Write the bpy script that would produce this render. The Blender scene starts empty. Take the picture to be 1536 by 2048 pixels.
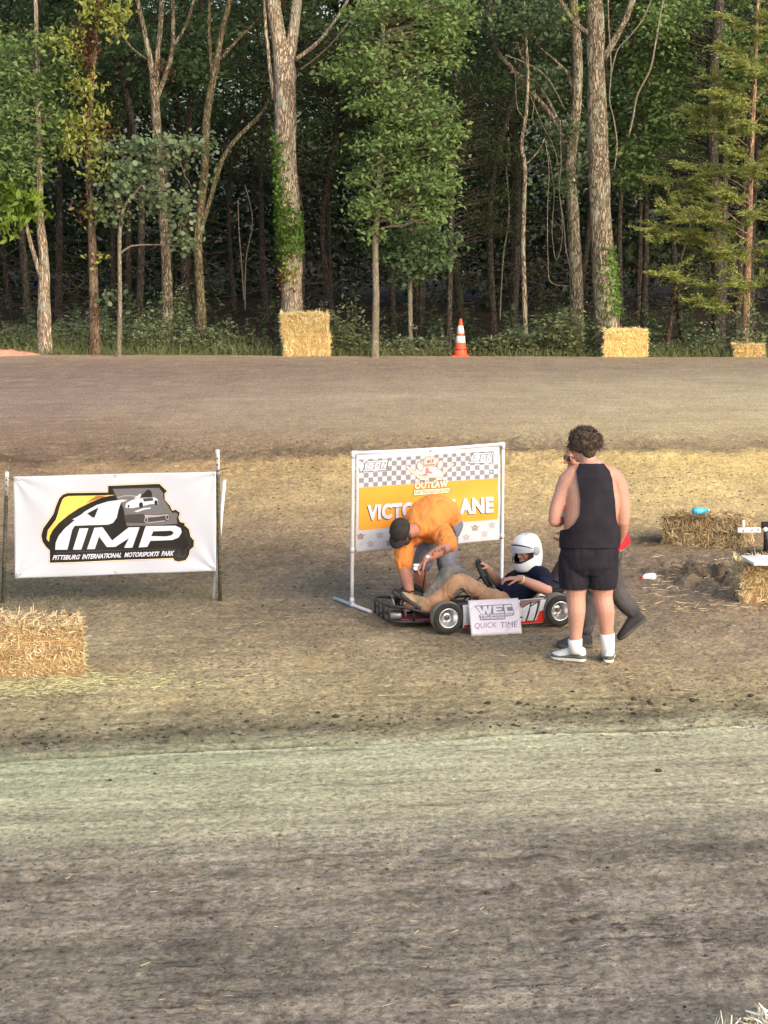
import bpy, bmesh, math, random
import numpy as np
from mathutils import Vector, Matrix

# ---------------------------------------------------------------- camera, sky, sun, exposure
F_PX, CX, CY = 4380.0, 768.0, 1024.0          # focal length and centre in photograph pixels
CAM_H = 3.66
PITCH = math.atan(660.0 / F_PX)
SUN_EL, SUN_AZ = math.radians(30), math.radians(140)   # azimuth from +Y (view direction) towards +X
scene = bpy.context.scene
COL = scene.collection
cam_d = bpy.data.cameras.new('camera'); cam = bpy.data.objects.new('camera', cam_d); COL.objects.link(cam)
cam.location = (0, 0, CAM_H); cam.rotation_euler = (math.pi / 2 - PITCH, 0, 0)
cam_d.sensor_fit = 'VERTICAL'; cam_d.sensor_height = 36.0; cam_d.sensor_width = 27.0
cam_d.lens = 36.0 * F_PX / 2048.0; cam_d.clip_start = 0.1; cam_d.clip_end = 2000
scene.camera = cam

world = bpy.data.worlds.new('World'); scene.world = world; world.use_nodes = True
wn = world.node_tree; wn.nodes.clear()
sky = wn.nodes.new('ShaderNodeTexSky'); sky.sky_type = 'NISHITA'; sky.sun_disc = False
sky.sun_elevation = SUN_EL; sky.sun_rotation = SUN_AZ
sky.air_density = 1.0; sky.dust_density = 4.0; sky.ozone_density = 0.8
bg = wn.nodes.new('ShaderNodeBackground'); bg.inputs['Strength'].default_value = 0.15
wo = wn.nodes.new('ShaderNodeOutputWorld')
wn.links.new(sky.outputs[0], bg.inputs[0]); wn.links.new(bg.outputs[0], wo.inputs[0])

sun_d = bpy.data.lights.new('sun', 'SUN'); sun_d.energy = 0.55; sun_d.angle = math.radians(50); sun_d.color = (1.0, 0.96, 0.92)
sun = bpy.data.objects.new('sun', sun_d); COL.objects.link(sun)
to_sun = Vector((math.sin(SUN_AZ) * math.cos(SUN_EL), math.cos(SUN_AZ) * math.cos(SUN_EL), math.sin(SUN_EL)))
sun.rotation_euler = to_sun.to_track_quat('Z', 'Y').to_euler(); sun.location = (20, -20, 30)

vs = scene.view_settings
vs.view_transform = 'Standard'; vs.look = 'None'; vs.gamma = 1.0; vs.use_curve_mapping = False
vs.exposure = 1.12
scene.render.film_transparent = False
scene.cycles.max_bounces = 6; scene.cycles.diffuse_bounces = 3; scene.cycles.transparent_max_bounces = 8
scene.cycles.use_denoising = True

# ---------------------------------------------------------------- geometry helpers
SP, CP = math.sin(PITCH), math.cos(PITCH)
def ray(px, py):
    dx = (px - CX) / F_PX; dy = (CY - py) / F_PX
    return np.array([dx, CP + dy * SP, -SP + dy * CP])
CAM = np.array([0, 0, CAM_H])
def gp(px, py, z=0.0):
    d = ray(px, py); return CAM + d * ((z - CAM_H) / d[2])
def P(px, py, Y):
    d = ray(px, py); return CAM + d * (Y / d[1])
def proj(p):
    p = np.asarray(p, float) - CAM
    fw = p[..., 1] * CP - p[..., 2] * SP; up = p[..., 1] * SP + p[..., 2] * CP
    return CX + F_PX * p[..., 0] / fw, CY - F_PX * up / fw
def s2l(c):
    c = np.asarray(c, float) / 255.0
    return np.where(c <= 0.04045, c / 12.92, ((c + 0.055) / 1.055) ** 2.4)
def rgb(r, g, b): return tuple(float(v) for v in s2l((r, g, b)))

def _h(ix, iy, iz, seed):
    n = (ix.astype(np.int64) * 374761393 + iy.astype(np.int64) * 668265263 + iz.astype(np.int64) * 2147483647 + seed * 1274126177) & 0xFFFFFFFF
    n = ((n ^ (n >> 13)) * 1274126177) & 0xFFFFFFFF
    n = ((n ^ (n >> 16)) * 2246822519) & 0xFFFFFFFF
    return ((n ^ (n >> 15)) & 0xFFFFFF) / float(0xFFFFFF) * 2 - 1
def vnoise(x, y, z=None, seed=0):
    if z is None: z = np.zeros_like(x)
    x, y, z = np.broadcast_arrays(np.asarray(x, float), np.asarray(y, float), np.asarray(z, float))
    ix, iy, iz = np.floor(x), np.floor(y), np.floor(z)
    fx, fy, fz = x - ix, y - iy, z - iz
    fx = fx * fx * (3 - 2 * fx); fy = fy * fy * (3 - 2 * fy); fz = fz * fz * (3 - 2 * fz)
    r = 0
    for a in (0, 1):
        for b in (0, 1):
            for c in (0, 1):
                w = (fx if a else 1 - fx) * (fy if b else 1 - fy) * (fz if c else 1 - fz)
                r = r + w * _h(ix + a, iy + b, iz + c, seed)
    return r
def vnoise2(x, y, seed=0):
    x, y = np.broadcast_arrays(np.asarray(x, float), np.asarray(y, float))
    ix, iy = np.floor(x), np.floor(y); fx, fy = x - ix, y - iy
    fx = fx * fx * (3 - 2 * fx); fy = fy * fy * (3 - 2 * fy); zz = np.zeros_like(ix)
    return ((1 - fx) * (1 - fy) * _h(ix, iy, zz, seed) + fx * (1 - fy) * _h(ix + 1, iy, zz, seed)
            + (1 - fx) * fy * _h(ix, iy + 1, zz, seed) + fx * fy * _h(ix + 1, iy + 1, zz, seed))
def fbm2(x, y, seed=0, oct=4):
    r, a = 0, 0.5
    for o in range(oct):
        r = r + a * vnoise2(x * 2 ** o + 17 * o, y * 2 ** o - 9 * o, seed + o); a *= 0.5
    return r
def fbm3(p, s, seed=0, oct=3):
    r, a = 0, 0.5
    for o in range(oct):
        q = p * s * 2 ** o
        r = r + a * vnoise(q[:, 0], q[:, 1], q[:, 2], seed + o); a *= 0.5
    return r

def fast_mesh(name, verts, faces):
    """faces: one (n,k) int array, or a list of such arrays"""
    me = bpy.data.meshes.new(name)
    if not isinstance(faces, (list, tuple)): faces = [faces]
    faces = [np.asarray(f, np.int32) for f in faces if len(f)]
    verts = np.asarray(verts, np.float32)
    me.vertices.add(len(verts)); me.vertices.foreach_set('co', verts.ravel())
    nl = sum(f.size for f in faces); npoly = sum(len(f) for f in faces)
    me.loops.add(nl); me.loops.foreach_set('vertex_index', np.concatenate([f.ravel() for f in faces]))
    me.polygons.add(npoly)
    tot = np.concatenate([np.full(len(f), f.shape[1], np.int32) for f in faces])
    st = np.concatenate([[0], np.cumsum(tot)[:-1]]).astype(np.int32)
    me.polygons.foreach_set('loop_start', st)
    try: me.polygons.foreach_set('loop_total', tot)
    except Exception: pass
    me.update(calc_edges=True)
    return me
def smooth(me, on=True):
    me.polygons.foreach_set('use_smooth', np.full(len(me.polygons), on, bool)); me.update()
    return me

class MB:
    """collects shapes (world or local coordinates) into one mesh"""
    def __init__(self): self.v = []; self.f = {3: [], 4: []}; self.n = 0
    def add(self, v, f):
        v = np.asarray(v, float); f = np.asarray(f, int)
        self.v.append(v); self.f[f.shape[1]].append(f + self.n); self.n += len(v)
    def poly(self, pts):
        pts = np.asarray(pts, float); n = len(pts); b = self.n
        self.v.append(pts); self.n += n
        if n == 4: self.f[4].append(np.array([[b, b + 1, b + 2, b + 3]]))
        else: self.f[3].append(np.array([[b, b + i, b + i + 1] for i in range(1, n - 1)]))
    def tube(self, pts, rad, seg=8, cap=True, ref=None, wob=0.0, seed=0):
        """rad: scalar, list of radii or list of (ra, rb); ra lies along ref"""
        pts = np.asarray(pts, float); n = len(pts)
        if np.isscalar(rad): rad = [rad] * n
        R = np.array([(r, r) if np.isscalar(r) else r for r in rad], float)
        tang = np.gradient(pts, axis=0); tang /= np.linalg.norm(tang, axis=1)[:, None] + 1e-9
        a0 = np.array(ref if ref is not None else ((1, 0, 0) if abs(tang[0][0]) < 0.8 else (0, 1, 0)), float)
        ang = np.arange(seg) * 2 * math.pi / seg
        rings = []
        for i in range(n):
            a = a0 - tang[i] * a0.dot(tang[i]); a /= np.linalg.norm(a) + 1e-9
            if ref is None: a0 = a
            b = np.cross(tang[i], a)
            rr = 1.0
            if wob: rr = 1 + wob * vnoise(ang * 0 + i * 0.45, 3 * np.cos(ang), 3 * np.sin(ang), seed)
            rings.append(pts[i] + (np.cos(ang) * R[i, 0] * rr)[:, None] * a + (np.sin(ang) * R[i, 1] * rr)[:, None] * b)
        V = np.concatenate(rings); k = np.arange(seg); k2 = (k + 1) % seg
        Fq = np.concatenate([np.stack([i * seg + k, i * seg + k2, (i + 1) * seg + k2, (i + 1) * seg + k], 1) for i in range(n - 1)])
        b = self.n
        self.add(V, Fq)
        if cap:
            c0, c1 = pts[0], pts[-1]; m = self.n
            self.v.append(np.array([c0, c1])); self.n += 2
            self.f[3].append(np.stack([np.full(seg, m), b + k2, b + k], 1))
            e = b + (n - 1) * seg
            self.f[3].append(np.stack([np.full(seg, m + 1), e + k, e + k2], 1))
        return self
    def box(self, c, size, rot=None, bev=0.0):
        s = np.array(size) / 2
        V = np.array([[x, y, z] for x in (-1, 1) for y in (-1, 1) for z in (-1, 1)], float) * s
        if rot is not None: V = V @ np.array(rot).T
        self.add(V + np.array(c), [[0, 1, 3, 2], [4, 6, 7, 5], [0, 4, 5, 1], [2, 3, 7, 6], [0, 2, 6, 4], [1, 5, 7, 3]])
        return self
    def ell(self, c, r, seg=16, rings=10, rot=None, zmin=-1.0, zmax=1.0):
        th = np.linspace(math.asin(max(-1, zmin)), math.asin(min(1, zmax)), rings + 1); ph = np.arange(seg) * 2 * math.pi / seg
        V = np.array([[math.cos(t) * math.cos(p), math.cos(t) * math.sin(p), math.sin(t)] for t in th for p in ph]) * np.array(r)
        if rot is not None: V = V @ np.array(rot).T
        k = np.arange(seg); k2 = (k + 1) % seg
        Fq = np.concatenate([np.stack([i * seg + k, i * seg + k2, (i + 1) * seg + k2, (i + 1) * seg + k], 1) for i in range(rings)])
        self.add(V + np.array(c), Fq); return self
    def lathe(self, prof, c, axis=(0, 0, 1), seg=32):
        """prof: list of (radius, height along axis)"""
        ax = np.array(axis, float); ax /= np.linalg.norm(ax)
        a = np.cross(ax, (0, 0, 1) if abs(ax[2]) < 0.9 else (1, 0, 0)); a /= np.linalg.norm(a); b = np.cross(ax, a)
        ang = np.arange(seg) * 2 * math.pi / seg
        V = np.concatenate([np.array(c) + h * ax + r * (np.cos(ang)[:, None] * a + np.sin(ang)[:, None] * b) for r, h in prof])
        k = np.arange(seg); k2 = (k + 1) % seg
        Fq = np.concatenate([np.stack([i * seg + k, i * seg + k2, (i + 1) * seg + k2, (i + 1) * seg + k], 1) for i in range(len(prof) - 1)])
        self.add(V, Fq); return self
    def mesh(self, name='m', sm=False):
        fs = [np.concatenate(self.f[k]) for k in (3, 4) if self.f[k]]
        me = fast_mesh(name, np.concatenate(self.v), fs)
        if sm: smooth(me)
        return me
    def build(self, name, mat, parent=None, sm=False, bevel=0.0):
        return obj(name, self.mesh(name, sm), mat, parent, bevel)

PM = {}
STUFF_PARTS = {'branches', 'dead_branches', 'crown', 'ivy', 'bright_leaves', 'vine_leaves', 'dead_vine_leaves', 'sprout_leaves', 'russet_leaves', 'straw', 'squirrel_nest', 'curls', 'print_texture'}
def obj(name, me, mat=None, parent=None, bevel=0.0):
    o = bpy.data.objects.new(name, me); COL.objects.link(o)
    if mat is not None and me is not None and not me.materials: me.materials.append(mat)
    if parent is not None:
        o.parent = parent; o.matrix_parent_inverse = PM.get(parent.name, Matrix()).inverted()
        PM[o.name] = Matrix()
    if parent is not None and name in STUFF_PARTS: o['kind'] = 'stuff'
    if bevel:
        b = o.modifiers.new('bevel', 'BEVEL'); b.width = bevel; b.segments = 2; b.limit_method = 'ANGLE'
    return o
def tag(o, label, cat, group=None, kind=None):
    if label: o['label'] = label
    if cat: o['category'] = cat
    if group: o['group'] = group
    if kind: o['kind'] = kind
    return o
def thing(name, label, cat, loc=(0, 0, 0), rz=0.0, group=None):
    o = bpy.data.objects.new(name, None); COL.objects.link(o)
    o.location = [float(v) for v in loc]; o.rotation_euler = (0, 0, rz); o.empty_display_size = 0.2
    PM[o.name] = Matrix.Translation(Vector([float(v) for v in loc])) @ Matrix.Rotation(rz, 4, 'Z')
    return tag(o, label, cat, group)

def evaluated(me, mods):
    """returns me run through modifiers [(type, {settings})]"""
    o = bpy.data.objects.new('tmp', me); COL.objects.link(o)
    for t, kw in mods:
        m = o.modifiers.new(t, t)
        for k, v in kw.items(): setattr(m, k, v)
    dg = bpy.context.evaluated_depsgraph_get(); dg.update()
    out = bpy.data.meshes.new_from_object(o.evaluated_get(dg))
    bpy.data.objects.remove(o)
    return out
def skin(mb, voxel=0.008, it=4, fold=0.0, fscale=14.0, seed=0, stretch=(1, 1, 1), subd=0):
    """union of overlapping closed shapes -> one continuous smooth surface, optional cloth folds"""
    me = evaluated(mb.mesh(), [('REMESH', dict(mode='VOXEL', voxel_size=voxel)), ('SMOOTH', dict(factor=0.5, iterations=it))])
    if fold:
        n = len(me.vertices); co = np.empty(n * 3); me.vertices.foreach_get('co', co); co = co.reshape(-1, 3)
        no = np.empty(n * 3); me.vertices.foreach_get('normal', no); no = no.reshape(-1, 3)
        q = co * np.array(stretch)
        q = q + 0.05 * np.stack([vnoise(*(q * 9).T, seed + 50), vnoise(*(q * 9).T, seed + 51), vnoise(*(q * 9).T, seed + 52)], 1)
        d = (1 - np.abs(fbm3(q, fscale, seed)) * 2.2) * fold - fold * 0.5
        co = co + no * d[:, None]
        me.vertices.foreach_set('co', co.ravel().astype(np.float32)); me.update()
    return smooth(me)

# ---------------------------------------------------------------- materials
def newmat(name):
    m = bpy.data.materials.new(name); m.use_nodes = True
    nt = m.node_tree; nt.nodes.clear()
    return m, nt, nt.nodes.new('ShaderNodeOutputMaterial')
def N(nt, t, **kw):
    n = nt.nodes.new('ShaderNode' + t)
    for k, v in kw.items():
        if k in n.inputs: n.inputs[k].default_value = v
        else: setattr(n, k, v)
    return n
def mixcol(nt, fac, a, b, blend='MIX'):
    m = nt.nodes.new('ShaderNodeMix'); m.data_type = 'RGBA'; m.blend_type = blend
    for s, v in ((0, fac), (6, a), (7, b)):
        if hasattr(v, 'is_linked') or hasattr(v, 'node'): nt.links.new(v, m.inputs[s])
        elif s == 0: m.inputs[0].default_value = v
        else: m.inputs[s].default_value = (*v[:3], 1)
    return m.outputs[2]
def ramp(nt, fac, stops, interp='LINEAR'):
    r = nt.nodes.new('ShaderNodeValToRGB'); nt.links.new(fac, r.inputs[0]); r.color_ramp.interpolation = interp
    e = r.color_ramp.elements
    while len(e) < len(stops): e.new(0.5)
    for i, (p, c) in enumerate(stops):
        e[i].position = p; e[i].color = (*c, 1) if len(c) == 3 else c
    return r.outputs[0]
def pmat(name, col, rough=0.8, var=0.18, scale=12.0, bump=0.0, bscale=60.0, metal=0.0, spec=0.3, stretch=(1, 1, 1), dirt=None, dirt_amt=0.4, dscale=5.0, trans=0.0):
    m, nt, out = newmat(name)
    b = N(nt, 'BsdfPrincipled', Roughness=rough, Metallic=metal)
    if 'Specular IOR Level' in b.inputs: b.inputs['Specular IOR Level'].default_value = spec
    tc = N(nt, 'TexCoord'); mp = N(nt, 'Mapping'); mp.inputs['Scale'].default_value = stretch
    nt.links.new(tc.outputs['Object'], mp.inputs[0])
    no = N(nt, 'TexNoise', Scale=scale, Detail=4.0); nt.links.new(mp.outputs[0], no.inputs['Vector'])
    c = ramp(nt, no.outputs[0], [(0.3, tuple(max(0, v * (1 - var)) for v in col)), (0.7, tuple(min(1, v * (1 + var)) for v in col))])
    if dirt is not None:
        n2 = N(nt, 'TexNoise', Scale=dscale, Detail=6.0); nt.links.new(tc.outputs['Object'], n2.inputs['Vector'])
        f = ramp(nt, n2.outputs[0], [(0.45, (0, 0, 0)), (0.75, (dirt_amt,) * 3)])
        c = mixcol(nt, f, c, dirt)
    nt.links.new(c, b.inputs['Base Color'])
    if bump:
        nb = N(nt, 'TexNoise', Scale=bscale, Detail=5.0); nt.links.new(mp.outputs[0], nb.inputs['Vector'])
        bp = N(nt, 'Bump', Strength=bump, Distance=0.02); nt.links.new(nb.outputs[0], bp.inputs['Height']); nt.links.new(bp.outputs[0], b.inputs['Normal'])
    sh = b.outputs[0]
    if trans:
        t = N(nt, 'BsdfTranslucent'); nt.links.new(c, t.inputs[0]); ms = N(nt, 'MixShader'); ms.inputs[0].default_value = trans
        nt.links.new(b.outputs[0], ms.inputs[1]); nt.links.new(t.outputs[0], ms.inputs[2]); sh = ms.outputs[0]
    nt.links.new(sh, out.inputs[0]); return m
def leafmat(name, cols, rough=0.55, trans=0.38):
    """colour differs from leaf to leaf (random per island) and from tree to tree"""
    m, nt, out = newmat(name)
    g = N(nt, 'NewGeometry'); oi = N(nt, 'ObjectInfo')
    n = len(cols)
    c = ramp(nt, g.outputs['Random Per Island'], [(i / max(1, n - 1), cols[i]) for i in range(n)])
    hs = N(nt, 'HueSaturation'); nt.links.new(c, hs.inputs['Color'])
    mr = N(nt, 'MapRange'); nt.links.new(oi.outputs['Random'], mr.inputs[0]); mr.inputs[3].default_value = 0.8; mr.inputs[4].default_value = 1.15
    nt.links.new(mr.outputs[0], hs.inputs['Value'])
    b = N(nt, 'BsdfPrincipled', Roughness=rough); b.inputs['Specular IOR Level'].default_value = 0.25
    t = N(nt, 'BsdfTranslucent'); ms = N(nt, 'MixShader'); ms.inputs[0].default_value = trans
    nt.links.new(hs.outputs[0], b.inputs[0]); nt.links.new(hs.outputs[0], t.inputs[0])
    nt.links.new(b.outputs[0], ms.inputs[1]); nt.links.new(t.outputs[0], ms.inputs[2]); nt.links.new(ms.outputs[0], out.inputs[0])
    return m
def barkmat(name, light, dark, scale=1.0, lichen=None):
    m, nt, out = newmat(name)
    tc = N(nt, 'TexCoord'); mp = N(nt, 'Mapping'); mp.inputs['Scale'].default_value = (scale, scale, scale * 0.22)
    nt.links.new(tc.outputs['Object'], mp.inputs[0])
    v = N(nt, 'TexVoronoi', Scale=16.0); v.feature = 'DISTANCE_TO_EDGE'
    nd = N(nt, 'TexNoise', Scale=7.0, Detail=4.0); nt.links.new(mp.outputs[0], nd.inputs['Vector'])
    ad = N(nt, 'VectorMath', operation='MULTIPLY_ADD'); nt.links.new(nd.outputs[1], ad.inputs[0]); ad.inputs[1].default_value = (0.35,) * 3; nt.links.new(mp.outputs[0], ad.inputs[2])
    nt.links.new(ad.outputs[0], v.inputs['Vector'])
    n2 = N(nt, 'TexNoise', Scale=30.0, Detail=6.0); nt.links.new(mp.outputs[0], n2.inputs['Vector'])
    rid = ramp(nt, v.outputs[0], [(0.02, (0, 0, 0)), (0.22, (1, 1, 1))])
    c = mixcol(nt, rid, dark, light)
    c = mixcol(nt, 0.6, c, ramp(nt, n2.outputs[0], [(0.3, (0.45,) * 3), (0.7, (1.25,) * 3)]), 'MULTIPLY')
    if lichen is not None:
        n3 = N(nt, 'TexNoise', Scale=4.0, Detail=6.0); nt.links.new(tc.outputs['Object'], n3.inputs['Vector'])
        c = mixcol(nt, ramp(nt, n3.outputs[0], [(0.52, (0, 0, 0)), (0.62, (0.75,) * 3)]), c, lichen)
    b = N(nt, 'BsdfPrincipled', Roughness=0.95); b.inputs['Specular IOR Level'].default_value = 0.1
    nt.links.new(c, b.inputs[0])
    bp = N(nt, 'Bump', Strength=0.9, Distance=0.03); nt.links.new(rid, bp.inputs['Height']); nt.links.new(bp.outputs[0], b.inputs['Normal'])
    nt.links.new(b.outputs[0], out.inputs[0]); return m

# ================================================================ GROUND
LIP_L, LIP_R = gp(0, 709.5), gp(1536, 714.5)
def lip_y(x): return LIP_L[1] + (LIP_R[1] - LIP_L[1]) * (x - LIP_L[0]) / (LIP_R[0] - LIP_L[0])
# soil colours by distance band (photograph rows), left and right of the frame; warm sunlight is painted into the right-hand far track
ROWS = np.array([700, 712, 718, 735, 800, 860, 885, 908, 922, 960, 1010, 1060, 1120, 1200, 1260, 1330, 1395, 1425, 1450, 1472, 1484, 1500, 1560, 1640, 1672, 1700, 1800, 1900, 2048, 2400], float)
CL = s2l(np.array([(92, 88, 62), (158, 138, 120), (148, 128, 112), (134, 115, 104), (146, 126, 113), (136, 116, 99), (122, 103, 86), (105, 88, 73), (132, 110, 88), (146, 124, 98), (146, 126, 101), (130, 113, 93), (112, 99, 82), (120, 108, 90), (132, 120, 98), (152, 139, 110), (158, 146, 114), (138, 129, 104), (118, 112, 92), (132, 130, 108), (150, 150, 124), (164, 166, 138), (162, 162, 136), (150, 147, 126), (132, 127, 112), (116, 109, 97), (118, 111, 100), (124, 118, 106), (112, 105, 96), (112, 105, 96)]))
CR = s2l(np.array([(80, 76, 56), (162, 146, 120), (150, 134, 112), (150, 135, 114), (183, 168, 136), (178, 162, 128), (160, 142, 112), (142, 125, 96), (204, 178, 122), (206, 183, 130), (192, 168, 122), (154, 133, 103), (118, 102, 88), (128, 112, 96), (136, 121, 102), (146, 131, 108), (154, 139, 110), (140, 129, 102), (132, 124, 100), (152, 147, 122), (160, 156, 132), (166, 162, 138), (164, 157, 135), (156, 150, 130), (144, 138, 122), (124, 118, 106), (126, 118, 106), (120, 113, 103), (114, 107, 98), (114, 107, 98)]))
ROUGHN = np.array([8, 6, 4, 4, 4, 8, 24, 26, 20, 14, 12, 14, 14, 10, 8, 7, 7, 9, 11, 8, 4, 3, 3, 4, 7, 8, 8, 8, 8, 8], float) * 0.001
def row_of(x, y):
    px, py = proj(np.stack([x, np.maximum(y, 5.0), np.zeros_like(x)], -1))
    lat = np.clip((px - 768) / 768, -1.6, 1.6)
    tilt = np.interp(py, [700, 900, 1000, 1300, 1450, 2048], [0, 8, -4, 8, 40, 40])
    lift = np.interp(py, [860, 900, 940], [0, 1, 0]) * np.where(lat < 0, 18 * lat, 0)
    return py + tilt * lat + lift, lat
def ground_h(x, y):
    row, lat = row_of(x, y)
    row = row + 14 * fbm2(x * 1.1, y * 0.35, 5, 3) * np.interp(row, [720, 860, 900, 1300, 1420, 1500, 1700], [0.1, .6, 1, 1.5, .7, .5, 2.2])
    a = np.interp(row, ROWS, ROUGHN)
    h = a * (1.2 * fbm2(x * 7, y * 6, 11, 4) + 1.6 * fbm2(x * 15, y * 15, 21, 3))
    # long drag marks along the track and ruts at its edge
    h += 0.004 * fbm2(x * 0.8, (y - 0.16 * x) * 14, 31, 3) * np.interp(row, [1300, 1420, 2048], [0, 1, 1.2])
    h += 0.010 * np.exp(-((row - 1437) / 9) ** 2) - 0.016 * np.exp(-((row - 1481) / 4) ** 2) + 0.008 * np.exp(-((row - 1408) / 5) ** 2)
    h += 0.05 * np.exp(-((row - 917) / 14) ** 2) * np.clip(lat + 1, 0, 1)
    # churned soil near the right-hand bales
    c = gp(1420, 1150); h += 0.09 * np.exp(-(((x - c[0]) / 0.6) ** 2 + ((y - c[1]) / 0.7) ** 2)) * fbm2(x * 9, y * 5, 41, 3) * 2
    # behind the lip the ground falls away a little, more so on the right-hand side
    ly = lip_y(x); t = np.clip((y - ly) / 1.6, 0, 1); t = t * t * (3 - 2 * t)
    h -= t * np.where(x < -4.0, 0.05, 0.05 + 0.32 * np.clip((x + 4.0) / 3, 0, 1))
    h += np.where(y > ly + 1, 0.05 * fbm2(x * 0.7, y * 0.7, 61, 3), 0)
    return h, row, lat
yr = []
for py in np.arange(2120, 705, -2.0): yr.append(gp(768, py)[1])
yr = [-60, -30, -10, 0, 3, 5, 6, 7, 7.6, 8.1] + [v for v in yr if v > 8.3]
y_ = yr[-1]; st = 0.16
while y_ < 400:
    y_ += st; st *= 1.06; yr.append(y_)
fine = np.arange(-3.2, 3.2001, 0.027)
xs = list(fine); d = 0.03; x_ = 3.2
while x_ < 400:
    x_ += d; d = min(d * 1.035, 0.11) if x_ < 9.5 else d * 1.22
    xs.append(x_); xs.insert(0, -x_)
gx, gy = np.meshgrid(np.array(xs), np.array(yr))
gh, grow, glat = ground_h(gx, gy)
nxg, nyg = len(xs), len(yr)
idx = np.arange(nxg * nyg).reshape(nyg, nxg)
gf = np.stack([idx[:-1, :-1], idx[:-1, 1:], idx[1:, 1:], idx[1:, :-1]], -1).reshape(-1, 4)
gme = fast_mesh('ground', np.stack([gx, gy, gh], -1).reshape(-1, 3), gf); smooth(gme)
# soil colour, with the painted sunlight blended in towards the right
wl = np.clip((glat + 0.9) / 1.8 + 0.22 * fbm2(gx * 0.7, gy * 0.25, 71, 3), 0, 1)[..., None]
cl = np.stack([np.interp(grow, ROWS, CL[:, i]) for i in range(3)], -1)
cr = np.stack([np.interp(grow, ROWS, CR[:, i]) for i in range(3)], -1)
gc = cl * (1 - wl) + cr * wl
mott = fbm2(gx * 2.2, gy * 1.1, 81, 4)
strk = .6 * fbm2(gx * 1.3, (gy - 0.15 * gx) * 16, 83, 3) + .8 * fbm2(gx * .28, (gy - 0.15 * gx) * 11, 84, 3)
fine_n = fbm2(gx * 22, gy * 14, 85, 3)
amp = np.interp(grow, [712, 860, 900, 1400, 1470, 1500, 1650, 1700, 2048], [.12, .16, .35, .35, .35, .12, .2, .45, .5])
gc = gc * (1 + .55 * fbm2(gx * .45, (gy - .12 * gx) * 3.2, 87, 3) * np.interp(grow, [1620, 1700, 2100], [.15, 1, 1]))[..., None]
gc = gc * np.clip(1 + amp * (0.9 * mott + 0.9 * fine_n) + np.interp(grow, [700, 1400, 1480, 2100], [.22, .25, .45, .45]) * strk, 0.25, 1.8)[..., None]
# pale dry crust flecks in the near rough soil and straw-tan flecks in the middle
fl = np.clip(fbm2(gx * 9, gy * 6, 91, 4) * 4 - 1.0 + 1.2 * fbm2(gx * 1.5, gy, 92, 2), 0, 1) * np.interp(grow, [1640, 1700, 2048], [0, 1, 1])
gc = gc * (1 - 0.7 * fl[..., None]) + 0.7 * fl[..., None] * s2l((142, 134, 126))
fl = np.clip(fbm2(gx * 5, gy * 3, 93, 4) * 4 - 0.8, 0, 1) * np.interp(grow, [915, 960, 1200, 1260, 1400, 1430], [.6, .5, .2, .6, .7, 0])
gc = gc * (1 - 0.6 * fl[..., None]) + 0.6 * fl[..., None] * s2l((176, 156, 118))
# dark damp churned patches
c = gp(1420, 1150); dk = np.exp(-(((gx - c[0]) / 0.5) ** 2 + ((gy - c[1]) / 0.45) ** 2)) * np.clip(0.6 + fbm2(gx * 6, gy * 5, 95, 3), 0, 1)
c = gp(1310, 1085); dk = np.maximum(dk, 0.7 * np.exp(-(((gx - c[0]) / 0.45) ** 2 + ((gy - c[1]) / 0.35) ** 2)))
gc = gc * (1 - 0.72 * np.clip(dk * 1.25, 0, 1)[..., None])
# grass-stained ground on the far side, leaf litter in the woods
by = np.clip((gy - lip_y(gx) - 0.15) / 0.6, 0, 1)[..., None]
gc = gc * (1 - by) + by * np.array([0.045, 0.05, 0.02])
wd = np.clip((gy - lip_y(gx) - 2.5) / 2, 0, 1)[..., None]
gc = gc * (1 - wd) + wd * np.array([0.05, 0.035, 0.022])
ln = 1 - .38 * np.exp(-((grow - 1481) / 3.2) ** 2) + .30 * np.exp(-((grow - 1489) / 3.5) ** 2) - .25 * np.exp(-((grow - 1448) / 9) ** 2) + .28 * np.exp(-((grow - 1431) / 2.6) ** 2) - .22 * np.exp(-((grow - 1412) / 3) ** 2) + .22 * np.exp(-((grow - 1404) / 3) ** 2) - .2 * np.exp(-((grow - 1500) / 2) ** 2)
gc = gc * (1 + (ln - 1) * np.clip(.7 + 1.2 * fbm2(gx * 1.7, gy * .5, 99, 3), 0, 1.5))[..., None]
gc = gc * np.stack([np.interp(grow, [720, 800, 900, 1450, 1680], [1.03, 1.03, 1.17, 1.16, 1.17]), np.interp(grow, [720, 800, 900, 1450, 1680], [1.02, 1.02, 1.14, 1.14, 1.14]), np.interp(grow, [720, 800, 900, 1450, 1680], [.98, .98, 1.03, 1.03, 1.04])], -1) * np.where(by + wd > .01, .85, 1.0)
ck = fbm2(gx * 1.6, (gy - .13 * gx) * 20, 111, 3); ck = np.exp(-(ck / .05) ** 2) * np.clip(fbm2(gx * 3, gy * 2, 112, 3) * 3 + .2, 0, 1)
gc = gc * (1 - .62 * ck * np.interp(grow, [1380, 1420, 1500, 1640, 1720, 2100], [0, .9, .8, .9, 1, 1]))[..., None]
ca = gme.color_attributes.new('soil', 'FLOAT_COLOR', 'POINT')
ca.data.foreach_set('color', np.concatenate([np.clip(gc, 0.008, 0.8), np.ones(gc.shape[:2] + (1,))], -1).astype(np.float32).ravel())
m, nt, out = newmat('soil')
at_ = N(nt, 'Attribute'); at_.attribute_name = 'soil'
tc = N(nt, 'TexCoord'); mp = N(nt, 'Mapping'); mp.inputs['Scale'].default_value = (1, 0.8, 1); nt.links.new(tc.outputs['Object'], mp.inputs[0])
n1 = N(nt, 'TexNoise', Scale=26.0, Detail=10.0, Roughness=0.68); n2 = N(nt, 'TexNoise', Scale=9.0, Detail=6.0)
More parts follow.
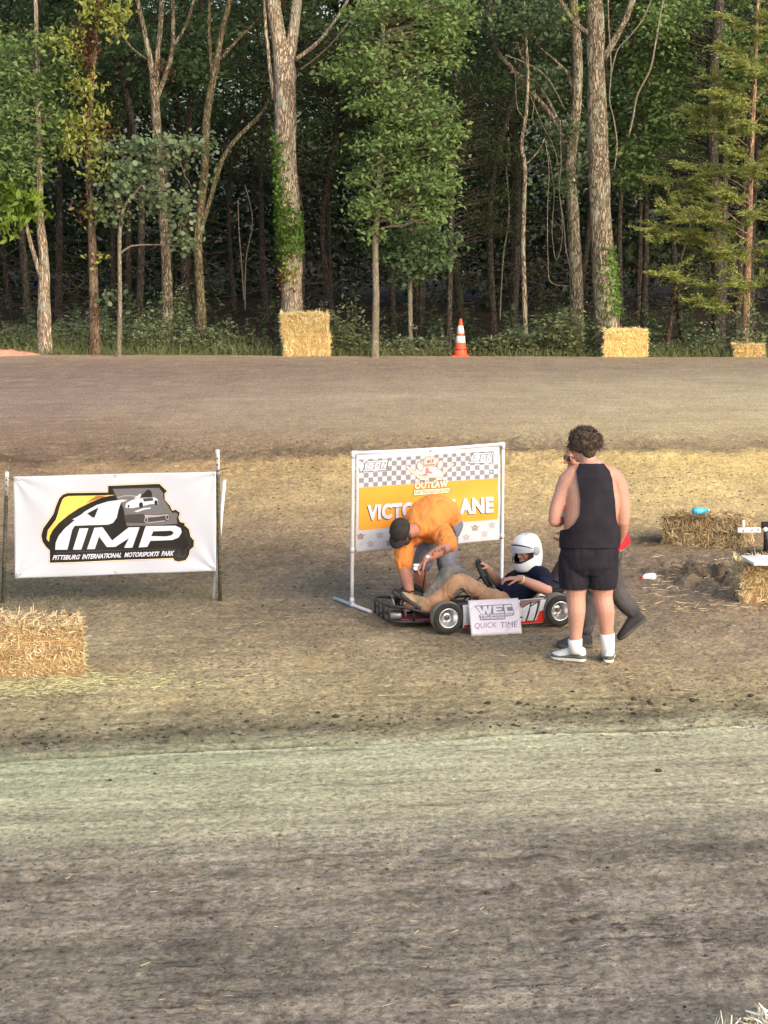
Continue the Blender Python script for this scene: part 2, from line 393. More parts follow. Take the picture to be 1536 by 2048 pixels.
for n in (n1, n2): nt.links.new(mp.outputs[0], n.inputs['Vector'])
c = mixcol(nt, 0.75, at_.outputs[0], ramp(nt, n1.outputs[0], [(0.36, (0.30,) * 3), (0.46, (0.85,) * 3), (0.56, (1.12,) * 3), (0.68, (1.75,) * 3)]), 'MULTIPLY')  # dark end of the noise paints the little shadows behind clods
c = mixcol(nt, 0.4, c, ramp(nt, n2.outputs[0], [(0.3, (0.7,) * 3), (0.7, (1.3,) * 3)]), 'MULTIPLY')
b = N(nt, 'BsdfPrincipled', Roughness=0.95); b.inputs['Specular IOR Level'].default_value = 0.15
nt.links.new(c, b.inputs[0])
bp = N(nt, 'Bump', Strength=1.0, Distance=0.03); nt.links.new(n1.outputs[0], bp.inputs['Height']); nt.links.new(bp.outputs[0], b.inputs['Normal'])
nt.links.new(b.outputs[0], out.inputs[0])
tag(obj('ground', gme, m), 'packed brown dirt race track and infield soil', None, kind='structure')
_xs, _yr = np.array(xs), np.array(yr)
def gz(x, y):
    X = np.atleast_1d(np.asarray(x, float)); Yv = np.atleast_1d(np.asarray(y, float))
    i = np.clip(np.searchsorted(_xs, X) - 1, 0, nxg - 2); j = np.clip(np.searchsorted(_yr, Yv) - 1, 0, nyg - 2)
    u = np.clip((X - _xs[i]) / (_xs[i + 1] - _xs[i]), 0, 1); v = np.clip((Yv - _yr[j]) / (_yr[j + 1] - _yr[j]), 0, 1)
    h = gh[j, i] * (1 - u) * (1 - v) + gh[j, i + 1] * u * (1 - v) + gh[j + 1, i] * (1 - u) * v + gh[j + 1, i + 1] * u * v
    return h if np.ndim(x) else float(h[0])

# red clay mound at the far left edge of the track
mb = MB(); c0 = gp(-30, 711)
ang = np.linspace(0, 2 * math.pi, 29)[:-1]; R_ = np.linspace(0, 1, 9)
V = []; 
for r in R_:
    for a in ang:
        x = c0[0] + 1.35 * r * math.cos(a); y = c0[1] + 0.3 + 0.6 * r * math.sin(a)
        V.append((x, y, -0.03 + 0.13 * (1 - r * r) * (1 + 0.5 * float(vnoise2(x * 5, y * 5, 3)))))
k = np.arange(28); k2 = (k + 1) % 28
mb.add(V, np.concatenate([np.stack([i * 28 + k, i * 28 + k2, (i + 1) * 28 + k2, (i + 1) * 28 + k], 1) for i in range(8)]))
tag(mb.build('clay_mound', pmat('red_clay', rgb(214, 150, 122), 0.95, 0.2, 8, 0.6, 30), None, True), 'low mound of salmon red clay at the far track edge', None, kind='structure')

# ---------------------------------------------------------------- scatter on the ground (nobody could count it)
RNG = np.random.default_rng(7)
def strands(pos, direc, length, width, rng, bend=0.25):
    """thin bent flat strands, 2 quads each; pos = root, direc = unit direction"""
    n = len(pos); d = direc / (np.linalg.norm(direc, axis=1)[:, None] + 1e-9)
    r = rng.normal(size=(n, 3)); s = np.cross(d, r); s /= np.linalg.norm(s, axis=1)[:, None] + 1e-9
    up = np.cross(s, d); L = np.broadcast_to(length, n)[:, None]; W = np.broadcast_to(width, n)[:, None]
    b = rng.uniform(-bend, bend, (n, 1)) * L
    p0, p1, p2 = pos, pos + d * L * 0.5 + up * b, pos + d * L + up * b * 0.3
    V = np.stack([p0 - s * W, p0 + s * W, p1 - s * W, p1 + s * W, p2 - s * W * .5, p2 + s * W * .5], 1).reshape(-1, 3)
    i = np.arange(n)[:, None] * 6
    return V, np.concatenate([i + np.array([[0, 1, 3, 2]]), i + np.array([[2, 3, 5, 4]])])
def flat_strands(xy, lmin, lmax, w, rng, lift=0.012):
    n = len(xy); a = rng.normal(0, 1.0, n); L = rng.uniform(lmin, lmax, n)
    z = gz(xy[:, 0], xy[:, 1]) + rng.uniform(0.002, lift, n)
    d = np.stack([np.cos(a), np.sin(a), rng.normal(0, 0.12, n)], 1)
    return strands(np.stack([xy[:, 0], xy[:, 1], z], 1), d, L, w, rng, 0.12)
def px_points(n, x0, x1, y0, y1, rng, dens=None):
    out = []
    while len(out) < n:
        px, py = rng.uniform(x0, x1), rng.uniform(y0, y1)
        if dens is None or rng.random() < dens(px, py): out.append(gp(px, py)[:2])
    return np.array(out)
straw_cols = [rgb(190, 170, 130), rgb(208, 192, 154), rgb(168, 144, 104), rgb(220, 206, 172)]
M_STRAWG = leafmat('loose_straw', straw_cols, 0.7, 0.15)
M_STRAWY = leafmat('green_straw', [rgb(206, 202, 150), rgb(190, 184, 132), rgb(222, 218, 176)], 0.7, 0.15)
A = []
A.append((px_points(420, -100, 1600, 1230, 1420, RNG, lambda x, y: 0.3 + 0.7 * (vnoise2(x / 90, y / 14, 3) > 0.1)), 0.02, 0.09, 0.0018))
A.append((px_points(520, 1280, 1600, 1090, 1225, RNG, lambda x, y: 1.0 if y > 1150 or x > 1440 else 0.25), 0.03, 0.14, 0.0022))
A.append((px_points(150, -50, 1600, 1680, 2048, RNG), 0.02, 0.07, 0.0012))
A.append((px_points(420, 450, 1600, 915, 1000, RNG), 0.03, 0.08, 0.003))
mb = MB()
for xy, a, b_, w in A: mb.add(*flat_strands(xy, a, b_, w, RNG))
tag(mb.build('loose_straw', M_STRAWG), 'pale loose straw strewn over the infield dirt', 'straw', kind='stuff')
mb = MB()
xy = px_points(2400, -120, 560, 1340, 1402, RNG, lambda x, y: math.exp(-((y - 1370 + 0.02 * x) / (12 + 6 * (x < 200))) ** 2) * max(.06, 1 - max(0, x - 120) / 300) * (.35 + .65 * (vnoise2(x / 40, y / 8, 4) > -.15)))
mb.add(*flat_strands(xy, 0.02, 0.08, 0.0018, RNG, 0.012))
tag(mb.build('spilled_straw', M_STRAWY), 'yellow green straw spilled in front of the near bale', 'straw', kind='stuff')
# clods
clod = MB()
def add_clod(x, y, r, rng):
    V = []; 
    for t in (-0.6, 0.2, 0.8):
        for k in range(6):
            a = k * math.pi / 3 + rng.uniform(-.3, .3); q = math.sqrt(max(0.05, 1 - t * t)) * rng.uniform(.7, 1.2)
            V.append((x + r * 1.3 * q * math.cos(a), y + r * q * math.sin(a), gz(x, y) + r * 0.7 * (t + 0.45)))
    V.append((x, y, gz(x, y) + r * 1.1)); k = np.arange(6); k2 = (k + 1) % 6
    b = clod.n
    clod.add(V, np.concatenate([np.stack([i * 6 + k, i * 6 + k2, (i + 1) * 6 + k2, (i + 1) * 6 + k], 1) for i in (0, 1)]))
    clod.f[3].append(b + np.stack([12 + k, 12 + k2, np.full(6, 18)], 1))
for i in range(230):
    px = RNG.uniform(-80, 1620); lat = (px - 768) / 768
    py = RNG.normal(1447, 13) - 40 * lat
    q = gp(px, py); add_clod(q[0], q[1], abs(RNG.normal(0, 0.006)) + 0.0035, RNG)
for px, py, r in ((672, 1440, .024), (976, 1409, .022), (400, 1460, .016), (240, 1464, .016), (85, 1441, .015), (1267, 1400, .02), (1300, 1410, .022), (1385, 1401, .02), (1344, 1382, .014), (1500, 1393, .02), (50, 1486, .018), (325, 1462, .014), (1145, 1383, .014), (1316, 1543, .02), (495, 1448, .018), (975, 1789, .016), (220, 1562, .012), (310, 1548, .011)):
    q = gp(px, py); add_clod(q[0], q[1], r, RNG)
for i in range(260):
    q = gp(RNG.uniform(-60, 1600), RNG.uniform(875, 1230)); add_clod(q[0], q[1], RNG.uniform(0.004, 0.013), RNG)
for i in range(50):
    q = gp(RNG.uniform(-60, 1600), RNG.uniform(1690, 2060)); add_clod(q[0], q[1], RNG.uniform(0.004, 0.011), RNG)
tag(clod.build('dirt_clods', pmat('clod', rgb(62, 56, 46), 1.0, 0.35, 30, 0.5, 80)), 'small dark clods of dirt thrown up along the track edge', 'dirt', kind='stuff')
# crumbs of soil everywhere, too many to count
def crumbs(xy, rmin, rmax, rng):
    n = len(xy); r = rng.uniform(rmin, rmax, n) * rng.uniform(.6, 1.2, n); z = gz(xy[:, 0], xy[:, 1]) + r * .15; a = rng.uniform(0, 6.28, n)
    c = np.stack([xy[:, 0], xy[:, 1], z], 1); V = []
    for k in range(4):
        q = a + k * math.pi / 2 + rng.normal(0, .25, n); s = r * rng.uniform(.7, 1.5, n); V.append(c + np.stack([np.cos(q) * s * 1.3, np.sin(q) * s, rng.uniform(-.2, .2, n) * r], 1))
    V.append(c + np.stack([rng.normal(0, .2, n) * r, rng.normal(0, .2, n) * r, r * rng.uniform(.6, 1.1, n)], 1)); V = np.stack(V, 1).reshape(-1, 3); i = np.arange(n)[:, None] * 5
    return V, np.concatenate([i + np.array([[k, (k + 1) % 4, 4]]) for k in range(4)])
def px_fast(n, x0, x1, y0, y1, rng, sx=160., sy=30., cut=-.2):
    px, py = rng.uniform(x0, x1, n * 3), rng.uniform(y0, y1, n * 3); k = (vnoise2(px / sx, py / sy, 31) > cut); px, py = px[k][:n], py[k][:n]
    dx, dy = (px - CX) / F_PX, (CY - py) / F_PX; dz = -SP + dy * CP; t_ = -CAM_H / dz; return np.stack([dx * t_, (CP + dy * SP) * t_], 1)
for nm, lab, rg, cols in (('near_crumbs', 'loose crumbs of grey soil on the near track', [(3200, 1660, 2070, .003, .009), (500, 1490, 1660, .002, .005)], [rgb(84, 78, 70), rgb(104, 97, 88), rgb(118, 111, 100), rgb(66, 60, 54)]),
                          ('infield_crumbs', 'loose crumbs of brown soil over the infield', [(4200, 1010, 1400, .004, .013), (1300, 870, 1010, .006, .018), (1300, 1400, 1480, .004, .012)], [rgb(106, 92, 76), rgb(132, 117, 95), rgb(86, 74, 61), rgb(148, 131, 105)])):
    mb = MB()
    for n_, y0, y1, r0, r1 in rg: mb.add(*crumbs(px_fast(n_, -120, 1650, y0, y1, RNG), r0, r1, RNG))
    tag(mb.build(nm, leafmat(nm, cols, .95, .0)), lab, 'soil', kind='stuff')
# short grey-green grass below the park banner, dry grass on the tan verge
def blades(xy, h0, h1, w, rng, lean=0.5):
    n = len(xy); z = gz(xy[:, 0], xy[:, 1]) - 0.003
    d = np.stack([rng.normal(0, lean, n), rng.normal(0, lean, n), np.ones(n)], 1)
    return strands(np.stack([xy[:, 0], xy[:, 1], z], 1), d, rng.uniform(h0, h1, n), w, rng, 0.3)
mb = MB(); xy = px_points(5200, -150, 520, 1105, 1250, RNG, lambda x, y: max(0.0, math.exp(-((y - 1185) / 34) ** 2) * (0.25 + 0.9 * (vnoise2(x / 30, y / 9, 8) > -0.1)) * (1 if x < 430 else 0.3)))
mb.add(*blades(xy, 0.012, 0.045, 0.0016, RNG, 0.9))
tag(mb.build('sparse_grass', leafmat('sparse_grass', [rgb(120, 116, 86), rgb(98, 100, 68), rgb(146, 136, 104), rgb(84, 86, 58)], 0.7, 0.15)), 'thin trampled grass under the white park banner', 'grass', kind='stuff')
mb = MB(); xy = px_points(6500, -60, 1620, 908, 1040, RNG, lambda x, y: (0.08 + 0.92 * max(0, x - 300) / 1236) * math.exp(-((y - 945) / 45) ** 2))
mb.add(*blades(xy, 0.012, 0.04, 0.0035, RNG, 1.4))
tag(mb.build('dry_grass', leafmat('dry_grass', [rgb(200, 172, 116), rgb(176, 148, 98), rgb(216, 192, 136), rgb(150, 126, 88)], 0.8, 0.15)), 'dry straw coloured verge grass below the far track', 'grass', kind='stuff')

# ================================================================ WOODS
def leaf_quads(cen, size, rng, droop=0.3, aspect=0.55, axis=None, up=0.6, round_=False):
    """one folded leaf per centre; returns verts, faces"""
    n = len(cen)
    a = rng.normal(size=(n, 3)); a[:, 2] = a[:, 2] * 0.5 - droop
    if axis is not None: a = a * 0.45 + axis
    a /= np.linalg.norm(a, axis=1)[:, None] + 1e-9
    nrm = rng.normal(size=(n, 3)) + np.array([0.12, -0.35, up]) * 1.6
    s = np.cross(a, nrm); s /= np.linalg.norm(s, axis=1)[:, None] + 1e-9
    nn = np.cross(s, a)
    L = (size * rng.uniform(0.6, 1.3, n))[:, None]; W = L * aspect * 0.5
    b = cen - a * L * 0.5
    if round_:
        V = np.stack([b, b + a * L * .3 + s * W * 1.0 + nn * L * .05, b + a * L * .75 + s * W * .8 + nn * L * .05, b + a * L, b + a * L * .75 - s * W * .8 + nn * L * .05, b + a * L * .3 - s * W + nn * L * .05], 1).reshape(-1, 3)
        i = np.arange(n)[:, None] * 6
        return V, np.concatenate([i + np.array([[0, 1, 2, 3]]), i + np.array([[0, 3, 4, 5]])])
    V = np.stack([b, b + a * L * .45 + s * W + nn * L * .1, b + a * L - nn * L * .08, b + a * L * .45 - s * W + nn * L * .1], 1).reshape(-1, 3)
    return V, np.arange(n * 4).reshape(n, 4)
def clusters(blobs, rng, dens, spread=0.2, flat=0.6):
    """blobs: (centre3, radii3, n_leaves). Returns leaf centres and the cluster cores"""
    L, C = [], []
    for c, r, n in blobs:
        k = max(3, int(n / dens)); u = rng.normal(size=(k, 3)); u /= np.linalg.norm(u, axis=1)[:, None]
        core = np.array(c) + u * (rng.uniform(0.25, 1.0, k) ** 0.6)[:, None] * np.array(r)
        w = rng.uniform(0.3, 1.7, k); w /= w.sum()
        pick = rng.choice(k, n, p=w)
        L.append(core[pick] + rng.normal(size=(n, 3)) * np.array([spread, spread, spread * flat])); C.append(core)
    return np.concatenate(L), np.concatenate(C)
def curve_pts(a, b, n, sag, rng, jit=0.06):
    a, b = np.array(a, float), np.array(b, float); t = np.linspace(0, 1, n)[:, None]
    d = np.linalg.norm(b - a); p = a + (b - a) * t
    p[:, 2] += sag * d * np.sin(t[:, 0] * math.pi)
    p[1:-1] += rng.normal(0, jit * d / n, (n - 2, 3)); return p
def polyline(pts, step):
    """Catmull-Rom resample of (point, radius)"""
    p = np.array([q[0] for q in pts], float); r = np.array([q[1] for q in pts], float)
    out, rad = [], []
    for i in range(len(p) - 1):
        p0, p1, p2, p3 = p[max(0, i - 1)], p[i], p[i + 1], p[min(len(p) - 1, i + 2)]
        n = max(2, int(np.linalg.norm(p2 - p1) / step))
        for k in range(n):
            t = k / n
            out.append(0.5 * ((2 * p1) + (-p0 + p2) * t + (2 * p0 - 5 * p1 + 4 * p2 - p3) * t * t + (-p0 + 3 * p1 - 3 * p2 + p3) * t ** 3))
            rad.append(r[i] + (r[i + 1] - r[i]) * t)
    out.append(p[-1]); rad.append(r[-1]); return np.array(out), np.array(rad)

G1 = lambda r, g, b: tuple(np.array((r, g, b)))
M_OAK = leafmat('oak_leaf', [(0.090, 0.149, 0.042), (0.141, 0.224, 0.063), (0.193, 0.270, 0.088), (0.119, 0.189, 0.057), (0.245, 0.284, 0.105)])
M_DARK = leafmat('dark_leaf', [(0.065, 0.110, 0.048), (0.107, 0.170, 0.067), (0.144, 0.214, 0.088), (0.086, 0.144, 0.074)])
M_BLUE = leafmat('redbud_leaf', [(0.103, 0.163, 0.078), (0.165, 0.227, 0.111), (0.234, 0.286, 0.156), (0.124, 0.182, 0.072)])
M_BRIGHT = leafmat('bright_leaf', [(0.24, 0.36, 0.045), (0.32, 0.44, 0.07), (0.18, 0.30, 0.04), (0.40, 0.48, 0.10)], 0.5, 0.45)
M_YELLOW = leafmat('vine_leaf', [(0.26, 0.31, 0.06), (0.38, 0.40, 0.09), (0.18, 0.24, 0.05), (0.44, 0.40, 0.11), (0.22, 0.29, 0.06)], 0.5, 0.4)
M_CEDAR = leafmat('cedar_needle', [(0.138, 0.169, 0.039), (0.220, 0.254, 0.058), (0.303, 0.325, 0.085), (0.110, 0.143, 0.036)], 0.6, 0.25)
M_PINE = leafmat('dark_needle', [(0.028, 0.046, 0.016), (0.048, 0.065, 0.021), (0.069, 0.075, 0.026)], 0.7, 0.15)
M_IVY = leafmat('ivy_leaf', [(0.10, 0.20, 0.03), (0.16, 0.28, 0.05), (0.07, 0.15, 0.025), (0.21, 0.31, 0.06)])
M_RUST = leafmat('dead_leaf', [(0.16, 0.07, 0.035), (0.10, 0.05, 0.028), (0.2, 0.10, 0.05)])
B_PALE = barkmat('pale_bark', rgb(206, 186, 160), rgb(120, 104, 86), 1.0, rgb(168, 166, 148))
B_GREY = barkmat('grey_bark', rgb(172, 158, 134), rgb(88, 76, 62), 1.1, rgb(160, 160, 138))
B_BROWN = barkmat('brown_bark', rgb(152, 126, 106), rgb(80, 64, 52), 1.6, rgb(140, 126, 104))
B_MOSS = barkmat('mossy_bark', rgb(138, 124, 100), rgb(74, 64, 48), 1.5, rgb(110, 112, 74))
B_SMOOTH = barkmat('smooth_bark', rgb(184, 170, 148), rgb(140, 126, 106), 2.5, rgb(150, 148, 120))
B_CEDAR = barkmat('cedar_bark', rgb(204, 170, 142), rgb(140, 108, 84), 2.2)
B_DARK = barkmat('dark_bark', rgb(112, 104, 92), rgb(62, 56, 50), 1.8)

def pw(px, py, Y, wpx=None):
    p = P(px, py, Y)
    return p if wpx is None else (p, wpx * 0.5 * Y / F_PX)
def blob(px, py, rx, ry, Y, rd, n):
    s = Y / F_PX; return (P(px, py, Y), (rx * s, rd, ry * s), n)
TREES = []
def tree(name, label, Y, stems, bark, blobs=(), leaf=M_OAK, lsize=0.13, dens=26, spread=0.22, flat=0.55, twig=True, group='trees along the edge of the woods',
         droop=0.35, aspect=0.55, round_=False, seed=1, extra=(), top=None, base_flare=1.25, seg=14, up=0.6):
    """stems: list of lists of (px, py, width_px) from base up, at depth Y (optionally a 4th value: depth offset)"""
    rng = np.random.default_rng(seed)
    b0 = stems[0][0]; base = P(b0[0], b0[1], Y); bz = gz(base[0], Y)
    t = thing(name, label, 'tree', (base[0], Y, bz), 0, group)
    tips = []; all_p = []; all_r = []
    for si, st in enumerate(stems):
        pts = [pw(q[0], q[1], Y + (q[3] if len(q) > 3 else 0), q[2]) for q in st]
        if si == 0:
            p0, r0 = pts[0]
            root = np.array([p0[0], p0[1], bz - 0.1])
            pts = [(root, r0 * base_flare * 1.1), (np.array([p0[0], p0[1], bz + 0.12]), r0 * base_flare)] + ([(p0, r0)] if p0[2] > bz + 0.3 else []) + pts[1:]
        p, r = polyline(pts, 0.16)
        mb = MB(); mb.tube(p, r, seg if si == 0 else max(7, seg - 4), wob=0.10, seed=seed * 7 + si)
        mb.build('trunk' if si == 0 else 'limb', bark, t, True)
        all_p.append(p); all_r.append(r)
        if st[-1][1] < 0: tips.append((p[-1], r[-1]))
    AP = np.concatenate(all_p); AR = np.concatenate(all_r)
    bl = list(blobs)
    tb = []
    if top is not None:                                   # the crown carries on above the frame
        for tip, r in tips:
            for k in range(top):
                c = tip + np.array([rng.normal(0, 1.1), rng.normal(0.2, 1.1), 0.6 + 2.2 * rng.random()])
                tb.append((c, (1.0, 1.0, 0.7), 420))
    if bl or tb:
        cen, core = clusters([(c, r, int(n * 1.5)) for c, r, n in bl] + tb, rng, dens * 1.4, spread, flat)
        V, Fq = leaf_quads(cen, lsize, rng, droop, aspect, round_=round_, up=up)
        obj('crown', fast_mesh('crown', V, Fq), leaf, t)
        if twig:
            mb = MB()
            for c in core:
                d = AP - c; d[:, 2] += 0.25 * np.linalg.norm(d[:, :2], axis=1)   # attach lower down
                i = int(np.argmin(np.linalg.norm(d, axis=1)))
                L = np.linalg.norm(AP[i] - c); r0 = min(AR[i] * 0.6, 0.006 + 0.009 * L)
                mb.tube(curve_pts(AP[i], c, 6, 0.02, rng, .12), np.linspace(r0, 0.004, 6), 5, cap=False)
            if mb.n: mb.build('branches', bark, t, True)
    for kind, arg in extra:
        if kind == 'ivy':
            for (py0, py1, side, n, mt, sz) in arg:
                q = AP[(proj(AP)[1] > py0) & (proj(AP)[1] < py1)][:]; qi = rng.choice(len(q), n)
                rr = AR[(proj(AP)[1] > py0) & (proj(AP)[1] < py1)][qi]
                a = np.radians(rng.normal(side, 42, n))
                cen = q[qi] + np.stack([np.cos(a) * rr * 1.06, np.sin(a) * rr * 1.06, rng.uniform(-.1, .1, n)], 1) + rng.normal(0, 0.035, (n, 3))
                V, Fq = leaf_quads(cen, sz, rng, 0.7, 0.75, up=0.1)
                obj('ivy', fast_mesh('ivy', V, Fq), mt, t)
        elif kind == 'leaves':
            for bs, mt, sz, nm in arg:
                cen, _ = clusters(bs, rng, 14, 0.13, 0.8)
                V, Fq = leaf_quads(cen, sz, rng, 0.8, 0.5)
                obj(nm, fast_mesh(nm, V, Fq), mt, t)
    TREES.append(t); return t

tree('tree', 'pale flaking twin-stemmed tree with bright lime leaves at the left edge', 47.2,
     [[(90, 703, 27), (88, 600, 24), (88, 520, 20), (80, 430, 15), (78, 300, 12), (74, 120, 9), (70, -60, 7)], [(84, 560, 12), (62, 490, 9), (48, 440, 7), (10, 400, 6), (-60, 330, 5)]],
     B_PALE, [blob(58, 230, 80, 90, 47.2, 1.0, 1500), blob(30, 330, 60, 50, 47.2, .8, 700), blob(80, 130, 80, 60, 47.2, 1, 800)], M_OAK, 0.14, seed=3, top=2, aspect=0.42,
     extra=[('leaves', [([blob(30, 390, 45, 30, 46.9, .4, 190), blob(60, 425, 40, 24, 46.9, .4, 120), blob(5, 430, 40, 30, 46.9, .4, 150)], M_BRIGHT, 0.20, 'bright_leaves')])])
tree('tree', 'red brown trunk wrapped in yellow vine leaves, left of the redbud', 47.0,
     [[(190, 706, 21), (187, 560, 18), (182, 430, 15), (176, 300, 14), (182, 160, 15), (190, 60, 16), (196, -80, 14), (200, -220, 10)]],
     B_BROWN, [], seed=4, top=2, leaf=M_OAK,
     extra=[('leaves', [([blob(205, 20, 50, 35, 46.8, .5, 330), blob(130, 85, 40, 40, 46.8, .5, 240), blob(160, 175, 35, 50, 46.8, .4, 220), blob(178, 250, 45, 35, 46.8, .4, 260), blob(135, 290, 35, 25, 46.8, .4, 140), blob(200, 330, 40, 40, 46.8, .5, 220), blob(225, 60, 30, 30, 46.8, .5, 120), blob(185, 420, 30, 30, 46.8, .3, 70), blob(190, 520, 28, 18, 46.8, .3, 24)], M_YELLOW, 0.13, 'vine_leaves'),
                        ([blob(175, 85, 18, 50, 46.9, .2, 260), blob(212, 260, 18, 40, 46.8, .2, 90), blob(165, 420, 14, 30, 46.9, .2, 60), blob(190, 20, 18, 30, 46.9, .2, 150)], M_RUST, 0.10, 'dead_vine_leaves')]),
            ('ivy', [(0, 330, 200, 500, M_RUST, .09)])])
tree('tree', 'slim redbud sapling with round bluish leaves and a forked stem', 46.4,
     [[(238, 711, 9.5), (240, 600, 8.5), (239, 480, 8), (246, 420, 7), (262, 395, 5), (310, 340, 4), (372, 290, 2.5)], [(246, 420, 5), (238, 375, 3), (246, 310, 2)], [(240, 510, 5), (262, 492, 4), (320, 490, 2), (385, 495, 1.5)], [(240, 440, 3), (225, 400, 2), (205, 360, 1.5)]],
     B_SMOOTH, [blob(345, 280, 75, 26, 46.4, .5, 190), blob(262, 305, 45, 28, 46.4, .5, 130), blob(310, 345, 75, 30, 46.4, .6, 190), blob(250, 365, 60, 34, 46.4, .6, 170), blob(330, 400, 70, 32, 46.4, .6, 190), blob(225, 430, 40, 40, 46.4, .5, 90), blob(370, 450, 45, 25, 46.4, .5, 80), blob(375, 487, 34, 12, 46.4, .4, 60), blob(410, 290, 20, 20, 46.4, .4, 50), blob(230, 585, 20, 25, 46.4, .3, 24)],
     M_BLUE, 0.105, 16, 0.16, round_=True, aspect=0.9, seed=5, seg=8, base_flare=1.05)
tree('tree', 'mottled grey trunk forking high into four limbs', 48.6,
     [[(334, 690, 22), (334, 560, 20), (325, 420, 18), (316, 300, 17), (309, 190, 18), (302, 130, 12), (288, 60, 10), (268, -40, 9), (258, -200, 6)], [(310, 190, 13), (314, 120, 11), (322, 30, 10), (326, -140, 7)], [(312, 200, 11), (336, 135, 9), (346, 80, 8), (344, -60, 7)], [(344, 95, 7), (372, 50, 6), (395, -30, 5)], [(296, 120, 4), (262, 95, 3.5), (240, 60, 3)]],
     B_GREY, [], seed=6, top=2, extra=[('leaves', [([blob(322, 140, 12, 14, 48.5, .15, 90)], M_RUST, .08, 'squirrel_nest')])])
tree('tree', 'mossy brown trunk with a long limb curving out to the big pale tree', 47.8,
     [[(402, 698, 21), (401, 600, 19), (396, 480, 18), (408, 350, 16), (414, 230, 16), (432, 130, 14), (444, 60, 12), (462, -20, 11), (470, -180, 7)], [(398, 470, 11), (420, 400, 10), (444, 320, 10), (480, 270, 9), (522, 228, 8), (548, 175, 7), (556, 90, 6), (560, -60, 5)], [(424, 150, 8), (418, 60, 7), (420, -60, 6)], [(440, 120, 7), (475, 80, 6), (520, 35, 5), (560, -20, 4)]],
     B_MOSS, [], seed=7, top=2, extra=[('leaves', [([blob(420, 290, 25, 22, 47.6, .3, 40), blob(425, 340, 18, 25, 47.6, .3, 30)], M_BLUE, .12, 'sprout_leaves')])])
tree('tree', 'big pale trunk with ivy up its side behind the stacked bales', 47.4,
     [[(584, 700, 43), (584, 600, 41), (579, 450, 44), (573, 330, 42), (570, 220, 42), (569, 150, 46), (560, 90, 30), (548, 20, 28), (536, -80, 24), (520, -220, 16)], [(572, 150, 28), (583, 90, 23), (592, 20, 20), (604, -60, 17), (622, -200, 11)], [(548, 200, 8), (538, 120, 7), (530, 30, 6), (528, -60, 5)], [(590, 120, 9), (640, 80, 7), (690, 10, 6), (720, -60, 5)]],
     B_PALE, [], seed=8, top=2, seg=22, base_flare=1.12,
     extra=[('ivy', [(265, 470, 205, 1100, M_IVY, .085), (400, 520, 250, 800, M_IVY, .085), (430, 500, 330, 300, M_IVY, .08), (470, 580, 215, 200, M_RUST, .08), (500, 570, 235, 140, M_YELLOW, .10)])])
tree('tree', 'slender grey oak with a full green crown at the track lip', 46.2,
     [[(750, 711, 14), (752, 600, 13), (751, 490, 12), (757, 380, 10), (762, 250, 9), (766, 100, 8), (768, -60, 6)]],
     B_SMOOTH, [blob(800, 40, 115, 55, 46.3, 1.1, 1500), blob(700, 150, 60, 30, 46.2, .6, 380), blob(770, 130, 90, 50, 46.2, 1.0, 900), blob(880, 90, 75, 60, 46.4, .9, 900), blob(790, 210, 100, 48, 46.2, .9, 1000), blob(865, 240, 70, 40, 46.3, .8, 600), blob(900, 270, 45, 25, 46.3, .6, 250), blob(775, 290, 70, 45, 46.2, .8, 600), blob(850, 320, 60, 45, 46.2, .8, 500), blob(770, 350, 75, 40, 46.2, .8, 700), blob(840, 380, 75, 45, 46.2, .8, 700), blob(750, 415, 55, 32, 46.2, .6, 380), blob(870, 425, 40, 30, 46.2, .5, 260), blob(755, 465, 16, 16, 46.2, .3, 70), blob(880, 20, 70, 45, 46.4, .9, 500)],
     M_OAK, 0.125, 22, 0.17, seed=9, seg=10, base_flare=1.2, top=2, aspect=0.5,
     extra=[('leaves', [([blob(825, 240, 70, 60, 46.0, .5, 16), blob(760, 370, 60, 30, 46.0, .4, 7)], M_RUST, .12, 'russet_leaves')])])
tree('tree', 'thin shaded sapling with dark drooping leaves beside the slender oak', 47.6,
     [[(821, 690, 9), (820, 580, 9), (822, 450, 8), (830, 300, 6), (838, 120, 5)]], B_SMOOTH,
     [blob(830, 470, 70, 26, 47.6, .6, 420), blob(800, 500, 62, 28, 47.6, .6, 420), blob(850, 530, 45, 20, 47.6, .5, 240), blob(870, 490, 40, 25, 47.6, .5, 200), blob(815, 550, 26, 14, 47.6, .3, 80)], M_DARK, 0.14, seed=10, seg=8)
tree('tree', 'straight reddish trunk of a dark needled cedar behind the cone', 49.0,
     [[(898, 680, 12), (900, 560, 11), (903, 420, 10), (908, 250, 9), (915, 60, 7), (920, -120, 5)]], B_DARK,
     [blob(960, 300, 80, 60, 49.4, 1.2, 1500), blob(990, 420, 70, 60, 49.6, 1.2, 1300), blob(930, 200, 70, 60, 49.4, 1.2, 1100), blob(1000, 200, 60, 70, 49.6, 1.2, 1000)], M_PINE, 0.10, 40, 0.28, 0.3, seed=11, seg=8, top=2, aspect=0.25)
tree('tree', 'thin crooked lichen-spotted trunk in the dark gap', 47.6,
     [[(1052, 690, 12), (1049, 600, 10), (1046, 480, 9), (1050, 340, 9), (1043, 290, 8), (1052, 230, 7), (1056, 150, 6), (1050, 40, 5), (1048, -80, 4)], [(1050, 330, 4), (1075, 305, 3), (1090, 275, 2)]], B_GREY,
     [blob(1050, 40, 45, 40, 47.6, .7, 300)], M_DARK, 0.13, seed=12, seg=8, top=2)
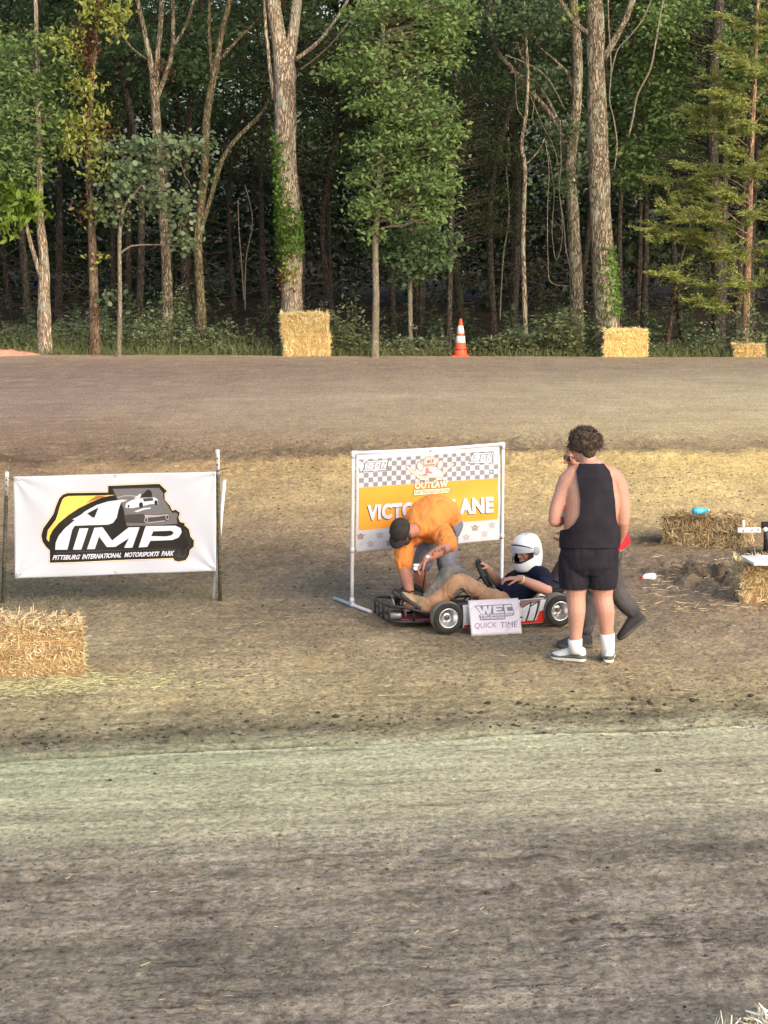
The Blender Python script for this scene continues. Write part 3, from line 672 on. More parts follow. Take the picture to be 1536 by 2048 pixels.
tree('tree', 'tall trunk with a heavy limb reaching up and left, behind the big right-hand trunk', 48.4,
     [[(1155, 690, 27), (1152, 560, 26), (1146, 430, 25), (1140, 330, 24), (1152, 220, 22), (1154, 100, 20), (1146, 0, 18), (1142, -160, 12)], [(1128, 290, 12), (1105, 235, 11), (1060, 180, 10), (1022, 135, 9), (992, 98, 9), (980, 40, 8), (982, -60, 6)], [(1118, 245, 8), (1090, 190, 7), (1062, 150, 6), (1035, 90, 5), (1030, 20, 4)], [(1150, 240, 6), (1140, 160, 6), (1120, 130, 5), (1080, 95, 4), (1050, 60, 3)]], B_GREY,
     [blob(1010, 50, 50, 45, 48.2, .7, 520), blob(1080, 40, 50, 40, 48.2, .7, 420), blob(1090, 155, 45, 20, 48.2, .5, 200), blob(1120, 265, 40, 16, 48.2, .4, 190), blob(1120, 370, 36, 14, 48.0, .4, 150), blob(1150, 340, 24, 40, 48.6, .4, 160)], M_BLUE, 0.13, seed=13, top=2)
tree('tree', 'big rough-barked trunk with ivy at its foot behind the right-hand bale', 46.9,
     [[(1216, 706, 54), (1213, 640, 50), (1206, 520, 45), (1200, 400, 42), (1196, 280, 39), (1192, 150, 36), (1190, 40, 34), (1188, -90, 30), (1186, -260, 20)], [(1205, 120, 14), (1235, 70, 12), (1262, 10, 11), (1285, -80, 9)], [(1182, 70, 12), (1150, 45, 9), (1115, -10, 8), (1090, -90, 6)]], B_GREY,
     [], seed=14, top=2, seg=24, base_flare=1.08,
     extra=[('ivy', [(500, 640, 330, 560, M_IVY, .085), (540, 620, 0, 160, M_IVY, .08), (40, 90, 300, 80, M_RUST, .06)]), ('leaves', [([blob(1165, 10, 20, 20, 46.6, .3, 26)], M_BRIGHT, .12, 'sprout_leaves')])])
tree('tree', 'dark grey trunk rising through leafy vines left of the light cedar', 48.8,
     [[(1437, 690, 27), (1436, 560, 24), (1430, 420, 23), (1424, 280, 22), (1426, 150, 21), (1438, 20, 20), (1444, -140, 14)]], B_DARK,
     [blob(1330, 120, 70, 90, 49.6, .9, 1100), blob(1350, 40, 80, 50, 49.6, .9, 700), blob(1340, 240, 60, 50, 49.6, .8, 600), blob(1300, 310, 60, 40, 49.4, .7, 460), blob(1270, 370, 40, 30, 49.4, .6, 260), blob(1390, 60, 60, 60, 49.8, .8, 500)], M_OAK, 0.13, seed=15, top=2)
# cedar with flat feathery sprays
def cedar():
    rng = np.random.default_rng(31); Y = 47.0
    stem = [(1490, 690, 17), (1492, 620, 16), (1496, 520, 14), (1500, 400, 12), (1504, 280, 10), (1510, 150, 8), (1516, 0, 6), (1520, -140, 3)]
    base = P(1490, 690, Y); bz = gz(base[0], Y)
    t = thing('cedar_tree', 'light barked cedar with feathery yellow-green sprays at the right edge', 'tree', (base[0], Y, bz), 0, 'trees along the edge of the woods')
    pts = [pw(*q[:2], Y, q[2]) for q in stem]; pts = [(np.array([base[0], Y, bz - .1]), pts[0][1] * 1.2)] + pts
    p, r = polyline(pts, 0.16); MB().tube(p, r, 12, wob=0.12, seed=5).build('trunk', B_CEDAR, t, True)
    br = MB(); LV = []
    ends = [(1290, 455, -.3), (1310, 545, -.2), (1345, 395, .2), (1385, 600, -.3), (1330, 420, -.5), (1370, 330, 0), (1400, 250, .3), (1360, 210, .2), (1410, 150, .2), (1440, 90, 0), (1460, 200, -.6), (1455, 300, -.6), (1440, 380, -.7), (1420, 440, -.4), (1450, 500, -.5), (1470, 560, -.5), (1540, 560, -.2), (1570, 480, -.2), (1580, 390, 0), (1570, 300, -.3), (1560, 210, 0), (1560, 110, 0), (1530, 60, -.3), (1450, 30, .2), (1500, 430, -.8), (1520, 330, -.8), (1490, 250, -.7), (1510, 140, -.6), (1405, 500, .4), (1390, 380, .6), (1540, 20, 0), (1480, 340, .5), (1350, 470, .3), (1320, 360, .4), (1420, 180, -.5), (1475, 120, -.5), (1590, 150, .2), (1435, 245, .4)]
    for ex, ey, dz in ends:
        e = P(ex, ey, Y + dz * 1.6); L0 = abs(ex - 1500)
        a = P(1500, min(640, ey + 26 + L0 * 0.18), Y); i = int(np.argmin(np.linalg.norm(p - a, axis=1))); a = p[i]
        q = curve_pts(a, e, 9, 0.06, rng, 0.16)
        br.tube(q, np.linspace(0.020, 0.004, 9), 6, cap=False)
        nk = int(12 + 10 * np.linalg.norm(e - a))
        for k in range(nk):
            tt = rng.uniform(0.35, 1.05); c = a + (e - a) * min(1, tt); j = min(8, int(tt * 8)); c = q[j] + rng.normal(0, .05, 3)
            d = rng.normal(size=3) * np.array([1, 1, .35]) + (e - a) / (np.linalg.norm(e - a) + .1); d /= np.linalg.norm(d)
            sl = rng.uniform(.18, .5); tip = c + d * sl + np.array([0, 0, -.06])
            br.tube(np.array([c, (c + tip) / 2 + [0, 0, .02], tip]), [.005, .003, .002], 4, cap=False)
            m = int(60 * sl / .3); u = rng.random((m, 1)); ax = np.repeat(d[None], m, 0)
            LV.append((c + (tip - c) * u + rng.normal(0, [.045, .045, .018], (m, 3)), ax))
    br.build('branches', B_CEDAR, t, True)
    cen = np.concatenate([l[0] for l in LV]); ax = np.concatenate([l[1] for l in LV])
    V, Fq = leaf_quads(cen, 0.075, rng, 0.1, 0.26, axis=ax, up=0.5)
    obj('crown', fast_mesh('crown', V, Fq), M_CEDAR, t)
cedar()
tree('tree', 'leaning bare sapling stem with a pale leaf spray right of the far bale', 48.2,
     [[(1334, 690, 10), (1342, 640, 9), (1350, 570, 8), (1372, 480, 6), (1395, 400, 5)]], B_BROWN,
     [blob(1400, 585, 34, 26, 47.2, .3, 260), blob(1380, 550, 26, 18, 47.2, .3, 120)], M_CEDAR, .09, seed=17, seg=8, aspect=.35)

# ---- trunks and saplings deeper in the shade (simple, shared crowns)
def proto_tree(seed, h, leaf, lsize, n, kind='broad'):
    rng = np.random.default_rng(seed); top = np.array([rng.normal(0, .4), rng.normal(0, .4), h])
    pts = [(np.array([0, 0, -.3]), .095), (np.array([rng.normal(0, .2), 0, h * .3]), .075), (top * .6 + np.array([rng.normal(0, .4), 0, 0]), .055), (top, .025)]
    p, r = polyline(pts, 0.4); tr = MB(); tr.tube(p, r, 9, wob=.12, seed=seed)
    dead = MB()
    for k in range(26 if kind == 'pine' else 12):             # bare lower branches
        z = rng.uniform(.5, h * .45); i = int(np.argmin(abs(p[:, 2] - z))); a = rng.uniform(0, 6.28); L = rng.uniform(.5, 1.9)
        e = p[i] + np.array([math.cos(a) * L, math.sin(a) * L, rng.uniform(-.5, .5)])
        q = curve_pts(p[i], e, 6, rng.uniform(-.1, .15), rng, .2); dead.tube(q, np.linspace(.013, .003, 6), 4, cap=False)
        for m_ in range(2):
            j = rng.integers(2, 5); dead.tube(curve_pts(q[j], q[j] + rng.normal(0, .35, 3), 4, 0, rng, .2), np.linspace(.006, .002, 4), 4, cap=False)
    bl = []
    for k in range(13):
        z = h * rng.uniform(.38 if kind != 'pine' else .40, 1.0); w = (1.0 + 1.0 * math.sin(math.pi * min(1, max(0, (z / h - .2) / .8)))) * .95
        a = rng.uniform(0, 6.28); bl.append((np.array([math.cos(a) * w * .6, math.sin(a) * w * .6, z]), (w * .8, w * .8, .55), n // 13))
    cen, core = clusters(bl, rng, 30, .24, .5)
    V, Fq = leaf_quads(cen, lsize, rng, .3, .5 if kind != 'pine' else .25)
    for c in core[::3]:
        i = int(np.argmin(np.linalg.norm((p - c) * [1, 1, 1.4] + [0, 0, .5], axis=1))); tr.tube(curve_pts(p[i], c, 5, .1, rng), np.linspace(.025, .005, 5), 4, cap=False)
    return smooth(tr.mesh('trunk')), fast_mesh('crown', V, Fq), smooth(dead.mesh('dead_branches')), leaf
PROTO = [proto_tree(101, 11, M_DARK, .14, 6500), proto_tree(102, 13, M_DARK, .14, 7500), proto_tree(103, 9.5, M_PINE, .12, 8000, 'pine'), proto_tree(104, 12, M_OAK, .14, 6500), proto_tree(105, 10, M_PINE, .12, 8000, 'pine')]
rng = np.random.default_rng(55)
LANDMARKS = [(-150, 'the foliage past the left edge'), (90, 'the twin-stemmed tree at left'), (190, 'the yellow vine trunk'), (330, 'the four-limbed grey trunk'), (402, 'the mossy trunk'), (584, 'the big ivy trunk'), (750, 'the slender oak'), (900, 'the traffic cone'), (1052, 'the crooked thin trunk'), (1210, 'the big rough trunk'), (1340, 'the leaning sapling'), (1437, 'the dark vine-hung trunk'), (1500, 'the light cedar'), (1680, 'the foliage past the right edge')]
ORD = ['first', 'second', 'third', 'fourth', 'fifth']
spots = []
for row, (Y0, n, sp) in enumerate(((51.2, 9, 2.9), (53.8, 11, 2.8), (56.8, 12, 2.9), (60.2, 13, 3.1), (64, 14, 3.2))):
    for k in range(n): spots.append(((k - (n - 1) / 2) * sp + rng.uniform(-.8, .8) + .6 * (row % 2), Y0 + rng.uniform(-1.0, 1.0), row))
for i, (x, y, row) in enumerate(spots):
    k = int(rng.choice(5, p=[.26, .26, .14, .2, .14])); 
    if -3 < x < 2.5 and row == 0: continue                 # the dark gaps of the photograph
    if not -330 < float(proj(np.array([x, y, 1.0]))[0]) < 1870: continue
    tr, cr_, dd, lf = PROTO[k]; s = rng.uniform(.85, 1.25)
    side = 'left' if x < -3 else ('right' if x > 3 else 'middle')
    kind = 'dark needled tree' if k in (2, 4) else 'shaded leafy tree'
    pxl = float(proj(np.array([x, y, 1.0]))[0]); lm = min(LANDMARKS, key=lambda q: abs(q[0] - pxl))[1]
    t = thing('woodland_tree', f'{kind} in the {ORD[row]} row back, behind {lm}', 'tree', (x, y, gz(x, y)), rng.uniform(0, 6.28), 'trees deep in the woods')
    t.scale = (s, s, s * rng.uniform(.9, 1.15))
    for nm, me, mt in (('trunk', tr, B_DARK), ('crown', cr_, lf), ('dead_branches', dd, B_DARK)):
        o = bpy.data.objects.new(nm, me); COL.objects.link(o); o.parent = t
        if nm in STUFF_PARTS: o['kind'] = 'stuff'
        if not me.materials: me.materials.append(mt)
# far mass of the wood
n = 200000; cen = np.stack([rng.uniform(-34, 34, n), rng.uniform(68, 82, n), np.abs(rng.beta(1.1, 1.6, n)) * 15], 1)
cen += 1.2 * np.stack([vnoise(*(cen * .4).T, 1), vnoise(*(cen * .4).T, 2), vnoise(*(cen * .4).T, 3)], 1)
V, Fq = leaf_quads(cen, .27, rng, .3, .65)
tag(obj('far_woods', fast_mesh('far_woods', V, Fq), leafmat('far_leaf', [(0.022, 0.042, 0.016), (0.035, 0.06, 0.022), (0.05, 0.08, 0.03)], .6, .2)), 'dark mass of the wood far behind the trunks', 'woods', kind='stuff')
# brush and dead twigs low in the shade
mb = MB()
for k in range(900):
    x = rng.uniform(-10, 10); y = rng.uniform(48.4, 56); z = gz(x, y) + rng.uniform(0, 2.2); L = rng.uniform(.4, 1.6); a = rng.uniform(0, 6.28)
    mb.tube(curve_pts((x, y, z), (x + L * math.cos(a), y + .5 * L * math.sin(a), z + rng.uniform(-.5, .6)), 6, rng.uniform(-.2, .2), rng, .35), np.linspace(.012, .003, 6), 4, cap=False)
tag(mb.build('dead_brush', B_DARK, None, True), 'tangle of dead twigs in the shade under the trees', 'brush', kind='stuff')

# ---- hanging vines around the big right-hand trunk
def vine(label, pts, Y, w=0.014):
    p, r = polyline([(P(px, py, Y + (q[0] if q else 0)), w) for px, py, *q in pts], .12)
    tag(MB().tube(p, r, 6, wob=.2).build('hanging_vine', B_SMOOTH, None, True), label, 'vine', 'vines hanging in the trees')
vine('pale vine looping down along the right of the big rough trunk', [(1215, -30), (1218, 60), (1222, 140), (1219, 200), (1228, 240), (1234, 290), (1228, 340)], 46.5)
vine('long vine slanting up to the right beside the big rough trunk', [(1222, 150), (1235, 100), (1262, 70), (1290, 30), (1312, -30)], 46.5, .012)
vine('thick brown vine slanting down right of the big rough trunk', [(1330, -20), (1310, 90), (1300, 140), (1275, 190), (1265, 240), (1258, 270)], 47.3, .022)
vine('thin vine hanging loose left of the second trunk', [(1090, 280), (1098, 340), (1095, 420), (1096, 520), (1102, 565), (1140, 572)], 47.7, .010)
vine('twisted vine hanging against the second trunk', [(1120, 240), (1122, 330), (1118, 380), (1128, 450), (1132, 500), (1148, 560)], 47.7, .014)
vine('thin vine crossing the mossy trunk gap', [(476, 400), (478, 460), (484, 540), (488, 600)], 48.6, .012)
vine('bare vine stem hanging in the dark between the two left trunks', [(490, 370), (505, 440), (492, 520), (490, 620)], 49, .014)

for lb, pp, yy, ww in (('bare thin stem bowing in the dark left of the crooked trunk', [(1000, 640), (1006, 520), (1018, 430), (1012, 330)], 49.5, .016), ('looping vine hanging between the crooked trunk and the second trunk', [(1096, 300), (1108, 380), (1104, 460), (1112, 520), (1124, 480), (1122, 400)], 47.9, .010), ('slack vine draped from the heavy left-reaching limb', [(1030, 140), (1036, 220), (1062, 240), (1070, 180)], 48.0, .009), ('thin arching vine under the heavy limb', [(1060, 190), (1085, 250), (1110, 300), (1118, 360)], 48.0, .010),
        ('thin crossing branch high between the two big right-hand trunks', [(1010, 110), (1060, 130), (1098, 160), (1130, 220)], 47.6, .014), ('long bare branch slanting across the upper right of the big pale tree', [(600, 140), (650, 100), (700, 40), (730, -30)], 47.6, .020)):
    vine(lb, pp, yy, ww)

# ---- undergrowth along the lip
def plants(n, x0, x1, Ya, Yb, h0, h1, lf, rng, per=(14, 34), topmask=None):
    cen, ax, st = [], [], MB()
    tops = []
    for k in range(n):
        px = rng.uniform(x0, x1); Y = rng.uniform(Ya, Yb) ; x = (px - 768) / F_PX * Y
        if px < 260: Y += 1.1
        if Y < lip_y(x) + .25: Y = lip_y(x) + .25 + rng.uniform(0, .4)
        z0 = gz(x, Y); h = rng.uniform(h0, h1) * (.9 + 1.0 * float(vnoise2(x * 1.3, Y * .8, 77)))
        lean = rng.normal(0, .14, 2) * h; tip = np.array([x + lean[0], Y + lean[1], z0 + h])
        q = curve_pts((x, Y, z0), tip, 4, 0, rng, .15); st.tube(q, [.006, .005, .004, .002], 3, cap=False)
        m_ = rng.integers(*per); u = rng.uniform(.1, 1, m_)
        base = np.array([[np.interp(t, [0, .33, .67, 1], q[:, i]) for i in range(3)] for t in u])
        a = rng.uniform(0, 6.28, m_); off = rng.uniform(.03, .16, m_)
        d = np.stack([np.cos(a), np.sin(a), rng.uniform(-.2, .5, m_)], 1)
        cen.append(base + d * off[:, None]); ax.append(d); tops.append(tip)
    V, Fq = leaf_quads(np.concatenate(cen), lf, rng, .2, .42, axis=np.concatenate(ax) * .8)
    return V, Fq, st, np.array(tops)
M_WEED = leafmat('weed_leaf', [(0.085, 0.12, 0.05), (0.135, 0.18, 0.075), (0.22, 0.255, 0.13), (0.11, 0.145, 0.07), (0.27, 0.26, 0.15)])
rng = np.random.default_rng(88)
V, Fq, st, tops1 = plants(640, -300, 720, 46.9, 50.2, .3, .95, .11, rng)
mb = MB(); mb.add(V, Fq)
V, Fq, std, _ = plants(220, -80, 1620, 50.2, 57, .4, 1.2, .14, rng, (20, 44))
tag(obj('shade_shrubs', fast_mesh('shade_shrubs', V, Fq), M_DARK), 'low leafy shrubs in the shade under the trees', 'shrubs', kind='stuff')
V2, F2, st2, tops2 = plants(560, 640, 1850, 45.9, 49.2, .2, .8, .11, rng); mb.add(V2, F2)
V3, F3, st3, _ = plants(120, 940, 1160, 45.6, 46.6, .35, .65, .13, rng); mb.add(V3, F3)
tag(mb.build('undergrowth', M_WEED), 'knee-high green weeds growing behind the track lip', 'weeds', kind='stuff')
mb = MB()
for s_ in (st, st2, st3):
    for v in s_.v: pass
    mb.add(np.concatenate(s_.v), np.concatenate(s_.f[4]))
tag(mb.build('weed_stems', pmat('weed_stem', (0.09, 0.10, 0.04), .8)), 'thin green stems of the weeds behind the lip', 'weeds', kind='stuff')
# small white flower heads
tp = np.concatenate([tops1[(proj(tops1)[0] < 720) & (rng.random(len(tops1)) < .5) & (vnoise2(tops1[:, 0] * .8, tops1[:, 1] * .8, 9) > -.1)], tops2[rng.random(len(tops2)) < .16]])
cen = np.repeat(tp, 9, 0) + rng.normal(0, [.07, .07, .03], (len(tp) * 9, 3))
V, Fq = leaf_quads(cen, .03, rng, 0, .9, up=1.2)
tag(obj('white_flowers', fast_mesh('white_flowers', V, Fq), leafmat('white_flower', [(0.3, 0.33, 0.28), (0.4, 0.43, 0.38), (0.2, 0.24, 0.18)], .8, .2)), 'clusters of small white flowers on the weeds', 'flowers', kind='stuff')
# mown grass strip on the far left, fringe of grass along the lip
n = 9000; px = rng.uniform(-80, 420, n); Y = rng.uniform(45.6, 47.6, n); x = (px - 768) / F_PX * Y; ok = Y > lip_y(x) + .1
mb = MB(); mb.add(*blades(np.stack([x, Y], 1)[ok], .03, .10, .006, rng, .5))
n = 3600; px = rng.uniform(-60, 1600, n); x = (px - 768) / F_PX * 47; Y = lip_y(x) + rng.uniform(.3, 2.8, n)
mb.add(*blades(np.stack([x, Y], 1), .15, .5, .006, rng, .4))
n = 4500; px = rng.uniform(-60, 1600, n); x = (px - 768) / F_PX * 46; Y = lip_y(x) + np.abs(rng.normal(.25, .25, n)) + .06
mb.add(*blades(np.stack([x, Y], 1), .05, .24, .006, rng, .45))
tag(mb.build('verge_grass', leafmat('verge_grass', [(0.13, 0.17, 0.055), (0.19, 0.22, 0.08), (0.27, 0.26, 0.12), (0.10, 0.14, 0.05)])), 'green grass fringe along the far lip of the track', 'grass', kind='stuff')

# ================================================================ STRAW BALES
M_STRAW = leafmat('bale_straw', [rgb(206, 180, 136), rgb(226, 210, 164), rgb(184, 152, 110), rgb(236, 226, 184), rgb(216, 198, 148)], .7, .12)
M_STRAWL = leafmat('pale_bale_straw', [rgb(232, 206, 140), rgb(244, 226, 168), rgb(210, 178, 112), rgb(250, 238, 196)], .7, .12)
M_STRAWW = leafmat('bleached_straw', [rgb(240, 236, 214), rgb(250, 248, 236), rgb(222, 208, 170), rgb(246, 240, 204)], .7, .12)
M_STRAWB = leafmat('weathered_straw', [rgb(190, 164, 120), rgb(216, 196, 150), rgb(156, 128, 92), rgb(228, 212, 168), rgb(176, 146, 104)], .7, .12)
M_TWINE = pmat('twine', rgb(190, 150, 96), .8)
def bale(label, a, b, D, H, straw, core_col, n, L=None, z0=None, wid=.0028, slen=(.03, .11), seed=1, group='straw bales', twine=True, anchor=0, shag=.35, vert=.0):
    """a, b: ground points (x, y) of the front bottom edge, left and right as seen from the track"""
    rng = np.random.default_rng(seed); a = np.array(a[:2], float); b = np.array(b[:2], float)
    e1 = (b - a) / np.linalg.norm(b - a)
    if L is None: L = np.linalg.norm(b - a)
    if anchor: a = b - e1 * L
    e2 = np.array([-e1[1], e1[0]]); ctr = a + e1 * L / 2 + e2 * D / 2
    z0 = gz(ctr[0], ctr[1]) - .008 if z0 is None else z0
    t = thing('straw_bale', label, 'straw bale', (ctr[0], ctr[1], z0), math.atan2(e1[1], e1[0]), group)
    tw = [-.22 * D * 2 * .5, .22 * D]            # twine positions across the depth
    th = [H * .33, H * .68]
    def W(q):                                    # local (u along, v depth, w height) -> world
        q = np.asarray(q, float); return np.concatenate([ctr + q[:, :1] * e1 + q[:, 1:2] * e2, z0 + q[:, 2:]], 1)
    def shape(q):                                # bulges and pinches
        u, v, w = q.T; out = q.copy()
        pinch = sum(np.exp(-((w - h) / (.045 * H / .4)) ** 2) for h in th)
        k = .018 * (1 - pinch) * np.clip(1 - abs(w / H - .5) * 1.3, .25, 1)
        nz = .034 * fbm3(q, 5.5, seed + 9) + .018 * fbm3(q, 14, seed) + .014 * fbm3(q, 40, seed + 5)
        out[:, 1] += np.sign(v) * (k + nz) * (abs(v) > D * .49); out[:, 0] += np.sign(u) * (k * .8 + nz) * (abs(u) > L * .49)
        top = w > H * .99; out[:, 2] += top * (nz * 1.4 - .045 * (abs(u) / (L / 2)) ** 5 - .03 * (abs(v) / (D / 2)) ** 5 + .02 * vnoise2(u * 4, v * 4 + seed, 5))
        return out
    mb = MB()
    def face(fn, nu, nv):
        uu, vv = np.meshgrid(np.linspace(0, 1, nu), np.linspace(0, 1, nv)); q = fn(uu.ravel(), vv.ravel())
        i = np.arange(nu * nv).reshape(nv, nu)
        mb.add(W(shape(q)), np.stack([i[:-1, :-1], i[:-1, 1:], i[1:, 1:], i[1:, :-1]], -1).reshape(-1, 4))
    o1 = np.ones_like
    fronts = [lambda u, v: np.stack([(u - .5) * L, -D / 2 * o1(u), v * H], 1), lambda u, v: np.stack([(.5 - u) * L, D / 2 * o1(u), v * H], 1),
              lambda u, v: np.stack([-L / 2 * o1(u), (.5 - u) * D, v * H], 1), lambda u, v: np.stack([L / 2 * o1(u), (u - .5) * D, v * H], 1),
              lambda u, v: np.stack([(u - .5) * L, (v - .5) * D, H * o1(u)], 1)]
    for k, fn in enumerate(fronts): face(fn, 50 if k in (0, 1, 4) else 26, 22)
    mb.build('core', pmat('bale_core', core_col, 1.0, .45, 40, .9, 90, stretch=(1, 1, 2)), t, True)
    nrm = [(0, -1, 0), (0, 1, 0), (-1, 0, 0), (1, 0, 0), (0, 0, 1)]; share = [.42, .06, .12, .12, .28]
    S = MB()
    for fn, nn, s in zip(fronts, nrm, share):
        m = int(n * s); q = shape(fn(rng.random(m), rng.random(m))); nn = np.array(nn, float)
        d = rng.normal(size=(m, 3)); d[:, 2] *= 1 + vert
        d -= nn * (d @ nn)[:, None]; d /= np.linalg.norm(d, axis=1)[:, None]
        d += nn * np.abs(rng.normal(0, shag, m))[:, None]
        R3 = np.stack([np.append(e1, 0), np.append(e2, 0), [0, 0, 1]])
        V, Fq = strands(W(q - nn * .006), d @ R3, rng.uniform(*slen, m), wid * rng.uniform(.6, 1.3, m), rng, .25); S.add(V, Fq)
    # straws poking out past the edges
    m = n // 14; q = np.stack([rng.uniform(-.5, .5, m) * L, rng.uniform(-.5, .5, m) * D, np.full(m, H)], 1); e = rng.integers(0, 3, m)
    q[e == 0, 0] = np.sign(q[e == 0, 0]) * L / 2; q[e == 0, 2] = rng.uniform(0, 1, (e == 0).sum()) * H; q[e == 1, 1] = -D / 2
    d = q - np.array([0, 0, H * .4]); d = d / np.linalg.norm(d, axis=1)[:, None] + rng.normal(0, .5, (m, 3))
    V, Fq = strands(W(shape(q)), d @ R3, rng.uniform(.03, .085, m), wid, rng, .25); S.add(V, Fq)
    S.build('straw', straw, t)
    if twine:
        for h in th:
            c = []
            for u, v in ((-.5, -.5), (.5, -.5), (.5, .5), (-.5, .5), (-.5, -.5)): c.append((u * (L + .012), v * (D + .012), h))
            MB().tube(W(np.array(c)), .0035, 5, cap=False).build('twine', M_TWINE, t)
    return t
q = gp(163, 1349); q2 = gp(0, 1357)
bale('straw bale with a pale fluffy top cut off by the left edge of the photo', q2, q, .46, .40, M_STRAW, rgb(158, 130, 92), 9000, L=.98, seed=2, anchor=1, shag=.18, slen=(.02, .07))
q1, q2 = gp(570, 712.5), gp(656, 712.5)
bale('lower of two stacked bales in front of the big ivy trunk', q1, q2, .46, .45, M_STRAWL, rgb(196, 156, 92), 4200, seed=3, wid=.005, slen=(.05, .14), group='stacked bales at the far track edge', vert=1.0)
zt = gz((q1[0] + q2[0]) / 2, q1[1]) + .43
bale('upper of two stacked bales in front of the big ivy trunk', q1 + np.array([-.05, .02, 0]), q2 + np.array([-.03, .06, 0]), .46, .45, M_STRAWL, rgb(196, 156, 92), 4600, seed=4, z0=zt, wid=.005, slen=(.05, .15), group='stacked bales at the far track edge', vert=1.0)
bale('smooth pale yellow bale in front of the big rough trunk', gp(1209, 713.5), gp(1294, 713.5), .5, .60, M_STRAWL, rgb(206, 176, 104), 4600, seed=5, wid=.0045, slen=(.04, .1), shag=.2)
bale('small low bale at the far track edge by the light cedar', gp(1470, 714), gp(1528, 714), .4, .30, M_STRAWL, rgb(196, 160, 96), 1800, seed=6, wid=.005, slen=(.04, .1))
BALE_E = bale('weathered bale with a blue bottle lying on top', gp(1326, 1087), gp(1480, 1098), .42, .34, M_STRAWB, rgb(120, 94, 64), 7000, seed=7, wid=.003, vert=.8, shag=.26)
BALE_F = bale('bale with a white board on top at the right edge', gp(1486, 1207), gp(1560, 1206), .45, .37, M_STRAW, rgb(158, 130, 92), 6500, L=.95, seed=8, wid=.003, slen=(.03, .09), vert=.6, shag=.2)
hc = gp(1416, 2064, .37); hd = gp(1560, 2014, .37); e1 = (hd - hc)[:2] / np.linalg.norm((hd - hc)[:2]); e2 = np.array([-e1[1], e1[0]])
fl_ = hc[:2] - e2 * .46
bale('bleached bale top poking into the bottom right corner', fl_, fl_ + e1, .46, .37, M_STRAWW, rgb(180, 160, 120), 7000, L=.95, seed=9, wid=.0045, slen=(.04, .10), z0=gz(*fl_), shag=.35, twine=False)

# ================================================================ SMALL THINGS ON THE GROUND
M_WPLAST = pmat('white_plastic', (0.80, 0.80, 0.78), .4, .05, 8)
M_RED = pmat('red_plastic', rgb(206, 52, 44), .4, .1)
M_BLACKP = pmat('black_plastic', (0.02, 0.02, 0.022), .45, .2)
def bottle(name, label, c, axis, L, r, body, cap, band=None, group=None, cap_label=None):
    t = thing(name, label, 'bottle', c, 0, group); ax = np.array(axis, float); ax /= np.linalg.norm(ax); c = np.array(c)
    MB().lathe([(0, 0), (r * .9, 0), (r, L * .05), (r, L * .62), (r * .96, L * .68), (r * .6, L * .8), (r * .38, L * .86), (r * .36, L * .93), (0, L * .93)], c, ax, 20).build('body', body, t, True)
    MB().lathe([(0, L * .9), (r * .44, L * .9), (r * .44, L), (0, L)], c, ax, 16).build('cap', cap, t)
    if band is not None: MB().lathe([(r * 1.02, L * .2), (r * 1.03, L * .22), (r * 1.03, L * .55), (r * 1.02, L * .57)], c, ax, 20).build('label_band', band, t, True)
    return t
c = gp(1309, 1157); dirn = gp(1281, 1160) - c
bottle('bottle', 'white drink bottle with a red cap lying on the dirt', (c[0], c[1], gz(c[0], c[1]) + .036), dirn, .155, .035, pmat('clear_white', (.7, .72, .74), .2, .08), M_RED, pmat('label_print', (.62, .64, .68), .5, .25, 40))
c = P(1384, 1019, float(gp(1384, 1085)[1]) + .2); zt = .34 + .045
c = gp(1386, 1022, zt); c2 = gp(1420, 1021, zt)
bottle('bottle', 'blue plastic bottle lying on the weathered bale', c, c2 - c, .17, .033, pmat('blue_plastic', rgb(56, 160, 214), .3, .15), pmat('pale_blue', rgb(150, 206, 232), .4), pmat('blue_print', rgb(90, 186, 226), .4, .3, 40))
c = gp(1104, 1168); t = thing('cup', 'small white cup lying behind the kart driver', 'cup', (c[0], c[1], gz(c[0], c[1]) + .035), 0)
MB().lathe([(.0, 0), (.026, 0), (.036, .085), (.033, .085), (.024, .004), (0, .004)], (c[0], c[1], gz(c[0], c[1]) + .035), (.3, -1, .05), 20).build('body', M_WPLAST, t, True)
MB().lathe([(.036, .083), (.0385, .085), (.036, .088), (.033, .085)], (c[0], c[1], gz(c[0], c[1]) + .035), (.3, -1, .05), 20).build('rim', M_WPLAST, t, True)

# white board on the right-hand bale
zb = .385; A_ = [gp(1482, 1117, zb), gp(1503, 1130, zb), gp(1620, 1128, zb), gp(1620, 1114, zb)]
A_ = [gp(x, y, zb) for x, y in ((1482, 1116), (1508, 1131), (1640, 1131), (1640, 1114))]
mb = MB(); top = np.array(A_) + [0, 0, .022]; bot = np.array(A_); n4 = len(A_)
mb.poly(top); mb.poly(bot[::-1])
for i in range(n4): j = (i + 1) % n4; mb.poly([bot[i], bot[j], top[j], top[i]])
tag(mb.build('white_board', pmat('worn_white_board', (.74, .76, .78), .6, .1, 6, dirt=rgb(120, 116, 108), dirt_amt=.5, dscale=9), None), 'white board with a cut corner lying on the right edge bale', 'board')

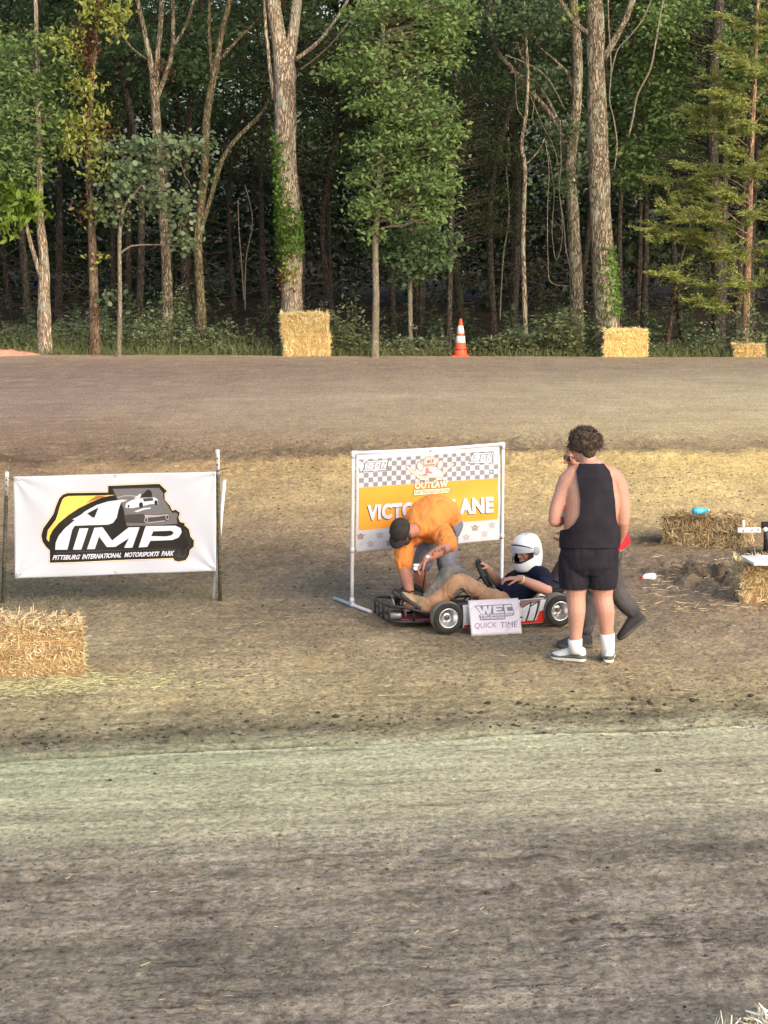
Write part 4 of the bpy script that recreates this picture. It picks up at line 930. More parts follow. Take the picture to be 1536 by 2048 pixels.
# dark stand with a white bolted plate beside the weathered bale
c = gp(1530, 1106); Ys = float(c[1]) - .1
t = thing('metal_stand', 'dark metal stand with a white bolted arm at the right edge', 'stand', (c[0], Ys, 0), 0, None)
M_DKMET = pmat('dark_metal', (.035, .033, .032), .5, .4, 20, metal=.3, dirt=rgb(110, 92, 76), dirt_amt=.5, dscale=14)
M_WMET = pmat('white_metal', (.74, .74, .72), .5, .08, 12, dirt=rgb(120, 110, 100), dirt_amt=.4, dscale=20)
p0, p1 = P(1475, 1062, Ys - .1), P(1521, 1058, Ys - .1)
mb = MB(); mb.box((p0 + p1) / 2, (np.linalg.norm(p1 - p0), .03, .05), bev=.002); mb.build('arm', M_WMET, t, bevel=.003)
for fx in (.25, .62, .88):
    q = p0 + (p1 - p0) * fx; MB().lathe([(0, .006), (.007, .006), (.007, 0)], q + [0, -.0165, 0], (0, -1, 0), 8).build('bolt', M_DKMET, t)
q = P(1487, 1047, Ys - .1); MB().box(q, (.025, .024, .07)).build('clip', M_WMET, t, bevel=.003)
q0, q1 = P(1523, 1050, Ys), P(1580, 1050, Ys); MB().tube([q0, q1], .035, 12).build('crossbar', M_DKMET, t)
MB().tube([P(1533, 1052, Ys), P(1533, 1108, Ys)], .03, 10).build('post', M_DKMET, t)
MB().box(P(1560, 1080, Ys + .02), (.24, .12, .22)).build('housing', M_DKMET, t, bevel=.01)
MB().box((c[0] + .08, Ys, gz(c[0], Ys) + .015), (.5, .3, .03)).build('base', M_DKMET, t, bevel=.005)
q = P(1531, 1059, Ys - .036); MB().lathe([(0, .01), (.02, .01), (.024, 0), (.024, -.01)], q, (0, -1, 0), 16).build('reflector', M_WMET, t)

# traffic cone
M_ORANGE = pmat('cone_orange', rgb(226, 84, 50), .55, .12, 10, dirt=rgb(130, 96, 76), dirt_amt=.35, dscale=8)
M_REFL = pmat('cone_white', (.82, .82, .80), .4, .06, 10, dirt=rgb(150, 140, 128), dirt_amt=.3, dscale=12)
c = gp(921, 711.5); t = thing('traffic_cone', 'orange traffic cone with two white bands at the far track edge', 'traffic cone', c)
Hc = .80; rr = lambda h: .028 + (.145 - .028) * (1 - (h - .03) / (Hc - .03))
z = gz(c[0], c[1]); c = np.array([c[0], c[1], z - .005])
MB().lathe([(rr(.03) + .012, .02), (rr(.04), .045), (rr(Hc - .01), Hc - .01), (.02, Hc), (.016, Hc), (.016, Hc - .05)], c, seg=28).build('body', M_ORANGE, t, True)
for h0, h1 in ((.30, .44), (.49, .66)):
    MB().lathe([(rr(h0) + .0005, h0), (rr(h0) + .004, h0 + .002), (rr(h1) + .004, h1 - .002), (rr(h1) + .0005, h1)], c, seg=28).build('reflective_band', M_REFL, t, True)
MB().box(c + [0, 0, .017], (.37, .37, .03)).build('base', M_ORANGE, t, bevel=.012)
for k in range(3): MB().lathe([(rr(.14) + .002, .15 + .03 * k), (rr(.15) + .003, .16 + .03 * k), (rr(.16) + .001, .165 + .03 * k)], c, seg=28).build('groove', M_BLACKP, t, True) if k == 0 else None

# ================================================================ PRINTED BANNERS
def shape2d(polys, offset=0.0, bez=False):
    """filled 2-D outlines with holes (even-odd) -> verts(n,2), faces"""
    cu = bpy.data.curves.new('c', 'CURVE'); cu.dimensions = '2D'; cu.fill_mode = 'BOTH'; cu.offset = offset
    for pl in polys:
        s = cu.splines.new('POLY'); s.points.add(len(pl) - 1)
        for i, p in enumerate(pl): s.points[i].co = (p[0], p[1], 0, 1)
        s.use_cyclic_u = True
    return _curve_mesh(cu)
def _curve_mesh(cu):
    o = bpy.data.objects.new('tmp', cu); COL.objects.link(o)
    dg = bpy.context.evaluated_depsgraph_get(); dg.update()
    me = bpy.data.meshes.new_from_object(o.evaluated_get(dg)); bpy.data.objects.remove(o)
    v = np.array([q.co[:2] for q in me.vertices]); f = [tuple(p.vertices) for p in me.polygons]
    bpy.data.meshes.remove(me); return v, f
def text2d(s, bold=0.0, shear=0.0, spacing=1.0):
    """bold outlines sometimes fail to fill: step the weight down until the letters cover enough area"""
    a0 = None
    for b_ in (0.0, bold, bold * .7, bold * .4, 0.0):
        v, f = _text2d(s, b_, shear, spacing)
        a = sum(abs(sum(v[q[i]][0] * v[q[(i + 1) % len(q)]][1] - v[q[(i + 1) % len(q)]][0] * v[q[i]][1] for i in range(len(q)))) / 2 for q in f)
        if a0 is None:
            a0 = a; out0 = (v, f)
            if bold == 0: return out0
        elif a > a0 * 1.0 and a < a0 * 2.6: return v, f
    return out0
def _text2d(s, bold=0.0, shear=0.0, spacing=1.0):
    cu = bpy.data.curves.new('t', 'FONT'); cu.body = s; cu.size = 1.0; cu.offset = bold; cu.shear = shear; cu.space_character = spacing; cu.resolution_u = 3
    v, f = _curve_mesh(cu); v = v - v.min(0); return v / np.array([v[:, 0].max(), v[:, 1].max()]), f
class Sheet:
    """a hung sheet: quad of world corners TL, TR, BR, BL with soft waves; prints follow it"""
    def __init__(s, tl, tr, br, bl, wave, px=None):
        s.c = [np.array(q, float) for q in (tl, tr, br, bl)]; s.wave = wave
        n = np.cross(s.c[1] - s.c[0], s.c[3] - s.c[0]); s.n = n / np.linalg.norm(n)
        if s.n[1] > 0: s.n = -s.n
        s.px = np.array(px, float) if px is not None else None
    def uv(s, pts):
        """photograph pixels -> (u, v) on the sheet"""
        pts = np.asarray(pts, float); TL, TR, BR, BL = s.px; uv = np.full((len(pts), 2), .5)
        for _ in range(12):
            u, v = uv[:, :1], uv[:, 1:]
            q = TL * (1 - u) * (1 - v) + TR * u * (1 - v) + BR * u * v + BL * (1 - u) * v
            du = (TR - TL) * (1 - v) + (BR - BL) * v; dv = (BL - TL) * (1 - u) + (BR - TR) * u
            e = pts - q; det = du[:, 0] * dv[:, 1] - du[:, 1] * dv[:, 0]
            uv = uv + np.stack([(e[:, 0] * dv[:, 1] - e[:, 1] * dv[:, 0]) / det, (du[:, 0] * e[:, 1] - du[:, 1] * e[:, 0]) / det], 1)
        return uv
    def at(s, uv, off=0.0):
        u, v = uv[:, :1], uv[:, 1:]; TL, TR, BR, BL = s.c
        q = TL * (1 - u) * (1 - v) + TR * u * (1 - v) + BR * u * v + BL * (1 - u) * v
        return q + s.n * (s.wave(uv[:, 0], uv[:, 1])[:, None] + off)
    def sheet(s, name, mat, parent, nu=110, nv=70, thick=.0012, sag=0.0):
        uu, vv = np.meshgrid(np.linspace(0, 1, nu), np.linspace(0, 1, nv)); uv = np.stack([uu.ravel(), vv.ravel()], 1)
        i = np.arange(nu * nv).reshape(nv, nu); fq = np.stack([i[:-1, :-1], i[1:, :-1], i[1:, 1:], i[:-1, 1:]], -1).reshape(-1, 4)
        me = fast_mesh(name, s.at(uv), fq); smooth(me); o = obj(name, me, mat, parent)
        m = o.modifiers.new('thick', 'SOLIDIFY'); m.thickness = thick; m.offset = -1
        return o
    def put(s, name, vf, mat, parent, off, to_uv=None, label=None):
        v, f = vf
        bm = bmesh.new(); bv = [bm.verts.new((float(p[0]), float(p[1]), 0)) for p in v]
        for q in f:
            try: bm.faces.new([bv[i] for i in q])
            except ValueError: pass
        bmesh.ops.triangulate(bm, faces=bm.faces[:])
        ext = max(float(np.ptp(v[:, 0])), float(np.ptp(v[:, 1])), 1e-6)
        lim = s.lim if hasattr(s, 'lim') else ext / 3
        for _ in range(6):
            ed = [e for e in bm.edges if e.calc_length() > lim]
            if not ed: break
            bmesh.ops.subdivide_edges(bm, edges=ed, cuts=1); bmesh.ops.triangulate(bm, faces=bm.faces[:])
        bm.verts.ensure_lookup_table(); bm.verts.index_update()
        V = np.array([q.co[:2] for q in bm.verts]); Fq = np.array([[q.index for q in g.verts] for g in bm.faces]); bm.free()
        uv = (to_uv or s.uv)(V)
        me = fast_mesh(name, s.at(uv, off), Fq)
        o = obj(name, me, mat, parent)
        if label: o['label'] = label
        return o
def txt_box(s, quad, bold=.0, shear=0.0, spacing=1.0):
    """text fitted in a pixel quad TL, TR, BR, BL"""
    v, f = text2d(s, bold, shear, spacing); TL, TR, BR, BL = [np.array(q, float) for q in quad]
    u, w = v[:, :1], 1 - v[:, 1:]
    return TL * (1 - u) * (1 - w) + TR * u * (1 - w) + BR * u * w + BL * (1 - u) * w, f
def ink(name, r, g, b, rough=.45): return pmat(name, rgb(r, g, b), rough, .04, 20, spec=.4)
I_BLACK = ink('black_print', 22, 20, 18); I_WHITE = ink('white_print', 194, 198, 208); I_GREY = ink('grey_print', 98, 96, 98); I_SILV = ink('silver_print', 206, 220, 234)
I_GOLD = ink('gold_print', 232, 186, 90); I_GOLDD = ink('bronze_print', 150, 104, 50); I_DKGREY = ink('dark_grey_print', 58, 56, 56); I_PALEGOLD = ink('pale_gold_print', 238, 220, 178)
I_LGREY = ink('light_grey_print', 156, 150, 150)
M_VINYL = pmat('white_vinyl', (.46, .485, .545), .42, .025, 3, spec=.5)

# ---- white park banner
YL, YR = float(gp(6, 1208)[1]), float(gp(438, 1204)[1])
def yb(px): return YL + (YR - YL) * (px - 6) / 432.0 - .03
pxq = [(27, 953), (432, 943), (432, 1142), (30, 1157)]
def wave1(u, v):
    d = .010 * np.sin(u * 8 + v * 3) * np.sin(v * 3.5 + 1) + .004 * np.sin(u * 17 - v * 5)
    for cu, cv in ((0, 0), (1, 0), (0, 1), (1, 1)):
        du, dv = abs(u - cu) * 2, abs(v - cv); r = np.hypot(du, dv); a = np.arctan2(dv, du + 1e-6)
        d += .007 * np.exp(-r / .35) * np.sin(a * 9) * np.clip(r / .12, 0, 1)
    return d
sh = Sheet(*[P(x, y, yb(x)) for x, y in pxq], wave1, pxq); sh.lim = 7
t = thing('banner', 'white race park banner with a black and gold logo, strung between two posts', 'banner', gp(222, 1205))
sh.sheet('sheet', M_VINYL, t)
Z = lambda L_: [(80 + x / 4.8, 960 + y / 4.8) for x, y in L_]
outer = Z([(92, 795), (92, 675), (55, 640), (22, 590), (10, 530), (30, 460), (95, 370), (128, 322), (150, 250), (185, 170), (215, 140), (260, 122), (650, 118), (650, 55), (1145, 35), (1220, 105), (1195, 132), (1200, 190), (1245, 240), (1270, 290), (1300, 280), (1345, 310), (1330, 360), (1345, 400), (1390, 410), (1388, 432), (1430, 470), (1445, 540), (1480, 580), (1475, 640), (1440, 670), (1430, 720), (1400, 770), (1330, 785), (1290, 775), (1275, 750)])
sh.put('emblem_border', shape2d([outer], 1.7), I_GOLDD, t, .0008)
sh.put('emblem_border', shape2d([outer], 1.0), I_PALEGOLD, t, .0014)
sh.put('emblem', shape2d([outer], -.2), I_BLACK, t, .0020)
gold = Z([(62, 560), (75, 480), (150, 380), (170, 325), (190, 250), (215, 185), (235, 165), (270, 152), (500, 149), (720, 142), (600, 165), (480, 215), (370, 270), (270, 335), (180, 410), (120, 480), (92, 540), (86, 590), (74, 580)])
sh.put('gold_field', shape2d([gold]), I_GOLD, t, .0026)
sh.put('gold_field', shape2d([Z([(430, 225), (540, 150), (640, 148), (560, 180)])]), I_GOLDD, t, .0032)
sh.put('grey_field', shape2d([Z([(695, 85), (1140, 75), (1180, 120), (1185, 180), (1230, 250), (1265, 312), (1310, 310), (1325, 332), (1310, 370), (1320, 418), (1150, 430), (830, 440), (820, 380), (800, 270), (770, 205), (740, 185), (722, 140)])]), I_GREY, t, .0026)
sh.put('swoosh_line', shape2d([Z([(740, 165), (800, 148), (870, 145), (960, 158), (955, 166), (870, 153), (800, 156), (745, 172)])]), I_LGREY, t, .0032)
bigp = Z([(145, 668), (150, 600), (180, 530), (240, 460), (330, 385), (430, 300), (540, 240), (650, 205), (790, 186), (840, 192), (775, 215), (750, 290), (735, 360), (700, 410), (650, 428), (332, 437), (308, 475), (262, 666)])
bighole = Z([(372, 362), (560, 262), (520, 362)])
lets = [[bigp, bighole], [Z([(378, 462), (463, 462), (395, 665), (315, 665)])],
        [Z([(520, 458), (598, 452), (690, 580), (850, 452), (955, 450), (885, 648), (805, 650), (852, 556), (722, 640), (640, 642), (565, 540), (525, 660), (450, 662)])],
        [Z([(1015, 440), (1300, 436), (1350, 460), (1360, 500), (1330, 550), (1270, 575), (1058, 582), (1028, 640), (945, 646), (1003, 470)]), Z([(1085, 490), (1260, 485), (1285, 505), (1260, 530), (1210, 540), (1066, 536)])]]
for L_ in lets:
    sh.put('letter', shape2d(L_), I_WHITE, t, .0038)
    sh.put('letter_inlay', shape2d(L_, -3.4 if len(L_[0]) > 15 else -2.6), I_SILV, t, .0044)
sh.put('rule_line', shape2d([Z([(150, 692), (500, 676), (1300, 660), (1300, 666), (500, 684), (152, 700)])]), I_DKGREY, t, .0030)
for w_, x0, x1 in (('PITTSBURG', 118, 382), ('INTERNATIONAL', 402, 780), ('MOTORSPORTS', 806, 1140), ('PARK', 1162, 1284)):
    yb0 = lambda x: 768 - (x - 118) * .037
    sh.put('lettering', txt_box(w_, Z([(x0 + 8, yb0(x0) - 48), (x1 + 8, yb0(x1) - 46), (x1 - 6, yb0(x1)), (x0, yb0(x0))]), .035, .15), I_WHITE, t, .0030)
# racers on the emblem
sh.put('race_car_print', shape2d([Z([(805, 365), (830, 330), (990, 322), (1100, 330), (1225, 318), (1252, 352), (1225, 388), (1020, 412), (830, 408)])]), I_DKGREY, t, .0034)
sh.put('race_car_print', shape2d([Z([(1000, 330), (1110, 335), (1225, 325), (1235, 335), (1110, 352), (1010, 360)]), Z([(1030, 404), (1200, 384), (1200, 392), (1030, 412)])]), I_LGREY, t, .0040)
for cx_, cy_, r_ in ((1018, 382, 26), (1222, 355, 26)):
    ring = [(cx_ + r_ * .7 * math.cos(a), cy_ + r_ * math.sin(a)) for a in np.linspace(0, 2 * math.pi, 19)[:-1]]; hole = [(cx_ + r_ * .45 * math.cos(a), cy_ + r_ * .7 * math.sin(a)) for a in np.linspace(0, 2 * math.pi, 19)[:-1]]
    sh.put('race_car_print', shape2d([Z(ring), Z(hole)]), I_LGREY, t, .0046)
sh.put('race_car_print', shape2d([Z([(968, 150), (1000, 120), (1030, 90), (1060, 100), (1075, 130), (1070, 165), (970, 165)])]), I_BLACK, t, .0034)
sh.put('race_car_print', shape2d([Z([(815, 252), (828, 218), (870, 196), (925, 180), (1000, 172), (1100, 166), (1128, 186), (1132, 226), (1060, 230), (1010, 242), (960, 254), (880, 268), (826, 266)])]), I_WHITE, t, .0040)
sh.put('race_car_print', shape2d([Z([(900, 300), (990, 268), (1060, 262), (1062, 272), (1000, 282), (930, 306)])]), I_WHITE, t, .0040)
sh.put('race_car_print', shape2d([Z([(900, 176), (962, 128), (968, 150), (950, 176)])]), I_WHITE, t, .0040)
for cx_, cy_, rx_, ry_ in ((968, 238, 20, 27), (1112, 216, 16, 24), (848, 250, 9, 15)):
    sh.put('race_car_print', shape2d([Z([(cx_ + rx_ * math.cos(a), cy_ + ry_ * math.sin(a)) for a in np.linspace(0, 2 * math.pi, 19)[:-1]])]), I_BLACK, t, .0046)
sh.put('race_car_print', shape2d([Z([(985, 176), (1080, 170), (1088, 196), (995, 206)])]), I_DKGREY, t, .0046)
sh.put('coastline', shape2d([Z([(1395, 470), (1410, 500), (1400, 530), (1440, 580), (1430, 600), (1450, 620), (1420, 660), (1400, 670), (1400, 720), (1380, 740), (1330, 735), (1310, 715), (1340, 705), (1335, 680), (1315, 672), (1318, 667), (1342, 676), (1346, 708), (1320, 716), (1335, 728), (1378, 733), (1394, 716), (1393, 666), (1415, 652), (1442, 620), (1422, 600), (1432, 580), (1392, 530), (1402, 500), (1388, 474)])]), I_DKGREY, t, .0030)
M_GROM = pmat('grommet', (.35, .34, .32), .4, .1, metal=.8)
M_CORD = pmat('dark_cord', (.06, .055, .05), .8)
for u, v in ((.012, .03), (.5, .02), (.988, .03), (.012, .97), (.5, .98), (.988, .97)):
    MB().lathe([(.007, 0), (.010, .002), (.013, .0015), (.013, 0)], sh.at(np.array([[u, v]]), .001)[0], sh.n, 14).build('grommet', M_GROM, t)
def steel_post(label, top, bot, whitefrac):
    tp, bt = P(*top, yb(top[0]) + .06), gp(*bot); bt = np.array([bt[0], bt[1] + .03, gz(bt[0], bt[1]) - .08]); tp = P(*top, bt[1])
    t = thing('fence_post', label, 'post', bt, 0, 'steel posts holding the park banner')
    ax = tp - bt; L = np.linalg.norm(ax); ax /= L
    def tee(a, b, nm, mt, g=0.0):
        x = np.array([1, 0, 0]); y = np.cross(ax, x); y /= np.linalg.norm(y); x = np.cross(y, ax)
        mb = MB()
        for (w_, d_, o_) in ((.034 + g, .006 + g, 0), (.006 + g, .030 + g, .017)):
            c0 = bt + ax * a - y * 0 + y * o_; c1 = bt + ax * b + y * o_
            V = [c + sx * x * w_ / 2 + sy * y * d_ / 2 for c in (c0, c1) for sx, sy in ((-1, -1), (1, -1), (1, 1), (-1, 1))]
            mb.add(V, [[0, 1, 2, 3], [7, 6, 5, 4], [0, 4, 5, 1], [1, 5, 6, 2], [2, 6, 7, 3], [3, 7, 4, 0]])
        mb.build(nm, mt, t)
    tee(0, L * (1 - whitefrac), 'shaft', pmat('green_steel', rgb(78, 82, 68), .6, .3, 30, metal=.2, dirt=rgb(112, 90, 70), dirt_amt=.6, dscale=30))
    tee(L * (1 - whitefrac), L, 'painted_tip', pmat('chipped_white', (.62, .58, .54), .6, .15, 30, dirt=rgb(90, 80, 70), dirt_amt=.7, dscale=40))
    k = .30
    yv = np.cross(ax, (1, 0, 0)); yv /= np.linalg.norm(yv)
    if yv[1] > 0: yv = -yv
    while k < L - .05:
        MB().box(bt + ax * k + yv * .006, (.012, .010, .018)).build('stud', pmat_stud, t); k += .055
    return tp, bt
pmat_stud = pmat('stud_steel', rgb(96, 98, 84), .6, .3, 30, metal=.2)
tpL, btL = steel_post('green steel post with a white tip at the left edge', (14, 943), (4, 1207), .17)
tpR, btR = steel_post('taller green steel post with a white tip right of the park banner', (435, 899), (440, 1204), .155)
def tie(u, v, post, label, tail=None):
    a = sh.at(np.array([[u, v]]), .004)[0]; pts = [a, (a + post) / 2 + [0, -.01, -.004], post + np.array([0, -.03, 0])]
    if tail is not None: pts.append(post + np.array(tail))
    p, r = polyline([(q, .0032) for q in pts], .02)
    MB().tube(p, r, 6).build('tie_cord', M_CORD, t)
axL, axR = (tpL - btL), (tpR - btR)
def on_post(bt, ax, z): return bt + ax * ((z - bt[2]) / ax[2])
for u, v, tail in ((.03, .04, None), (.03, .96, None)): tie(u, v, on_post(btL, axL, sh.at(np.array([[u, v]]))[0][2] + .02), '', tail)
tie(.97, .04, on_post(btR, axR, sh.at(np.array([[1., 0.]]))[0][2]), '', (.09, -.03, .03)); tie(.97, .95, on_post(btR, axR, sh.at(np.array([[1., 1.]]))[0][2]), '', (.05, -.03, -.04))
M_PVC = pmat('white_pvc', (.60, .60, .60), .35, .03, 6, spec=.5)
a = gp(424, 1205); a = np.array([a[0], a[1] + .12, 0]); b = P(449, 960, a[1] + .04)
tpv = thing('plastic_pipe', 'white plastic pipe leaning behind the right banner post', 'pipe', a)
MB().tube([a - [0, 0, .03], b], .017, 14).build('pipe', M_PVC, tpv, True); MB().tube([b, b + (b - a) * .004], .0185, 14).build('end_rim', M_PVC, tpv)

# ---- victory lane banner on a plastic pipe frame
fl0, fr0 = gp(704, 1214), gp(1003, 1183)
YLv, YRv = float(fl0[1]), float(fr0[1])
def yv(px): return YLv + (YRv - YLv) * (px - 704) / 299.0
t = thing('pipe_frame', 'white plastic pipe frame standing behind the kart', 'frame', (fl0 + fr0) / 2)
TLf, TRf = P(706, 906, YLv), P(1006, 888, YRv)
BLf, BRf = np.array([fl0[0], YLv, gz(fl0[0], YLv) + .025]), np.array([fr0[0], YRv, gz(fr0[0], YRv) + .025])
for a, b, nm in ((BLf, TLf, 'upright'), (BRf, TRf, 'upright'), (TLf, TRf, 'top_rail')): MB().tube(curve_pts(a, b, 8, -.006 if nm == 'top_rail' else 0, np.random.default_rng(1), 0), .0155, 16).build(nm, M_PVC, t, True)
for c_, d1, d2 in ((TLf, BLf - TLf, TRf - TLf), (TRf, BRf - TRf, TLf - TRf)):
    mb = MB(); mb.ell(c_, (.021,) * 3, 14, 10)
    for d_ in (d1, d2): mb.tube([c_, c_ + d_ / np.linalg.norm(d_) * .045], .0195, 14)
    mb.build('corner_elbow', M_PVC, t, True)
fdir = gp(742, 1231) - gp(668, 1203); fdir[2] = 0; fl = np.linalg.norm(fdir); fdir /= fl
for c_ in (BLf, BRf):
    MB().tube([c_ - fdir * fl / 2 - [0, 0, .006], c_ + fdir * fl / 2 - [0, 0, .006]], .0155, 14).build('foot_pipe', M_PVC, t, True)
    mb = MB(); mb.tube([c_ - fdir * .045 - [0, 0, .006], c_ + fdir * .045 - [0, 0, .006]], .0198, 14); mb.tube([c_, c_ + [0, 0, .06]], .0198, 14); mb.build('foot_tee', M_PVC, t, True)
for c_, a_, z_ in ((BLf, TLf, P(706, 1100, YLv)[2]), (BRf, TRf, P(1003, 1072, YRv)[2])):
    q = c_ + (a_ - c_) * ((z_ - c_[2]) / (a_[2] - c_[2])); MB().tube([q - [0, 0, .022], q + [0, 0, .022]], .0195, 14).build('coupling', M_PVC, t, True)
pxv = [(711, 910), (1000, 893), (999, 1080), (712, 1105)]
def wave2(u, v):
    d = .006 * np.sin(u * 13 + 1.5) * (1 - v * .5) + .007 * np.sin(u * 5 + v * 5) + .004 * np.sin(v * 17 + u * 4) * u
    for cu, cv in ((0, 0), (1, 0), (0, 1), (1, 1), (.5, 0)):
        du, dv = abs(u - cu) * 1.6, abs(v - cv); r = np.hypot(du, dv); d += .0035 * np.exp(-r / .25) * np.sin(np.arctan2(dv, du + 1e-6) * 7) * np.clip(r / .1, 0, 1)
    return d
vs_ = Sheet(*[P(x, y, yv(x) - .022) for x, y in pxv], wave2, pxv); vs_.lim = 6
t = thing('victory_banner', 'orange and checkered victory lane banner hung on the pipe frame', 'banner', (fl0 + fr0) / 2)
M_VIN2 = pmat('banner_vinyl', (.46, .475, .52), .45, .03, 4)
vs_.sheet('sheet', M_VIN2, t)
I_OR = pmat('orange_print', rgb(228, 150, 56), .45, .05, 5); I_CHK = ink('checker_print', 124, 122, 128); I_BRN = ink('brown_print', 138, 112, 88); I_CREAM = ink('cream_print', 236, 222, 190); I_PINK = ink('pink_print', 206, 176, 170); I_REDP = ink('red_print', 200, 116, 114)
def uvq(u0, v0, u1, v1): return np.array([(u0, v0), (u1, v0), (u1, v1), (u0, v1)])
idf = lambda V: np.asarray(V)
def vput(name, polys, mt, off, px=True, offset=0.0):
    vs_.lim = 6 if px else .025
    return vs_.put(name, shape2d(polys, offset), mt, t, off, None if px else idf)
vput('orange_field', [uvq(.018, .335, .985, .775)], I_OR, .0006, False)
nc = 30; cw = .967 / nc; rh = .0515
sq = MB()
for r_ in range(6):
    for k in range(nc):
        if (k + r_) % 2: continue
        u0 = .018 + k * cw; u1 = u0 + cw; v0 = .045 + (r_ - .3) * rh + .002; v1 = v0 + rh - .002
        if r_ == 0: v0 = .047
        if r_ == 5: v1 = min(v1, .332)
        if v1 <= v0: continue
        sq.poly(vs_.at(uvq(u0, v0, u1, v1), .0006))
o = sq.build('checker_squares', I_CHK, t); o['kind'] = 'stuff'
# ICON marks
def icon(x0, y0, sx, sk):
    def q(L_): return [(x0 + x * sx, y0 + y * sx + x * sx * sk) for x, y in L_]
    vput('icon_plate', [q([(8, -4), (51, -4), (47, 17), (-2, 17), (2, 11)])], I_BLACK, .0014, offset=.8)
    vput('icon_plate', [q([(8, -4), (51, -4), (47, 17), (-2, 17), (2, 11)])], I_WHITE, .0020, offset=-.3)
    I4 = [[[(5, 0), (9, 0), (6, 13), (2, 13)]], [[(12, 0), (23, 0), (22, 4), (15.5, 4), (14, 9), (21, 9), (20, 13), (9, 13)]],
          [[(25, 0), (36, 0), (33, 13), (22, 13)], [(28, 3.5), (31.5, 3.5), (30, 9.5), (26.5, 9.5)]], [[(38, 0), (42, 0), (44, 7), (45.5, 0), (49, 0), (46, 13), (42, 13), (40, 6), (38.5, 13), (35, 13)]]]
    for L_ in I4:
        vput('icon_letter', [q(k) for k in L_], I_BLACK, .0028, offset=.75); vput('icon_letter', [q(k) for k in L_], I_WHITE, .0034, offset=-.1)
icon(724.5, 926, .98, -.05); icon(938.5, 911, .95, -.05)
# outlaw emblem: helmet with the number, two tyres, crossed pistols, scarf
E = lambda L_: [(800 + x / 6.98, 880 + y / 6.98) for x, y in L_]
def disc(cx_, cy_, rx, ry, rot=0, n=20): return [(cx_ + rx * math.cos(a) * math.cos(rot) - ry * math.sin(a) * math.sin(rot), cy_ + rx * math.cos(a) * math.sin(rot) + ry * math.sin(a) * math.cos(rot)) for a in np.linspace(0, 2 * math.pi, n + 1)[:-1]]
for L_ in ([(60, 370), (85, 355), (200, 440), (240, 470), (215, 510), (150, 470)], [(735, 320), (745, 345), (640, 430), (590, 490), (555, 480), (600, 410)]):
    vput('emblem_print', [E(L_)], I_BRN, .0012, offset=.5); vput('emblem_print', [E(L_)], I_PINK, .0018, offset=-.1)
vput('emblem_print', [E([(200, 470), (250, 400), (330, 380), (520, 380), (580, 470), (560, 500), (590, 520), (580, 560), (230, 560), (225, 520)])], I_CREAM, .0016)
for cx_, cy_, ro in ((258, 370, -.35), (545, 345, .4)):
    vput('emblem_print', [E(disc(cx_, cy_, 46, 76, ro))], I_BRN, .0024); vput('emblem_print', [E(disc(cx_, cy_, 38, 64, ro))], I_PINK, .0030); vput('emblem_print', [E(disc(cx_, cy_, 26, 46, ro))], I_CREAM, .0036)
hel = [(305, 330), (305, 280), (330, 240), (370, 228), (430, 228), (470, 245), (490, 290), (485, 340), (460, 375), (340, 375)]
vput('emblem_print', [E(hel)], I_BRN, .0042, offset=.5); vput('emblem_print', [E(hel)], I_PINK, .0048, offset=-.2); vput('emblem_print', [E([(325, 340), (470, 335), (462, 352), (332, 358)])], I_BRN, .0054)
vput('emblem_print', [E([(335, 390), (370, 380), (390, 430), (440, 450), (420, 470), (360, 465), (340, 495), (330, 440)])], I_REDP, .0054)
vput('emblem_print', [E([(240, 470), (270, 490), (330, 465), (380, 500), (340, 500), (250, 500)])], I_REDP, .0050)
vput('emblem_print', [E([(235, 520), (580, 520), (582, 555), (232, 562)]), E([(250, 530), (380, 530), (385, 550), (250, 552)]), E([(480, 530), (570, 530), (570, 550), (480, 552)])], I_BRN, .0050)
vs_.lim = 6
vs_.put('lettering', txt_box('417', E([(345, 278), (445, 270), (443, 318), (350, 326)]), .03), I_BLACK, t, .0056)
vs_.put('lettering', txt_box('OUTLAW', E([(170, 590), (672, 552), (655, 668), (175, 690)]), .09, 0, 1.05), I_BRN, t, .0058); vs_.put('lettering', txt_box('OUTLAW', E([(180, 598), (660, 562), (645, 655), (185, 682)]), .035, 0, 1.1), I_CREAM, t, .0064)
vput('emblem_print', [E([(170, 692), (688, 665), (682, 738), (168, 778)])], I_BRN, .0050, offset=.5); vput('emblem_print', [E([(178, 700), (680, 672), (675, 732), (176, 770)])], I_CREAM, .0056)
vs_.put('lettering', txt_box('KARTING ASSOCIATION', E([(188, 705), (672, 682), (668, 728), (186, 758)]), .03), I_BRN, t, .0062)
# VICTORY LANE
for dx, dy, mt, off in ((-1.6, 1.4, I_BLACK, .0016), (0, 0, I_WHITE, .0024)):
    for w_, x0, x1 in (('VICTORY', 733, 868), ('LANE', 902, 985)):
        yt = lambda x: 1009.5 - (x - 733) * .067
        vs_.put('lettering', txt_box(w_, [(x0 + dx, yt(x0) + dy), (x1 + dx, yt(x1) + dy), (x1 + dx, yt(x1) + 32 + dy), (x0 + dx, yt(x0) + 32 + dy)], .055, 0, 1.08), mt, t, off)
